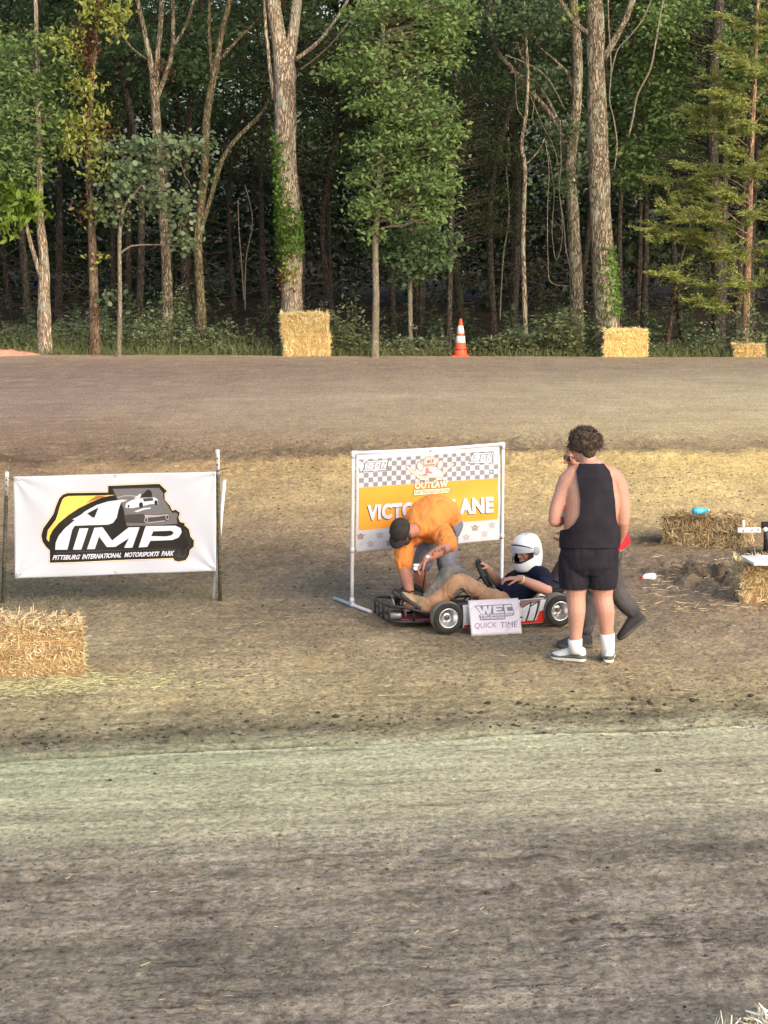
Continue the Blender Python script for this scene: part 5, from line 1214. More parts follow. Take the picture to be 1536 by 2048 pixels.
# small emblems along the bottom
for k, (cx_, cy_) in enumerate(((721, 1072), (759, 1070), (740, 1087), (778, 1085), (800, 1066), (930, 1074), (948, 1055), (967, 1067), (983, 1049), (912, 1057), (840, 1080), (870, 1062))):
    s_ = 2.0; q = lambda L_: [(cx_ + x * s_, cy_ + y * s_) for x, y in L_]
    o = vput('small_emblem', [q([(-4.2, -1), (-3.4, -1.6), (-1.8, -.2), (-1.6, -1.6), (-.8, -2.6), (.8, -2.6), (1.6, -1.7), (1.8, -.4), (3.4, -2), (4.2, -1.4), (2.4, .4), (2.6, 1), (-2.6, 1.3), (-2.4, .5)]), q([(-1.2, -.4), (1.2, -.6), (1.2, .1), (-1.2, .3)]), q([(-3, 1.6), (3, 1.3), (3, 2.2), (-3, 2.5)]), q([(-2.6, 2.8), (2.6, 2.5), (2.6, 3.1), (-2.6, 3.4)])], I_LGREY if k % 3 else I_BRN, .0012)
for u, v in ((.006, .012), (.994, .012), (.5, .01), (.006, .985), (.994, .985)):
    q = vs_.at(np.array([[u, v]]), .003)[0]; p_ = vs_.at(np.array([[-.012 if u < .3 else (1.012 if u > .7 else .5), v - (.03 if u == .5 else .012)]]), .022)[0]
    MB().tube([q, (q + p_) / 2 + vs_.n * .012, p_], .003, 6).build('cable_tie', M_CORD, t)

# ---- quick time sign leaning on the kart
pxs = [(936, 1201), (1036, 1196), (1044, 1268), (943, 1273)]
b0, b1 = gp(943, 1273), gp(1044, 1268); b0[2] = gz(b0[0], b0[1]) + .002; b1[2] = gz(b1[0], b1[1]) + .002
bl_, br_ = b0, b1
tl_, tr_ = P(936, 1201, float(b0[1]) + .10), P(1036, 1196, float(b1[1]) + .10)
ws = Sheet(tl_, tr_, br_, bl_, lambda u, v: 0.002 * np.sin(u * 3), pxs); ws.lim = 12
t = thing('quick_time_sign', 'white quick time sign board leaning against the kart side', 'sign', (b0 + b1) / 2)
ws.sheet('board', pmat('sign_board', (.60, .60, .63), .4, .03, 6), t, 14, 10, .004)
W_ = lambda L_: [(920 + x / 6.98, 1180 + y / 6.98) for x, y in L_]
I_LAV = ink('lavender_print', 206, 199, 211); I_SLATE = ink('slate_print', 112, 100, 124); I_STRIPE = ink('pale_stripe', 186, 188, 208)
def wput(nm, polys, mt, off, offset=0.0): return ws.put(nm, shape2d(polys, offset), mt, t, off)
wput('tint_field', [W_([(130, 170), (800, 128), (842, 580), (172, 618)])], I_LAV, .0008)
for L_ in ([(760, 270), (830, 190), (835, 215), (765, 300)], [(600, 590), (830, 380), (836, 420), (660, 592)], [(140, 260), (300, 175), (330, 172), (145, 290)], [(540, 190), (600, 140), (612, 140), (545, 200)], [(330, 600), (380, 570), (392, 572), (350, 602)]): wput('stripe', [W_(L_)], I_STRIPE, .0014)
wec = [[(222, 232), (275, 230), (312, 300), (322, 228), (368, 226), (390, 296), (396, 224), (440, 222), (428, 335), (378, 338), (352, 276), (346, 341), (298, 345)], [(455, 222), (590, 215), (596, 240), (500, 245), (502, 262), (580, 258), (584, 282), (505, 288), (508, 306), (608, 300), (612, 326), (465, 334)], [(612, 215), (712, 208), (722, 238), (650, 242), (660, 298), (738, 294), (748, 322), (630, 328)]]
wput('wec_plate', [W_([(205, 226), (715, 200), (755, 328), (735, 362), (628, 372), (625, 412), (285, 425), (265, 360), (295, 345)])], I_SLATE, .0016, .5)
for L_ in wec: wput('wec_letter', [W_(L_)], I_WHITE, .0022)
ws.put('lettering', txt_box('WEST EXCAVATING', W_([(275, 350), (735, 330), (733, 358), (277, 380)]), .05, .1), I_WHITE, t, .0022)
ws.put('lettering', txt_box('& CONTRACTING', W_([(285, 386), (620, 372), (618, 402), (290, 414)]), .05, .1), I_WHITE, t, .0022)
ws.put('lettering', txt_box('QUICK', W_([(200, 470), (505, 452), (510, 542), (205, 560)]), .0, .12), I_SLATE, t, .0022)
ws.put('lettering', txt_box('TIME', W_([(560, 455), (800, 440), (805, 524), (566, 536)]), .0, .12), I_SLATE, t, .0022)

# ================================================================ KART
wf, wr = gp(893, 1267), gp(1113, 1252)                  # near wheels' contact points
hd_ = (wf - wr)[:2]; WB = float(np.linalg.norm(hd_)); hd_ = hd_ / WB     # heading
lf_ = np.array([-hd_[1], hd_[0]])                        # kart's left, towards the camera
TRK = .47
KO = (wf[:2] + wr[:2]) / 2 - lf_ * TRK
KZ = gz(KO[0], KO[1]) + .002
def K(x, y, z): return np.array([*(KO + hd_ * x + lf_ * y), KZ + z])
def KP(px, py, ly):
    """point of the kart's lengthwise vertical plane (ly metres left of its axis) seen at a pixel"""
    d = ray(px, py); n = np.array([*lf_, 0]); o = np.array([*(KO + lf_ * ly), 0])
    return CAM + d * (((o - CAM) @ n) / (d @ n))
def k_of(p): q = np.asarray(p)[:2] - KO; return float(q @ hd_), float(q @ lf_), float(p[2] - KZ)
LF3, HD3 = np.array([*lf_, 0]), np.array([*hd_, 0])
t = KART = thing('go_kart', 'black and red racing go-kart with a white number 11 side panel', 'go-kart', (KO[0], KO[1], KZ), math.atan2(hd_[1], hd_[0]))
M_TUBE = pmat('frame_black', (.02, .02, .022), .4, .2, 12, dirt=rgb(100, 88, 76), dirt_amt=.22, dscale=10)
M_REDT = pmat('frame_red', rgb(92, 20, 24), .4, .15, 12, dirt=rgb(110, 92, 78), dirt_amt=.4, dscale=10)
M_TYRE = pmat('tyre_rubber', (.028, .027, .026), .85, .25, 20, .3, 60)
M_TREAD = pmat('dusty_tread', rgb(128, 116, 98), .95, .25, 14, .5, 50)
M_ALU = pmat('polished_alloy', (.62, .62, .64), .28, .08, 10, metal=.85, spec=.5)
M_HUB = pmat('hub_dark', (.10, .10, .10), .4, .2, metal=.6)
M_STEEL = pmat('steel', (.35, .35, .36), .4, .1, metal=.8)
def wheel(c, side, R=.132, w=.13, steer=0.0):
    """c: centre; side +1 = the kart's left"""
    ax = LF3 * side; ax = np.array([ax[0] * math.cos(steer) - ax[1] * math.sin(steer), ax[0] * math.sin(steer) + ax[1] * math.cos(steer), 0])
    rim = .076
    ty = MB().lathe([(rim, w * .40), (rim + .006, w * .5), (R * .80, w * .53), (R * .93, w * .46), (R * .97, w * .40)], c, ax, 48)
    ty.lathe([(R * .97, -w * .40), (R * .93, -w * .46), (R * .8, -w * .53), (rim + .006, -w * .5), (rim, -w * .40)], c, ax, 48)
    wo_ = ty.build('tyre', M_TYRE, t, True)
    MB().lathe([(R * .968, w * .41), (R, w * .30), (R * 1.005, 0), (R, -w * .30), (R * .968, -w * .41)], c, ax, 48).build('tread', M_TREAD, wo_, True)
    rim_o = MB().lathe([(rim + .007, w * .48), (rim + .001, w * .51), (rim - .004, w * .46), (rim - .008, w * .30), (rim - .020, w * .22), (rim - .024, w * .08), (rim - .036, w * .04), (.040, w * .02), (.030, w * .07), (.0, w * .07)], c, ax, 40)
    rim_o.lathe([(0, -w * .2), (rim - .02, -w * .3), (rim, -w * .45)], c, ax, 32)
    ro = rim_o.build('rim', M_ALU, t, True)
    MB().lathe([(0, w * .16), (.018, w * .16), (.022, w * .12), (.022, w * .05)], c, ax, 20).build('hub', M_HUB, ro, True)
    u = np.cross(ax, (0, 0, 1)); v = np.array([0, 0, 1.0])
    for k in range(3):
        a = k * 2.094 + .5; MB().lathe([(0, w * .10), (.006, w * .10), (.006, w * .05)], c + .031 * (math.cos(a) * u + math.sin(a) * v), ax, 8).build('wheel_bolt', M_STEEL, ro)
    MB().tube([c + ax * w * .25 + (rim - .020) * u, c + ax * w * .33 + (rim - .024) * u], .004, 6).build('valve_stem', M_HUB, ro)
XF, XR = WB / 2, -WB / 2
wheel(K(XF, TRK, .132), 1, .132, .125, -.06); wheel(K(XF, -TRK, .132), -1, .132, .125, -.06)
wheel(K(XR, TRK, .136), 1, .136, .17); wheel(K(XR, -TRK, .136), -1, .136, .17)
def ktube(name, pts, r, mat, parent=None, seg=10, step=.04):
    p, rr = polyline([(K(*q), r) for q in pts], step); return MB().tube(p, rr, seg).build(name, mat, parent or t, True)
MB().tube([K(XR, -TRK - .04, .136), K(XR, TRK - .02, .136)], .018, 12).build('rear_axle', M_STEEL, t, True)
fr = None
for s in (1, -1):
    ktube('frame_rail', [(XR - .16, s * .28, .10), (XR, s * .30, .09), (XR + .3, s * .33, .055), (XF - .2, s * .30, .055), (XF + .1, s * .20, .06), (XF + .30, s * .15, .065)], .015, M_REDT)
    ktube('side_bar', [(XR + .20, s * .33, .06), (XR + .24, s * .47, .09), (0, s * .50, .10), (XF - .24, s * .48, .09), (XF - .20, s * .33, .06)], .0125, M_TUBE)
    ktube('side_bar', [(XR + .22, s * .34, .08), (XR + .24, s * .47, .19), (0, s * .49, .20), (XF - .26, s * .47, .19), (XF - .22, s * .34, .08)], .0125, M_TUBE)
    ktube('tie_rod', [(XF - .05, s * .05, .11), (XF - .06, s * TRK - s * .05, .12)], .007, M_STEEL)
    ktube('stub_axle', [(XF, s * .28, .10), (XF, s * (TRK - .01), .132)], .014, M_STEEL)
ktube('front_axle_beam', [(XF, -.30, .08), (XF, .30, .08)], .016, M_REDT)
for x in (XF - .35, XR + .22, XR - .14): ktube('cross_member', [(x, -.31, .07), (x, .31, .07)], .014, M_REDT)
# floor pan, curved up at the nose
mb = MB(); xs_ = np.linspace(XR + .32, XF + .30, 14); V = []
for x in xs_:
    w_ = np.interp(x, [XR + .3, XF - .1, XF + .40], [.31, .27, .15]); z_ = .042 + .03 * max(0, x - XF) / .4
    V += [K(x, -w_, z_), K(x, w_, z_), K(x, w_, z_ - .006), K(x, -w_, z_ - .006)]
for i in range(13):
    b_ = i * 4; mb.add(V[b_:b_ + 8], [[0, 1, 5, 4], [3, 7, 6, 2], [1, 2, 6, 5], [0, 4, 7, 3]])
mb.build('floor_pan', M_REDT, t)
# front bumper cage
fb = .40
def ftube(pts, nm='front_bumper'): return ktube(nm, pts, .0115, M_TUBE)
ftube([(XF - .12, .36, .10), (XF + .12, .30, .145), (XF + fb - .12, .25, .185), (XF + fb, .20, .20), (XF + fb + .02, 0, .20), (XF + fb, -.20, .20), (XF + fb - .12, -.25, .185), (XF + .12, -.30, .145), (XF - .12, -.36, .10)])
ftube([(XF + .10, .24, .055), (XF + .26, .22, .06), (XF + fb - .02, .18, .065), (XF + fb, 0, .065), (XF + fb - .02, -.18, .065), (XF + .26, -.22, .06), (XF + .10, -.24, .055)])
for x, y in ((fb, .19), (fb, -.19), (fb + .01, .06), (fb + .01, -.06), (.20, .235), (.20, -.235)): ktube('bumper_strut', [(XF + x, y, .065), (XF + x, y, .198)], .010, M_TUBE)
for s in (1, -1):                                            # pedals
    ktube('pedal', [(XF + .22, s * .13, .06), (XF + .26, s * .13, .17), (XF + .255, s * .17, .21)], .008, M_STEEL)
MB().box(K(XF + .30, .05, .085), (.10, .06, .045)).build('brake_cylinder', M_STEEL, t, bevel=.006)
# side panel with the number
I_RED = ink('panel_red', 206, 52, 44, .3); I_PW = pmat('panel_white', (.72, .72, .72), .25, .06, 8, dirt=rgb(120, 108, 96), dirt_amt=.35, dscale=10)
a0, a1 = k_of(KP(925, 1200, TRK + .01)), k_of(KP(1086, 1200, TRK + .01))
xL, xR = a0[0], a1[0]
def pan(u, v, off=0.0):   # u 0..1 front->rear, v 0..1 bottom->top
    u, v = np.asarray(u, float), np.asarray(v, float); x = xL + (xR - xL) * u; y = TRK + .012 + .018 * np.sin(v * math.pi) + off; z = .035 + .19 * v + .02 * u * v
    return np.stack([KO[0] + hd_[0] * x + lf_[0] * y, KO[1] + hd_[1] * x + lf_[1] * y, KZ + z], -1)
uu, vv = np.meshgrid(np.linspace(0, 1, 24), np.linspace(0, 1, 10)); i = np.arange(240).reshape(10, 24)
me = fast_mesh('side_panel', pan(uu.ravel(), vv.ravel()), np.stack([i[:-1, :-1], i[:-1, 1:], i[1:, 1:], i[1:, :-1]], -1).reshape(-1, 4)); smooth(me)
o = SP_ = obj('side_panel', me, I_PW, t); m = o.modifiers.new('thick', 'SOLIDIFY'); m.thickness = .006; m.offset = 1
def pprint(nm, poly, mt, off):
    v, f = shape2d([poly]); v = np.asarray(v); bm = bmesh.new(); bv = [bm.verts.new((p[0], p[1], 0)) for p in v]
    for q in f: bm.faces.new([bv[k] for k in q])
    for _ in range(4):
        bmesh.ops.triangulate(bm, faces=bm.faces[:]); ed = [e for e in bm.edges if e.calc_length() > .06]
        if ed: bmesh.ops.subdivide_edges(bm, edges=ed, cuts=1)
    bmesh.ops.triangulate(bm, faces=bm.faces[:]); bm.verts.index_update()
    V = np.array([q.co[:2] for q in bm.verts]); Fq = np.array([[q.index for q in g.verts] for g in bm.faces]); bm.free()
    return obj(nm, fast_mesh(nm, pan(V[:, 0], V[:, 1], off), Fq), mt, SP_)
um = lambda px: (px - 925) / 161.0
vm = lambda py: 1 - (py - 1197) / 54.0
pz = lambda L_: [(um(920 + x / 6.98), min(.985, max(.015, vm(1180 + y / 6.98)))) for x, y in L_]
pprint('panel_graphic', [(.01, .015), (.99, .015), (.99, .13), (.01, .13)], I_RED, .0082)
pprint('panel_graphic', pz([(1040, 500), (1090, 310), (1185, 285), (1160, 500)]), I_RED, .0088)
pprint('panel_graphic', pz([(825, 110), (1185, 100), (1100, 160), (850, 230), (825, 230)]), ink('panel_mauve', 120, 84, 84), .0082)
for L_ in ([(850, 225), (975, 160), (990, 165), (915, 455), (860, 460), (905, 270), (850, 290)], [(965, 215), (1085, 150), (1110, 160), (1030, 460), (925, 460), (975, 300)]):
    pprint('number_edge', pz(L_), I_BLACK, .0096)
for L_ in ([(850, 240), (962, 182), (895, 452), (862, 455)], [(968, 232), (1068, 180), (1010, 448), (925, 446)], [(1112, 170), (1190, 135), (1170, 285), (1092, 305)]):
    pprint('number', pz(L_), I_WHITE, .0104)
# seat
seat = MB(); xs0 = k_of(KP(1060, 1190, 0))[0]
prof = [(.24, .07, .17), (.12, .055, .20), (0, .06, .21), (-.10, .12, .21), (-.16, .24, .20), (-.21, .36, .17)]
V = []; nseg = 13
for px_, pz_, pw_ in prof:
    for k in range(nseg):
        a = -1 + 2 * k / (nseg - 1); V.append(K(xs0 - .10 + px_ - .02 * a * a, pw_ * a, pz_ + .10 * abs(a) ** 3))
idx_ = np.arange(len(V)).reshape(len(prof), nseg); seat.add(V, np.stack([idx_[:-1, :-1], idx_[:-1, 1:], idx_[1:, 1:], idx_[1:, :-1]], -1).reshape(-1, 4))
o = seat.build('seat', pmat('seat_shell', (.03, .03, .035), .35, .2), t, True); m = o.modifiers.new('t', 'SOLIDIFY'); m.thickness = .008; m = o.modifiers.new('s', 'SUBSURF'); m.levels = m.render_levels = 1
# engine behind the seat on the far side, chain guard, rear bumper
MB().box(K(XR + .06, -.27, .15), (.20, .18, .16), rot=np.array([[hd_[0], lf_[0], 0], [hd_[1], lf_[1], 0], [0, 0, 1]])).build('engine_block', M_HUB, t, bevel=.012)
for k in range(6): MB().box(K(XR + .06, -.27, .235 + k * .011), (.15, .15, .005), rot=np.array([[hd_[0], lf_[0], 0], [hd_[1], lf_[1], 0], [0, 0, 1]])).build('cooling_fin', M_STEEL, t)
ktube('exhaust', [(XR + .10, -.18, .20), (XR + .0, -.12, .21), (XR - .12, -.10, .20), (XR - .26, -.10, .18)], .02, M_STEEL)
MB().lathe([(0, .006), (.085, .006), (.085, -.006), (0, -.006)], K(XR, -.12, .136), LF3, 32).build('sprocket', M_STEEL, t)
ktube('rear_bumper', [(XR - .10, .20, .10), (XR - .26, .22, .14), (XR - .28, 0, .15), (XR - .26, -.22, .14), (XR - .10, -.20, .10)], .0125, M_TUBE)
rb = [k_of(KP(x, y, .28)) for x, y in ((1098, 1194), (1100, 1177), (1116, 1184), (1135, 1190))]
ktube('roll_hoop', [(rb[0][0], .28, rb[0][2] - .06), (rb[0][0], .28, rb[0][2] + .02), (rb[1][0], .28, rb[1][2]), (rb[2][0] - .01, .20, rb[2][2] + .02), (rb[3][0] - .05, .0, rb[2][2] + .02), (rb[2][0], -.24, rb[1][2]), (rb[0][0], -.26, rb[0][2] - .06)], .0095, M_TUBE, seg=8)
MB().lathe([(.055, .004), (.10, .004), (.10, -.004), (.055, -.004)], K(XR, .14, .136), LF3, 36).build('brake_disc', M_STEEL, t)
MB().box(K(XR + .09, .14, .15), (.05, .04, .06)).build('brake_caliper', M_HUB, t, bevel=.006)
ktube('brake_line', [(XF + .28, .05, .10), (XF, .10, .07), (XR + .4, .20, .07), (XR + .1, .15, .17)], .004, M_BLACKP)
ktube('throttle_cable', [(XF + .24, -.13, .12), (XF - .1, -.2, .07), (XR + .4, -.24, .07), (XR + .1, -.27, .24)], .004, M_BLACKP)
ktube('drive_chain', [(XR + .06, -.12, .08), (XR + .02, -.12, .225), (XR - .04, -.12, .21)], .006, M_HUB)
# fuel tank and linkages between the front wheel and the sign
a = k_of(KP(922, 1222, .30)); MB().box(K(a[0], .25, .15), (.16, .14, .13), rot=np.array([[hd_[0], lf_[0], 0], [hd_[1], lf_[1], 0], [0, 0, 1]])).build('fuel_tank', M_BLACKP, t, bevel=.02)
a = k_of(KP(932, 1243, .44)); MB().box(K(a[0], .44, .075), (.05, .03, .11), rot=np.array([[hd_[0], lf_[0], 0], [hd_[1], lf_[1], 0], [0, 0, 1]])).build('bracket', M_STEEL, t, bevel=.004)
# steering wheel and column
sc_ = KP(969, 1150, 0); top_, bot_ = KP(954, 1124, 0), KP(984, 1177, 0)
ax_ = np.cross(top_ - bot_, LF3); ax_ /= np.linalg.norm(ax_)
if ax_ @ HD3 > 0: ax_ = -ax_
ax_ = ax_ + LF3 * .42; ax_ /= np.linalg.norm(ax_)       # turned a little to the open side
rw = float(np.linalg.norm(top_ - bot_)) / 2
a1_ = np.cross(ax_, LF3); a1_ /= np.linalg.norm(a1_); a2_ = np.cross(ax_, a1_)
ring = [sc_ + rw * (math.cos(q) * a1_ + math.sin(q) * a2_) for q in np.linspace(0, 2 * math.pi, 33)]
swo = MB().tube(ring, .0155, 10, cap=False).build('steering_wheel', pmat('grip_black', (.022, .022, .022), .6, .2), t, True)
for q in (0.3, 2.6, 4.5): MB().tube([sc_ - ax_ * .02, sc_ + rw * .97 * (math.cos(q) * a1_ + math.sin(q) * a2_)], [(.018, .006), (.013, .005)], 8).build('spoke', M_TUBE, swo)
MB().lathe([(0, .012), (.04, .008), (.042, -.02), (0, -.02)], sc_, ax_, 20).build('hub', M_TUBE, swo, True)
MB().tube([sc_ - ax_ * .02, K(XF - .06, 0, .09)], .010, 10).build('steering_column', M_STEEL, t, True)
for s in (1, -1): ktube('column_stay', [(XF - .30, s * .14, .06), (k_of(sc_)[0] + .12, 0, .24)], .008, M_TUBE)

# ================================================================ PEOPLE
def unit(v): v = np.asarray(v, float); return v / (np.linalg.norm(v) + 1e-9)
def frame(f, u):
    f = unit(f); l = unit(np.cross(u, f)); u = np.cross(f, l); return f, l, u
def skinmat(name, col, red=(.5, .2, .14)):
    m, nt, out = newmat(name); b = N(nt, 'BsdfPrincipled', Roughness=.55); b.inputs['Specular IOR Level'].default_value = .35
    tc = N(nt, 'TexCoord'); n = N(nt, 'TexNoise', Scale=7.0, Detail=5.0); nt.links.new(tc.outputs['Object'], n.inputs['Vector'])
    n2 = N(nt, 'TexNoise', Scale=90.0, Detail=3.0); nt.links.new(tc.outputs['Object'], n2.inputs['Vector'])
    c = mixcol(nt, ramp(nt, n.outputs[0], [(.42, (0, 0, 0)), (.72, (.45,) * 3)]), col, red)
    c = mixcol(nt, .5, c, ramp(nt, n2.outputs[0], [(.3, (.8,) * 3), (.7, (1.15,) * 3)]), 'MULTIPLY')
    nt.links.new(c, b.inputs[0])
    try: b.inputs['Subsurface Weight'].default_value = .12; b.inputs['Subsurface Radius'].default_value = (.012, .005, .003)
    except Exception: pass
    nt.links.new(b.outputs[0], out.inputs[0]); return m
def cloth(name, col, var=.15, dirt=None, amt=.4, dsc=6): return pmat(name, col, .9, var, 9, .25, 220, spec=.15, dirt=dirt, dirt_amt=amt, dscale=dsc)
def head(mb, c, f, u, s=1.0):
    f, l, u = frame(f, u); c = np.array(c); R3 = np.stack([f, l, u], 1)
    def e(a, b_, d, r, rings=9): mb.ell(c + s * (f * a + l * b_ + u * d), np.array(r) * s, 14, rings, rot=R3)
    e(-.012, 0, .032, (.098, .078, .094), 12); e(.028, 0, -.04, (.068, .060, .082)); e(.062, 0, -.098, (.028, .032, .024)); e(.078, 0, .03, (.022, .052, .016))
    e(.095, 0, -.062, (.014, .026, .010)); e(.062, .035, -.025, (.028, .024, .026)); e(.062, -.035, -.025, (.028, .024, .026))
    mb.tube([c + s * (f * .088 + u * .02), c + s * (f * .112 - u * .012), c + s * (f * .118 - u * .026)], [.010 * s, .013 * s, .016 * s], 10)
    for q in (1, -1):
        e(-.008, q * .080, -.004, (.020, .011, .032)); 
def eyes(c, f, u, parent, s=1.0, iris=(.06, .04, .03)):
    f, l, u = frame(f, u); c = np.array(c)
    for q in (1, -1):
        p = c + s * (f * .083 + l * q * .031 + u * .004)
        eo = MB().ell(p, (.0125 * s,) * 3, 12, 8).build('eye', pmat('eye_white', (.7, .68, .66), .2), parent, True)
        MB().ell(p + f * .008 * s, (.006 * s,) * 3, 10, 6).build('iris', pmat('iris', iris, .2), eo, True)
        MB().tube([c + s * (f * .092 + l * q * .012 + u * .026), c + s * (f * .096 + l * q * .032 + u * .031), c + s * (f * .086 + l * q * .052 + u * .024)], [.003, .0045, .002], 6).build('eyebrow', M_HAIR, parent, True)
def hand(mb, w, d, n, curl=.6, ts=1, s=1.0):
    """w wrist, d pointing direction, n the way the fingers curl, ts side of the thumb along d x n"""
    d = unit(d); n = unit(n - d * np.dot(n, d)); lat = np.cross(d, n); w = np.array(w)
    mb.tube([w - d * .01, w + d * .035 * s, w + d * .075 * s, w + d * .098 * s], [(.027 * s, .021 * s), (.038 * s, .018 * s), (.042 * s, .016 * s), (.036 * s, .012 * s)], 12, ref=lat)
    for o, L in ((-.031, .060), (-.011, .076), (.010, .082), (.030, .074)):
        o = o * -ts * -1
        p = w + d * .09 * s + lat * o * s; a = 0.0; pts = [p - d * .012]
        for k, fr in enumerate((.45, .32, .23)):
            a += curl * (.55, .9, .7)[k]; dr = d * math.cos(a) + n * math.sin(a) + lat * o * .8; p = p + unit(dr) * L * fr * s; pts.append(p)
        mb.tube(pts, [.0105 * s, .0098 * s, .0088 * s, .0075 * s], 8); mb.ell(pts[-1], (.0077 * s,) * 3, 8, 6)
    p = w + d * .02 * s + lat * ts * .028 * s; q1 = p + unit(d * .75 + lat * ts * .7 + n * .35) * .042 * s; q2 = q1 + unit(d * .9 + lat * ts * .25 + n * .5) * .034 * s; q3 = q2 + unit(d + n * .6) * .026 * s
    mb.tube([p, q1, q2, q3], [.014 * s, .012 * s, .0105 * s, .008 * s], 8); mb.ell(q3, (.0082 * s,) * 3, 8, 6)
def limb(mb, pts, rad, seg=14):
    p, r = polyline(list(zip([np.array(q, float) for q in pts], rad)), .03); mb.tube(p, r, seg)
    mb.ell(p[0], (r[0],) * 3, 12, 8); mb.ell(p[-1], (r[-1],) * 3, 12, 8)
def shoe(heel, toe, up, upper, sole, parent, trim=None, L=None, lace=None, name='shoe', tongue=True):
    heel, toe = np.array(heel, float), np.array(toe, float); f, l, u = frame(toe - heel, up); L = np.linalg.norm(toe - heel)
    xs_ = np.array([0, .03, .12, .3, .5, .68, .84, .95, 1.0]) * L; hw = np.array([.018, .032, .037, .036, .041, .049, .046, .032, .012]); tp = np.array([.085, .108, .116, .112, .096, .078, .064, .054, .040])
    ms = MB(); V = []; n = 20
    for x, w_ in zip(xs_, hw):                                # sole: rounded slab
        for k, (sx, z_) in enumerate(((-1.06, .004), (-1.0, 0), (1.0, 0), (1.06, .004), (1.10, .028), (-1.10, .028))): V.append(heel + f * x + l * sx * w_ + u * (z_ + .012 * max(0, (x / L - .75) / .25) ** 2))
    k = np.arange(6); k2 = (k + 1) % 6; m_ = len(xs_)
    ms.add(V, np.concatenate([np.stack([i * 6 + k, i * 6 + k2, (i + 1) * 6 + k2, (i + 1) * 6 + k], 1) for i in range(m_ - 1)] + [np.array([[0, 5, 4, 3], [0, 3, 2, 1]]), np.array([[0, 1, 2, 3], [0, 3, 4, 5]]) + (m_ - 1) * 6]))
    so = ms.build(name, sole, parent, True)
    mu = MB(); rows = []
    na = 13
    for x, w_, h_ in zip(xs_, hw, tp):
        for a in np.linspace(0, math.pi, na):
            ca, sa = math.cos(a), math.sin(a); rows.append(heel + f * x + l * (w_ * 1.04 * np.sign(ca) * abs(ca) ** .7) + u * (.024 + (h_ - .024) * sa ** .75))
    i = np.arange(m_ * na).reshape(m_, na); mu.add(rows, np.stack([i[:-1, :-1], i[1:, :-1], i[1:, 1:], i[:-1, 1:]], -1).reshape(-1, 4))
    mu.add([*[rows[q] for q in range(na)], heel + u * .024], [[q, q + 1, na] for q in range(na - 1)]); mu.add([*[rows[(m_ - 1) * na + q] for q in range(na)], toe + u * .024], [[q + 1, q, na] for q in range(na - 1)])
    mu.build('upper', upper, so, True)
    if trim is not None:
        mt = MB(); V = []
        for x, w_, h_ in zip(xs_, hw * 1.10, tp):
            for sx in (1, -1):
                pass
        for sx in (1, -1):
            V = []
            for x, w_, h_ in zip(xs_[:8], hw * 1.09, tp):
                zz = .052 if x < .12 * L else .050 + .012 * math.sin(x / L * 7)
                V += [heel + f * (x - .002) + l * sx * w_ * 1.0 + u * .026, heel + f * (x - .002) + l * sx * w_ * .99 + u * zz]
            mt.add(V, [[2 * q, 2 * q + 1, 2 * q + 3, 2 * q + 2] for q in range(7)])
        mt.poly([heel - f * .006 + l * .022 + u * .026, heel - f * .006 - l * .022 + u * .026, heel - f * .004 - l * .020 + u * .052, heel - f * .004 + l * .020 + u * .052])
        o = mt.build('trim_panel', trim, so, True); m = o.modifiers.new('t', 'SOLIDIFY'); m.thickness = .003; m.offset = 0
    if lace is not None:
        for k in range(4):
            x = L * (.42 + .075 * k); h_ = np.interp(x, xs_, tp) + .004; MB().tube([heel + f * x + l * .024 + u * (h_ - .012), heel + f * x + u * h_, heel + f * x - l * .024 + u * (h_ - .012)], .0035, 6).build('lace', lace, so)
    return so
M_HAIR = pmat('dark_brown_hair', (.075, .052, .038), .7, .4, 60, .4, 200)
S_FAIR = skinmat('fair_skin', rgb(186, 142, 124), rgb(182, 116, 99)); S_TAN = skinmat('ruddy_skin', rgb(180, 126, 104), rgb(168, 94, 77))
def person(label, loc): return thing('person', label, 'person', (loc[0], loc[1], gz(loc[0], loc[1])))

# ---------------------------------------------------------------- 1: man in a black tank top, seen from behind
Y1 = float(gp(1185, 1324)[1])
pr = person('man in a black tank top and shorts standing with his back to the camera', gp(1185, 1324))
Q = lambda x, y, dy=0.0: P(x, y, Y1 + dy)
tors = [(1178, 1132, .175, .13), (1179, 1105, .205, .155), (1180, 1075, .208, .165), (1181, 1040, .200, .158), (1183, 1005, .198, .145), (1184, 975, .200, .132), (1184, 952, .178, .112), (1182, 936, .125, .085), (1179, 922, .072, .066)]
mb = MB(); tp_ = [Q(x, y) for x, y, a, b in tors]; tr_ = [(a, b) for x, y, a, b in tors]
mb.tube(tp_, tr_, 28, ref=(1, 0, 0))
hc_ = Q(1168, 893, .02); hf, hu = (-.62, .78, -.08), (0.02, .05, 1)
limb(mb, [Q(1179, 932), Q(1175, 915, .01), Q(1170, 898, .02)], [.070, .062, .060])
head(mb, hc_, hf, hu)
limb(mb, [Q(1150, 950, .01), Q(1136, 962, .02), Q(1123, 990, .02), Q(1112, 1020, .0), Q(1108, 1041, .0)], [.075, .076, .062, .052, .045]); wL = Q(1126, 1040, .20)
limb(mb, [Q(1108, 1041, .0), Q(1115, 1043, .10), wL], [.046, .044, .031])
hand(mb, wL, Q(1130, 1030, .30) - wL, Q(1150, 1030, .26) - Q(1130, 1030, .26), .9, -1)
limb(mb, [Q(1216, 950, .01), Q(1231, 962, .02), Q(1241, 990, .01), Q(1246, 1020, 0), Q(1246, 1042, 0)], [.075, .078, .068, .058, .048]); wR = Q(1236, 1082, .16)
limb(mb, [Q(1246, 1042, 0), Q(1244, 1060, .06), wR], [.049, .047, .033]); hand(mb, wR, Q(1230, 1100, .26) - wR, np.array([-1, .2, .1]), .6, 1)
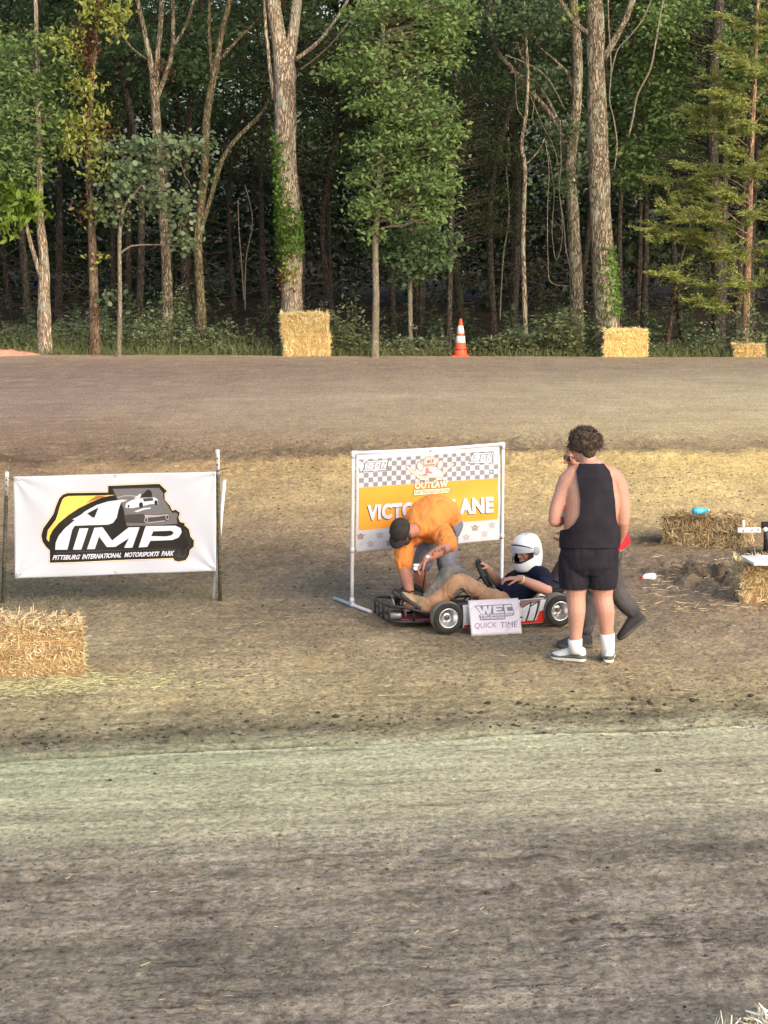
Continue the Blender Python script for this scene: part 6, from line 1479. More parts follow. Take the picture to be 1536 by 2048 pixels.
# latissimus and soft side rolls
mb.ell(Q(1152, 1000, .0), (.075, .09, .16), 14, 10); mb.ell(Q(1222, 1005, .0), (.07, .09, .16), 14, 10); mb.ell(Q(1146, 1060, .0), (.06, .10, .05), 14, 8); mb.ell(Q(1150, 955, .02), (.07, .075, .06), 12, 8); mb.ell(Q(1216, 955, .02), (.07, .075, .06), 12, 8)
for hip, knee, calf, ank in (((1152, 1128), (1152, 1192), (1153, 1222), (1151, 1290)), ((1206, 1128), (1206, 1192), (1211, 1222), (1216, 1295))):
    limb(mb, [Q(*hip), Q((hip[0] + knee[0]) / 2, 1160), Q(*knee), Q(calf[0], calf[1], -.015), Q((calf[0] + ank[0]) / 2, 1258), Q(*ank)], [.115, .098, .074, .071, .054, .042])
obj('body', skin(mb, .0065, 4), S_FAIR, pr)
# tank top: the torso surface where cloth covers it
sec_p, sec_r = polyline([(tp_[k], 1.0) for k in range(len(tp_))], .005)
ya = np.array([p[2] for p in tp_]); A_r = np.interp(sec_p[:, 2], ya, [a for a, b in tr_]); B_r = np.interp(sec_p[:, 2], ya, [b for a, b in tr_])
nth = 320; th = np.arange(nth) * 2 * math.pi / nth; G = []
for p, a, b in zip(sec_p, A_r, B_r):
    g = .015 + .004 * np.sin(p[2] * 24 + 3 * np.cos(th) + 1.5 * np.sin(2 * th)) * np.clip((1.15 - p[2]) / .2, 0, 1)
    g = g + .012 * np.clip((1.02 - p[2]) / .2, 0, 1)
    G.append(np.stack([p[0] + np.cos(th) * (a + g), p[1] + np.sin(th) * (b + g), p[2] + 0 * th], 1))
G = np.array(G); gpx, gpy = proj(G)
lo = np.interp(gpy, [918, 928, 945, 960, 1000, 1030, 1045, 1056, 1066], [1166, 1158, 1152, 1154, 1160, 1158, 1149, 1137, 1090])
hi = np.interp(gpy, [918, 928, 945, 960, 1000, 1035, 1050, 1062], [1196, 1208, 1221, 1225, 1230, 1232, 1235, 1300])
msk = (gpx > lo) & (gpx < hi) & (gpy < 1098) & (gpy > 926)
msk &= ~((np.sin(th)[None] > .3) & (gpy < 955) & (abs(gpx - 1182) < 14))
ii = np.arange(G.shape[0] * nth).reshape(G.shape[0], nth); j2 = np.roll(ii, -1, 1)
Fq = np.stack([ii[:-1], j2[:-1], j2[1:], ii[1:]], -1); mk = msk[:-1] & msk[1:] & np.roll(msk, -1, 1)[:-1] & np.roll(msk, -1, 1)[1:]
me = fast_mesh('tank_top', G.reshape(-1, 3), Fq[mk]); bm = bmesh.new(); bm.from_mesh(me); bmesh.ops.delete(bm, geom=[v for v in bm.verts if not v.link_faces], context='VERTS')
[bmesh.ops.smooth_vert(bm, verts=[v for v in bm.verts if v.is_boundary or any(e.other_vert(v).is_boundary for e in v.link_edges)], factor=.5, use_axis_x=True, use_axis_y=True, use_axis_z=True) for _ in range(10)]; bm.to_mesh(me); bm.free(); smooth(me)
M_BLK = cloth('black_cotton', (.020, .018, .024), .25)
o = obj('tank_top', me, M_BLK, pr); m = o.modifiers.new('t', 'SOLIDIFY'); m.thickness = .006; m.offset = 1
mb = MB(); mb.tube([Q(1178, 1074), Q(1178, 1105), Q(1178, 1130), Q(1178, 1146)], [(.216, .172), (.225, .178), (.215, .165), (.16, .13)], 24, ref=(1, 0, 0))
limb(mb, [Q(1149, 1118), Q(1149, 1145), Q(1149, 1164)], [.125, .122, .118]); limb(mb, [Q(1204, 1118), Q(1204, 1145), Q(1204, 1164)], [.125, .122, .114])
me = skin(mb, .008, 4, .012, 9, 3, (1.2, 1, .35))
bm = bmesh.new(); bm.from_mesh(me); bmesh.ops.bisect_plane(bm, geom=bm.verts[:] + bm.edges[:] + bm.faces[:], plane_co=Q(1178, 1176), plane_no=(0, 0, -1), clear_outer=True); bm.to_mesh(me); bm.free(); smooth(me)
o = obj('shorts', me, M_BLK, pr); m = o.modifiers.new('t', 'SOLIDIFY'); m.thickness = .005
M_SOCK = cloth('white_sock', (.72, .72, .75), .08)
for (x, ya_, yb_) in ((1151, 1278, 1306), (1216, 1267, 1310)):
    mb = MB(); mb.tube([Q(x - 1, ya_), Q(x, (ya_ + yb_) / 2), Q(x, yb_)], [.056, .052, .050], 18, cap=False); o = mb.build('sock', M_SOCK, pr, True); m = o.modifiers.new('t', 'SOLIDIFY'); m.thickness = .004
M_SHW = pmat('white_leather', (.62, .64, .62), .5, .1, 12, dirt=rgb(150, 130, 110), dirt_amt=.4, dscale=14); M_SOLE = pmat('pale_sole', (.6, .57, .52), .7, .15, 14, dirt=rgb(110, 94, 78), dirt_amt=.5, dscale=20); M_GRN = pmat('grey_green_suede', rgb(92, 98, 90), .9, .2, 20)
g0 = gp(1168, 1325); g1 = gp(1112, 1321); zf = lambda p, h=.0: np.array([p[0], p[1], gz(p[0], p[1]) + h])
a_, b_ = zf(gp(1170, 1324), .004), zf(gp(1113, 1320), .004); a_[1] = Y1 - .02; b_[1] = Y1 + .10; b_ = a_ + unit(b_ - a_) * .29
shoe(a_, b_, (0, 0, 1), M_SHW, M_SOLE, pr, M_GRN, lace=M_SHW)
a_ = zf(gp(1217, 1327), .004); b_ = a_ + unit((.10, 1, 0)) * .29; shoe(a_, b_, (0, 0, 1), M_SHW, M_SOLE, pr, M_GRN, lace=M_SHW)
# curly hair
rng = np.random.default_rng(5); f_, l_, u_ = frame(hf, hu); mb = MB(); hcen = hc_ - f_ * .005 + u_ * .034
mb.ell(hcen, (.110, .108, .094), 20, 14)
for k in range(170):
    d_ = unit(rng.normal(size=3) + u_ * .55 - f_ * .35)
    if d_ @ f_ > .75 and d_ @ u_ < .5: continue
    if d_ @ u_ < -.65: continue
    mb.ell(hcen + d_ * np.array([.102, .10, .092]) * (rng.uniform(.90, 1.06) + .14 * max(0, float(vnoise(*(np.array(d_) * 2.2), seed=4)))), (rng.uniform(.014, .03),) * 3, 8, 6)
mb.ell(hc_ - f_ * .055 - u_ * .03, (.055, .06, .06), 14, 10)
ho = obj('hair', skin(mb, .006, 1, .006, 45, 8), M_HAIR, pr)
mb = MB()
mbf = MB(); nf = 3600; dd_ = rng.normal(size=(nf, 3)) + u_ * .6 - f_ * .4; dd_ /= np.linalg.norm(dd_, axis=1)[:, None]; kf = ((dd_ @ u_) > -.55) & ~(((dd_ @ f_) > .7) & ((dd_ @ u_) < .5)); dd_ = dd_[kf]
mbf.add(*strands(hcen + dd_ * np.array([.106, .104, .094]) * (1 + .16 * vnoise(*(dd_ * 3).T, seed=4))[:, None], dd_ + rng.normal(0, .8, dd_.shape), rng.uniform(.015, .045, len(dd_)), .0016, rng, .9)); mbf.build('strands', M_HAIR, ho)['kind'] = 'stuff'
for k in range(260):
    d_ = unit(rng.normal(size=3) + u_ * .6 - f_ * .4)
    if d_ @ u_ < -.6 or (d_ @ f_ > .7 and d_ @ u_ < .5): continue
    c0 = hcen + d_ * np.array([.112, .110, .100]) * rng.uniform(.95, 1.12); e1_ = unit(np.cross(d_, rng.normal(size=3))); e2_ = np.cross(d_, e1_); r_ = rng.uniform(.006, .013); a0 = rng.uniform(0, 6)
    mb.tube([c0 + (math.cos(a0 + q * 1.1) * e1_ + math.sin(a0 + q * 1.1) * e2_) * r_ + d_ * .0045 * q for q in range(6)], [.0035, .0035, .003, .003, .0025, .0015], 4, cap=False)
mb.build('curls', M_HAIR, ho, True)
# water bottle in his left hand
bq = Q(1127, 1046, .16)
bottle('bottle', 'clear water bottle in the hand of the man in the tank top', bq, Q(1131, 1008, .16) - bq, .17, .030, pmat('clear_bottle', (.62, .65, .70), .15, .15, 30, spec=.6), M_WPLAST, pmat('bottle_label', (.7, .72, .78), .4, .2, 30))

# ---------------------------------------------------------------- 2: person walking behind him
Y2 = Y1 + .62; Q = lambda x, y, dy=0.0: P(x, y, Y2 + dy)
pr = person('person in a red shirt and dark trousers walking past behind the tank top man', (Q(1180, 1280)[0], Y2))
mb = MB(); hc_ = Q(1155, 912, -.02); hf, hu = (-.88, -.38, -.25), (-.15, -.05, 1)
head(mb, hc_, hf, hu); limb(mb, [Q(1170, 945), Q(1164, 932), Q(1160, 918)], [.062, .055, .052])
mb.tube([Q(1210, 1105), Q(1206, 1070), Q(1195, 1020), Q(1184, 975), Q(1174, 950), Q(1168, 938)], [(.14, .16), (.14, .17), (.13, .18), (.125, .19), (.09, .14), (.06, .07)], 20, ref=(1, 0, 0))
for dy, el, wr, sg in ((-.2, (1168, 1030), (1140, 1060), -1), (.2, (1215, 1020), (1235, 1070), 1)):
    limb(mb, [Q(1178, 962, dy * .8), Q(*el, dy * 1.25), Q(*wr, dy * 1.2)], [.058, .045, .031]); w_ = Q(*wr, dy * 1.2); hand(mb, w_, w_ - Q(*el, dy * 1.25), np.array([-1, 0, .2]), .8, 1)
for pts in ([(1205, 1105, -.06), (1182, 1188, -.08), (1170, 1258, -.08)], [(1213, 1105, .07), (1232, 1180, .08), (1264, 1222, .08)]): limb(mb, [Q(*q) for q in pts], [.085, .058, .042])
body = obj('body', skin(mb, .007, 4), S_TAN, pr); eyes(hc_, hf, hu, pr)
mb = MB(); mb.tube([Q(1221, 1096), Q(1217, 1080), Q(1209, 1056), Q(1196, 1015), Q(1184, 972), Q(1175, 953)], [(.165, .19), (.162, .19), (.152, .19), (.145, .20), (.14, .21), (.08, .11)], 20, ref=(1, 0, 0))
for dy, el in ((-.2, (1170, 1020)), (.2, (1208, 1012))): limb(mb, [Q(1180, 960, dy * .8), Q(*el, dy * 1.2)], [.075, .068])
obj('shirt', skin(mb, .009, 3, .010, 8, 4), cloth('red_cotton', rgb(196, 44, 52)), pr)
mb = MB(); mb.tube([Q(1208, 1085), Q(1208, 1118)], [(.145, .17), (.14, .165)], 18, ref=(1, 0, 0))
for pts in ([(1205, 1105, -.06), (1182, 1186, -.08), (1171, 1254, -.08)], [(1213, 1105, .07), (1232, 1180, .08), (1263, 1219, .08)]): limb(mb, [Q(*q) for q in pts], [.105, .078, .066])
M_CHAR = cloth('charcoal_denim', rgb(70, 68, 70), .25, rgb(104, 98, 94), .35)
obj('trousers', skin(mb, .008, 3, .010, 9, 6), M_CHAR, pr)
M_BSHOE = pmat('black_shoe', (.022, .022, .024), .7, .3, 14, dirt=rgb(90, 80, 70), dirt_amt=.25, dscale=12); M_BSOLE = pmat('dark_sole', (.05, .048, .045), .9, .2, dirt=rgb(120, 106, 90), dirt_amt=.5)
a_ = zf(Q(1184, 1278, -.08)[:2], .006); b_ = a_ + unit(np.array([-1, -.12, 0])) * .285; a_[2] = b_[2] = gz(a_[0], a_[1]) + .006
shoe(a_, b_, (0, 0, 1), M_BSHOE, M_BSOLE, pr, lace=M_BSOLE)
b_ = zf(Q(1240, 1266, .08)[:2], .008); b_[2] = gz(b_[0], b_[1]) + .01; a_ = b_ + unit(Q(1290, 1224, .08) - Q(1240, 1266, .08)) * .28; shoe(a_, b_, (-.6, 0, .8), M_BSHOE, M_BSOLE, pr, lace=M_BSOLE)
f_, l_, u_ = frame(hf, hu)
def cap(c, f, l, u, parent, mat, brim_len=.075, s=1.0):
    R3 = np.stack([f, l, u], 1); mb = MB(); mb.ell(c + u * .038 * s - f * .008 * s, np.array((.108, .090, .098)) * s, 24, 10, rot=R3, zmin=-.12)
    co = mb.build('cap', mat, parent, True); m = co.modifiers.new('t', 'SOLIDIFY'); m.thickness = .004
    V = []; n = 13
    for r_ in (0, .5, 1.0):
        for k in range(n):
            a = math.radians(-62 + 124 * k / (n - 1)); q = np.array([math.cos(a), math.sin(a)])
            V.append(c - f * .008 * s + (f * q[0] * (.108 + brim_len * r_) + l * q[1] * (.090 + .012 * r_)) * s + u * (.036 - .018 * r_ - .018 * q[1] ** 2) * s)
    i = np.arange(3 * n).reshape(3, n); mb = MB(); mb.add(V, np.stack([i[:-1, :-1], i[:-1, 1:], i[1:, 1:], i[1:, :-1]], -1).reshape(-1, 4))
    bo = mb.build('brim', mat, co, True); m = bo.modifiers.new('t', 'SOLIDIFY'); m.thickness = .004
    MB().ell(c + u * .138 * s - f * .008 * s, (.008, .008, .005), 10, 6).build('button', mat, co, True)
    for k in range(3):
        a = k * math.pi / 3; pts = []
        for q in np.linspace(-1.45, 1.45, 15):
            w_ = np.array([math.cos(a) * math.sin(q), math.sin(a) * math.sin(q), math.cos(q)]); pts.append(c + u * .038 * s - f * .008 * s + R3 @ (w_ * np.array((.1092, .0912, .0992)) * s))
        MB().tube(pts, .0016, 4, cap=False).build('seam', mat, co)
    return co
mb = MB(); R3 = np.stack([f_, l_, u_], 1); mb.ell(hc_ - f_ * .022 + u_ * .045, (.100, .086, .092), 18, 12, rot=R3); obj('hair', skin(mb, .006, 1, .008, 40, 9), pmat('black_hair', (.02, .016, .014), .7, .3, 60), pr)
gl = None
for q in (1, -1):
    g_ = MB().ell(hc_ + f_ * .094 + l_ * q * .033 + u_ * .008, (.010, .026, .018), 14, 8, rot=np.stack([f_, l_, u_], 1)).build('sunglass_lens', pmat('dark_lens', (.01, .01, .012), .08, .1, spec=.8), pr, True)
MB().tube([hc_ + f_ * .09 + l_ * .058 + u_ * .012, hc_ + l_ * .082 + u_ * .012], .003, 6).build('sunglass_arm', M_BLACKP, pr); MB().tube([hc_ + f_ * .09 - l_ * .058 + u_ * .012, hc_ - l_ * .082 + u_ * .012], .003, 6).build('sunglass_arm', M_BLACKP, pr)
mb = MB(); mb.ell(hc_ + f_ * .035 - u_ * .085, (.058, .058, .042), 14, 10, rot=np.stack([f_, l_, u_], 1)); obj('beard', skin(mb, .006, 2, .006, 50, 2), pmat('brown_beard', (.09, .05, .035), .8, .4, 80), pr)

# ---------------------------------------------------------------- 3: man in an orange shirt bending over the kart
Y3 = 18.62
pr = person('man in an orange shirt and black cap bending over the kart nose', (P(870, 1215, Y3)[0], Y3 + .1))
Q = lambda x, y, Y: P(x, y, Y)
tp3 = [((886, 1044), 18.82), ((880, 1031), 18.76), ((868, 1026), 18.60), ((855, 1035), 18.44), ((843, 1050), 18.34), ((828, 1060), 18.26)]
pts = [Q(*q, y) for q, y in tp3]; rd = [(.155, .130), (.165, .142), (.178, .150), (.185, .140), (.155, .11), (.07, .065)]
wref = unit(Q(896, 1066, 18.30) - Q(806, 1086, 18.36))
mb = MB(); mb.tube(pts, [(a - .015, b - .015) for a, b in rd], 22, ref=wref)
hc_ = Q(803, 1064, 18.14); hf, hu = (-.30, -.35, -.88), (-.40, -.78, .42)
limb(mb, [Q(836, 1060, 18.28), Q(822, 1062, 18.22), Q(810, 1068, 18.16)], [.068, .060, .056]); head(mb, hc_, hf, hu)
RS, RE, RW = Q(810, 1082, 18.34), Q(806, 1134, 18.22), Q(820, 1186, 18.12)
limb(mb, [Q(830, 1072, 18.34), RS, (RS + RE) / 2, RE], [.07, .070, .060, .052]); limb(mb, [RE, (RE + RW) / 2 + np.array([.0, 0, .01]), RW], [.053, .052, .037]); hand(mb, RW, np.array([-.06, -.05, -1]), np.array([-.3, -1, 0]), .5, 1)
LS, LE, LW = Q(882, 1066, 18.26), Q(897, 1092, 18.02), Q(853, 1118, 17.90)
limb(mb, [Q(862, 1056, 18.30), LS, (LS + LE) / 2, LE], [.07, .072, .060, .050]); limb(mb, [LE, (LE * .55 + LW * .45), LW], [.050, .048, .034])
hand(mb, LW, Q(836, 1136, 17.88) - LW, np.array([-.5, -.2, -.8]), .75, 1)
legs3 = ([(893, 1042, 18.84), (894, 1134, 18.66), (898, 1172, 18.74), (900, 1212, 18.80)], [(872, 1048, 18.78), (845, 1128, 18.50), (840, 1172, 18.56), (838, 1216, 18.62)])
for L_ in legs3: limb(mb, [Q(*q) for q in L_], [.10, .062, .060, .042])
obj('body', skin(mb, .0065, 4), S_TAN, pr); eyes(hc_, hf, hu, pr)
mb = MB(); mb.tube(pts[:1] + pts[1:-1] + [Q(836, 1058, 18.29), Q(828, 1061, 18.25)], [(a + .012, b + .010) for a, b in rd[:-1]] + [(.10, .09), (.082, .078)], 24, ref=wref)
mb.ell(Q(866, 1066, 18.44), (.15, .13, .085), 16, 10)                 # belly cloth hanging down
limb(mb, [Q(832, 1070, 18.34), RS, RS + (RE - RS) * .45, RS + (RE - RS) * .86], [.08, .086, .082, .080]); limb(mb, [Q(862, 1056, 18.30), LS, LS + (LE - LS) * .5, LS + (LE - LS) * .85], [.082, .090, .086, .080])
me = skin(mb, .0075, 3, .018, 8.5, 21, (1.5, 1.2, .55))
obj('shirt', me, cloth('orange_cotton', rgb(226, 140, 72), .06), pr)
mb = MB(); mb.tube([Q(894, 1042, 18.86), Q(890, 1052, 18.82), Q(882, 1064, 18.76)], [(.15, .13), (.155, .135), (.15, .13)], 20, ref=wref)
for L_ in legs3: a_, b_ = Q(*L_[0]), Q(*L_[1]); limb(mb, [a_, (a_ + b_) / 2, b_], [.108, .098, .084])
obj('shorts', skin(mb, .009, 3, .010, 9, 9), cloth('grey_denim', rgb(112, 116, 126), .2), pr)
for L_, dx in zip(legs3, (-.28, -.28)):
    q = Q(*L_[3]); a_ = np.array([q[0] + .03, q[1] + .08, gz(q[0], q[1]) + .006]); b_ = a_ + unit((-.35, -1, 0)) * .29; b_[2] = a_[2]; shoe(a_, b_, (0, 0, 1), M_BSHOE, M_BSOLE, pr, lace=M_BSOLE)
f_, l_, u_ = frame(hf, hu); M_CAP3 = pmat('faded_black_cap', rgb(52, 47, 45), .9, .2, 30, .2, 200)
cap(hc_, f_, l_, u_, pr, M_CAP3, .062, .97)
mb = MB(); mb.ell(hc_ + f_ * .036 - u_ * .088, (.056, .060, .040), 14, 10, rot=np.stack([f_, l_, u_], 1)); mb.ell(hc_ + f_ * .01 + l_ * .058 - u_ * .05, (.03, .014, .045), 10, 8, rot=np.stack([f_, l_, u_], 1)); mb.ell(hc_ + f_ * .01 - l_ * .058 - u_ * .05, (.03, .014, .045), 10, 8, rot=np.stack([f_, l_, u_], 1))
obj('beard', skin(mb, .006, 2, .005, 60, 3), pmat('dark_beard', (.05, .03, .022), .85, .4, 80), pr)
for q in (1, -1): MB().ell(hc_ + f_ * .098 + l_ * q * .034 + u_ * .010, (.009, .026, .018), 14, 8, rot=np.stack([f_, l_, u_], 1)).build('sunglass_lens', pmat('mirror_lens', (.012, .012, .014), .08, .1, spec=.8), pr, True)
for q in (1, -1): MB().tube([hc_ + f_ * .09 + l_ * q * .058 + u_ * .012, hc_ - f_ * .01 + l_ * q * .086 + u_ * .012], .0035, 6).build('sunglass_arm', M_BLACKP, pr)
# tattoo marks on the forearm, watch strap, wristband
M_TAT = pmat('tattoo_ink', rgb(108, 74, 62), .7, .3, 60)
ax3 = unit(LW - LE); rng = np.random.default_rng(12)
def band(c, ax, r, w, mat, nm, parent):
    return MB().lathe([(r * .97, -w / 2), (r * 1.06, -w / 2), (r * 1.06, w / 2), (r * .97, w / 2)], c, ax, 20).build(nm, mat, parent, True)
wo3 = band(LE + (LW - LE) * .93, ax3, .037, .016, M_STEEL, 'watch', pr)
MB().ell(LE + (LW - LE) * .93 + unit((-.2, -1, .5)) * .037, (.016, .010, .016), 12, 8).build('watch_face', pmat('pale_dial', (.6, .58, .5), .3), wo3, True)
band(RW + unit(RE - RW) * .0, unit(RW - RE), .040, .014, M_BLACKP, 'wristband', pr)
for k in range(9):
    u0 = rng.uniform(.25, .8); c0 = LE + (LW - LE) * u0; d_ = unit(np.array([rng.normal(0, .5), -1, rng.normal(.2, .5)])); d_ = unit(d_ - ax3 * (d_ @ ax3)); r_ = np.interp(u0, [0, .45, 1], [.050, .048, .034])
    e_ = np.cross(ax3, d_); V = [c0 + d_ * (r_ * 1.01 * math.cos(a * .25)) + e_ * a * .25 * r_ * 1.1 + ax3 * b * .010 for a, b in ((-1, -1), (0, -1.5), (1, -.6), (1.1, .8), (0, 1.4), (-1, .8))]
    MB().poly(V).__class__ if False else None
    mb = MB(); mb.poly(V); mb.build('tattoo', M_TAT, pr)
# air gauge with hose
gq = Q(833, 1137, 17.88); gt = thing('air_gauge', 'black tyre gauge with a hose in the hand of the orange shirt man', 'gauge', gq)
MB().lathe([(0, -.014), (.028, -.014), (.032, -.008), (.032, .010), (.028, .014), (0, .014)], gq, (-.2, -.8, .55), 24).build('body', M_BLACKP, gt, True); MB().lathe([(0, .0155), (.024, .0155), (.026, .012)], gq, (-.2, -.8, .55), 24).build('dial', M_WPLAST, gt, True)
MB().box(gq + np.array([.0, .0, .03]), (.05, .035, .018)).build('bleed_button', M_WPLAST, gt, bevel=.005)
p, r = polyline([(q, .0055) for q in (gq + [.02, 0, -.01], Q(850, 1142, 17.9), Q(848, 1160, 17.95), Q(845, 1185, 18.0), Q(843, 1206, 18.02))], .02); MB().tube(p, r, 8).build('hose', M_BLACKP, gt, True)

# ---------------------------------------------------------------- 4: driver
pr = person('driver in a white helmet and navy shirt sitting in the go-kart', (KO[0], KO[1]))
pl = KP(1012, 1198, 0); tpts = [pl, KP(1028, 1186, 0), KP(1048, 1170, 0), KP(1063, 1155, 0), KP(1068, 1146, 0), KP(1068, 1136, 0)]; rd = [(.16, .11), (.165, .115), (.175, .115), (.175, .105), (.12, .085), (.058, .058)]
mb = MB(); mb.tube(tpts, rd, 22, ref=LF3)
hc_ = KP(1055, 1103, .02); hf = unit(HD3 * .9 + LF3 * .42 + np.array([0, 0, -.16])); hu = unit(np.array([0, 0, 1]) + HD3 * .16)
limb(mb, [KP(1068, 1142, 0), KP(1062, 1124, .01), hc_], [.058, .054, .052]); head(mb, hc_, hf, hu, .96)
NS, NE, NW = KP(1084, 1152, .185), KP(1094, 1181, .30), KP(1038, 1157, .33)
limb(mb, [KP(1072, 1148, .12), NS, (NS + NE) / 2, NE], [.06, .062, .052, .045]); limb(mb, [NE, NE * .6 + NW * .4, NW], [.046, .047, .031]); hand(mb, NW, KP(1000, 1157, .30) - NW, np.array([0, 0, -1.0]), .55, 1)
FS, FE, FW = KP(1048, 1150, -.18), KP(1000, 1170, -.26), KP(971, 1134, -.16)
limb(mb, [KP(1062, 1148, -.10), FS, (FS + FE) / 2, FE], [.06, .06, .05, .043]); limb(mb, [FE, (FE + FW) / 2, FW], [.044, .044, .030]); hand(mb, FW, KP(955, 1119, -.10) - FW, np.array([-.3, .1, -1.0]), 1.0, 1)
nl = [KP(1010, 1206, .10), KP(965, 1189, .15), KP(918, 1163, .17), KP(886, 1190, .15), KP(850, 1216, .13)]; fl4 = [KP(1006, 1202, -.10), KP(952, 1178, -.14), KP(903, 1144, -.15), KP(876, 1176, -.13), KP(846, 1205, -.12)]
for L_ in (nl, fl4): limb(mb, L_, [.072, .066, .05, .05, .04])
obj('body', skin(mb, .0065, 4), S_FAIR, pr); eyes(hc_, hf, hu, pr, .96)
mb = MB(); mb.tube(tpts[:-1] + [KP(1068, 1139, 0)], [(a + .014, b + .014) for a, b in rd[:-1]] + [(.075, .072)], 22, ref=LF3)
limb(mb, [KP(1072, 1148, .12), NS, NS + (NE - NS) * .6], [.074, .076, .066]); limb(mb, [KP(1062, 1148, -.10), FS, FS + (FE - FS) * .5], [.074, .074, .066])
obj('shirt', skin(mb, .008, 3, .010, 8, 31), cloth('navy_cotton', (.012, .014, .032), .25), pr)
M_JEAN = cloth('dusty_tan_denim', rgb(172, 134, 104), .18, rgb(198, 174, 146), .6, 7); M_JEAN2 = cloth('slate_denim', rgb(108, 114, 116), .2, rgb(190, 170, 138), .7, 5)
mb = MB(); mb.tube([KP(1030, 1196, 0), KP(1018, 1201, 0), KP(1006, 1203, 0)], [(.165, .105), (.17, .10), (.155, .09)], 18, ref=LF3); limb(mb, nl, [.088, .077, .066, .064, .057]); obj('trousers', skin(mb, .0075, 3, .015, 11, 41, (1.4, 1, .8)), M_JEAN, pr)
mb = MB(); limb(mb, fl4, [.088, .077, .066, .064, .057]); o = obj('trouser_leg', skin(mb, .0075, 3, .015, 11, 44, (1.4, 1, .8)), M_JEAN2, pr); o['label'] = 'far trouser leg, slate blue under tan dust'
M_DUST = pmat('dusty_shoe', rgb(166, 140, 110), .9, .25, 14, .3, 60, dirt=rgb(96, 84, 72), dirt_amt=.6, dscale=12)
a_, b_ = KP(848, 1226, .13), KP(800, 1194, .12); b_ = a_ + unit(b_ - a_) * .262; shoe(a_, b_, unit(-HD3 * .75 + np.array([0, 0, .75])), M_DUST, M_BSOLE, pr, lace=M_BSOLE)
a_, b_ = KP(838, 1213, -.12), KP(786, 1190, -.12); b_ = a_ + unit(b_ - a_) * .275; shoe(a_, b_, unit(-HD3 * .75 + np.array([0, 0, .75])), M_BSHOE, M_BSOLE, pr, lace=M_BSOLE)  # far shoe: black upper stands in for the shading on it
band(NW + unit(NE - NW) * .025, unit(NE - NW), .036, .018, pmat('paper_wristband', rgb(226, 214, 160), .6), 'wristband', pr)
# helmet
f_, l_, u_ = frame(hf, hu)
lv = [(.148, .004, .004, .004), (.143, .045, .045, .042), (.128, .082, .084, .074), (.100, .112, .112, .098), (.062, .130, .128, .113), (.02, .138, .134, .120), (-.02, .142, .132, .122), (-.06, .150, .126, .121), (-.095, .156, .116, .116), (-.125, .154, .104, .108), (-.150, .142, .094, .100), (-.166, .118, .084, .090)]
nA = 72; V = []; zz = np.linspace(.148, -.166, 44); za = np.array([q[0] for q in lv])[::-1]
for z in zz:
    fr_, bk, sd = [np.interp(z, za, np.array([q[k] for q in lv])[::-1]) for k in (1, 2, 3)]
    for k in range(nA):
        a = 2 * math.pi * k / nA; ca, sa = math.cos(a), math.sin(a); V.append(hc_ + f_ * (ca * (fr_ if ca > 0 else bk)) + l_ * sa * sd + u_ * (z + .012))
V = np.array(V); i = np.arange(len(zz) * nA).reshape(len(zz), nA); j = np.roll(i, -1, 1)
az = np.degrees(np.arange(nA) * 2 * math.pi / nA); az = (az + 180) % 360 - 180; AZ = np.abs(az)[None] + 0 * zz[:, None]; ZZ = zz[:, None] + 0 * AZ
op = (AZ < 68) & (ZZ < .042 - .00012 * AZ) & (ZZ > -.072 + .0007 * np.clip(AZ - 20, 0, 99))
Fq = np.stack([i[:-1], i[1:], j[1:], j[:-1]], -1); keep = ~op[:-1]
M_HELM = pmat('white_helmet', (.74, .77, .80), .22, .04, 5, spec=.6)
helm = thing('helmet', 'white full-face helmet with its visor raised on the driver', 'helmet', hc_)
o = obj('shell', smooth(fast_mesh('shell', V, Fq[keep])), M_HELM, helm); m = o.modifiers.new('t', 'SOLIDIFY'); m.thickness = .012; m.offset = -1
li = hc_ + (V - hc_) * .90; keep2 = keep & (AZ[:-1] > 40); o = obj('lining', smooth(fast_mesh('lining', li, Fq[keep2])), pmat('helmet_lining', (.02, .02, .022), .9), helm)
edge = []
for a in np.linspace(-68, 68, 25): edge.append((a, .042 - .00012 * abs(a)))
for a in np.linspace(68, -68, 25): edge.append((a, -.072 + .0007 * max(0, abs(a) - 20)))
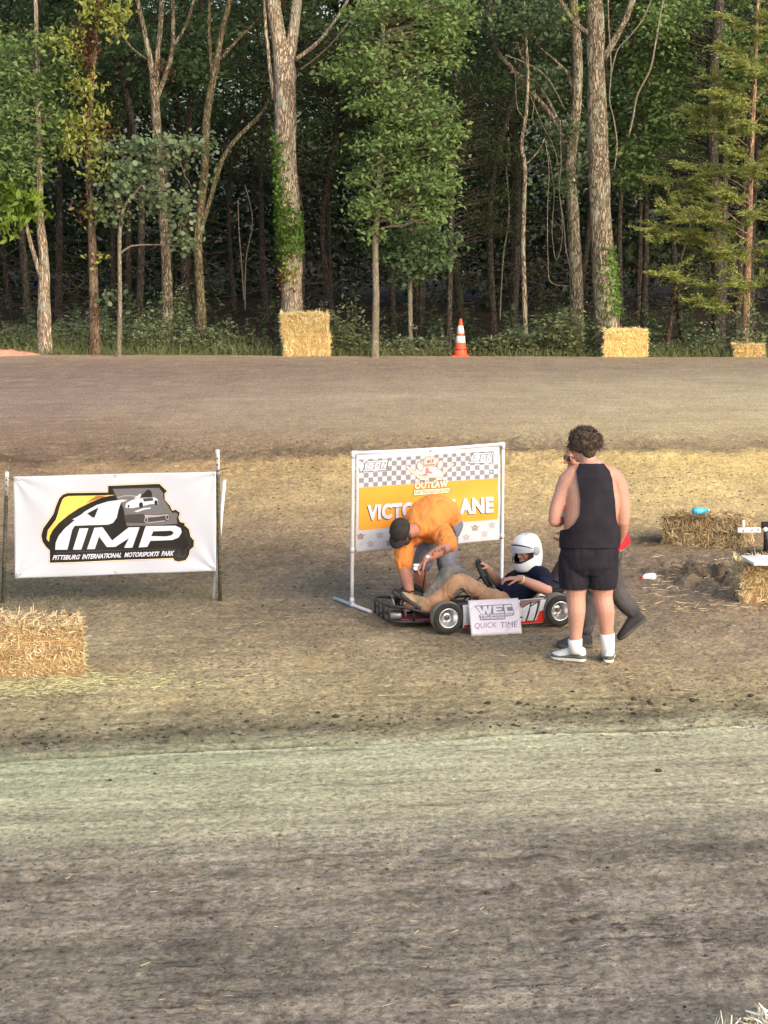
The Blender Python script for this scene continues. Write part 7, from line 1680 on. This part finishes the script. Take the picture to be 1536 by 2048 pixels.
def hp(a, z, g=1.0):
    fr_, sd = [np.interp(z, za, np.array([q[k] for q in lv])[::-1]) for k in (1, 3)]; return hc_ + f_ * math.cos(math.radians(a)) * fr_ * g + l_ * math.sin(math.radians(a)) * sd * g + u_ * (z + .012)
MB().tube([hp(a, z, .995) for a, z in edge + edge[:1]], .0055, 6, cap=False).build('eyeport_trim', M_BLACKP, helm, True)
def shellpatch(nm, a0, a1, zf0, zf1, g, mat, n=24, mrow=8):
    V = [hp(a, zf0(a) + (zf1(a) - zf0(a)) * k / (mrow - 1), g + .0 * k) for k in range(mrow) for a in np.linspace(a0, a1, n)]; q = np.arange(n * mrow).reshape(mrow, n)
    o = obj(nm, smooth(fast_mesh(nm, np.array(V), np.stack([q[:-1, :-1], q[:-1, 1:], q[1:, 1:], q[1:, :-1]], -1).reshape(-1, 4))), mat, helm); m = o.modifiers.new('t', 'SOLIDIFY'); m.thickness = .003; return o
m, nt, out = newmat('clear_visor'); b = N(nt, 'BsdfPrincipled', Roughness=.08); b.inputs[0].default_value = (.75, .82, .88, 1); tr = N(nt, 'BsdfTransparent'); tr.inputs[0].default_value = (.9, .94, .97, 1); ms = N(nt, 'MixShader'); ms.inputs[0].default_value = .42
nt.links.new(tr.outputs[0], ms.inputs[1]); nt.links.new(b.outputs[0], ms.inputs[2]); nt.links.new(ms.outputs[0], out.inputs[0])
shellpatch('visor', -80, 80, lambda a: .075 - .055 * (abs(a) / 80) ** 2, lambda a: .012 - .012 * (abs(a) / 80) ** 2, 1.075, m)
shellpatch('visor_band', -70, 70, lambda a: .086 - .06 * (abs(a) / 80) ** 2, lambda a: .074 - .055 * (abs(a) / 80) ** 2, 1.06, M_BLACKP, mrow=4)
for s_ in (1, -1):
    c_ = hp(s_ * 84, .005, 1.03); MB().lathe([(0, .010), (.030, .009), (.036, .004), (.036, -.004)], c_, unit(l_ * s_ + f_ * .1), 24).build('visor_pivot', pmat('grey_pivot', (.32, .33, .35), .4, .1), helm, True)
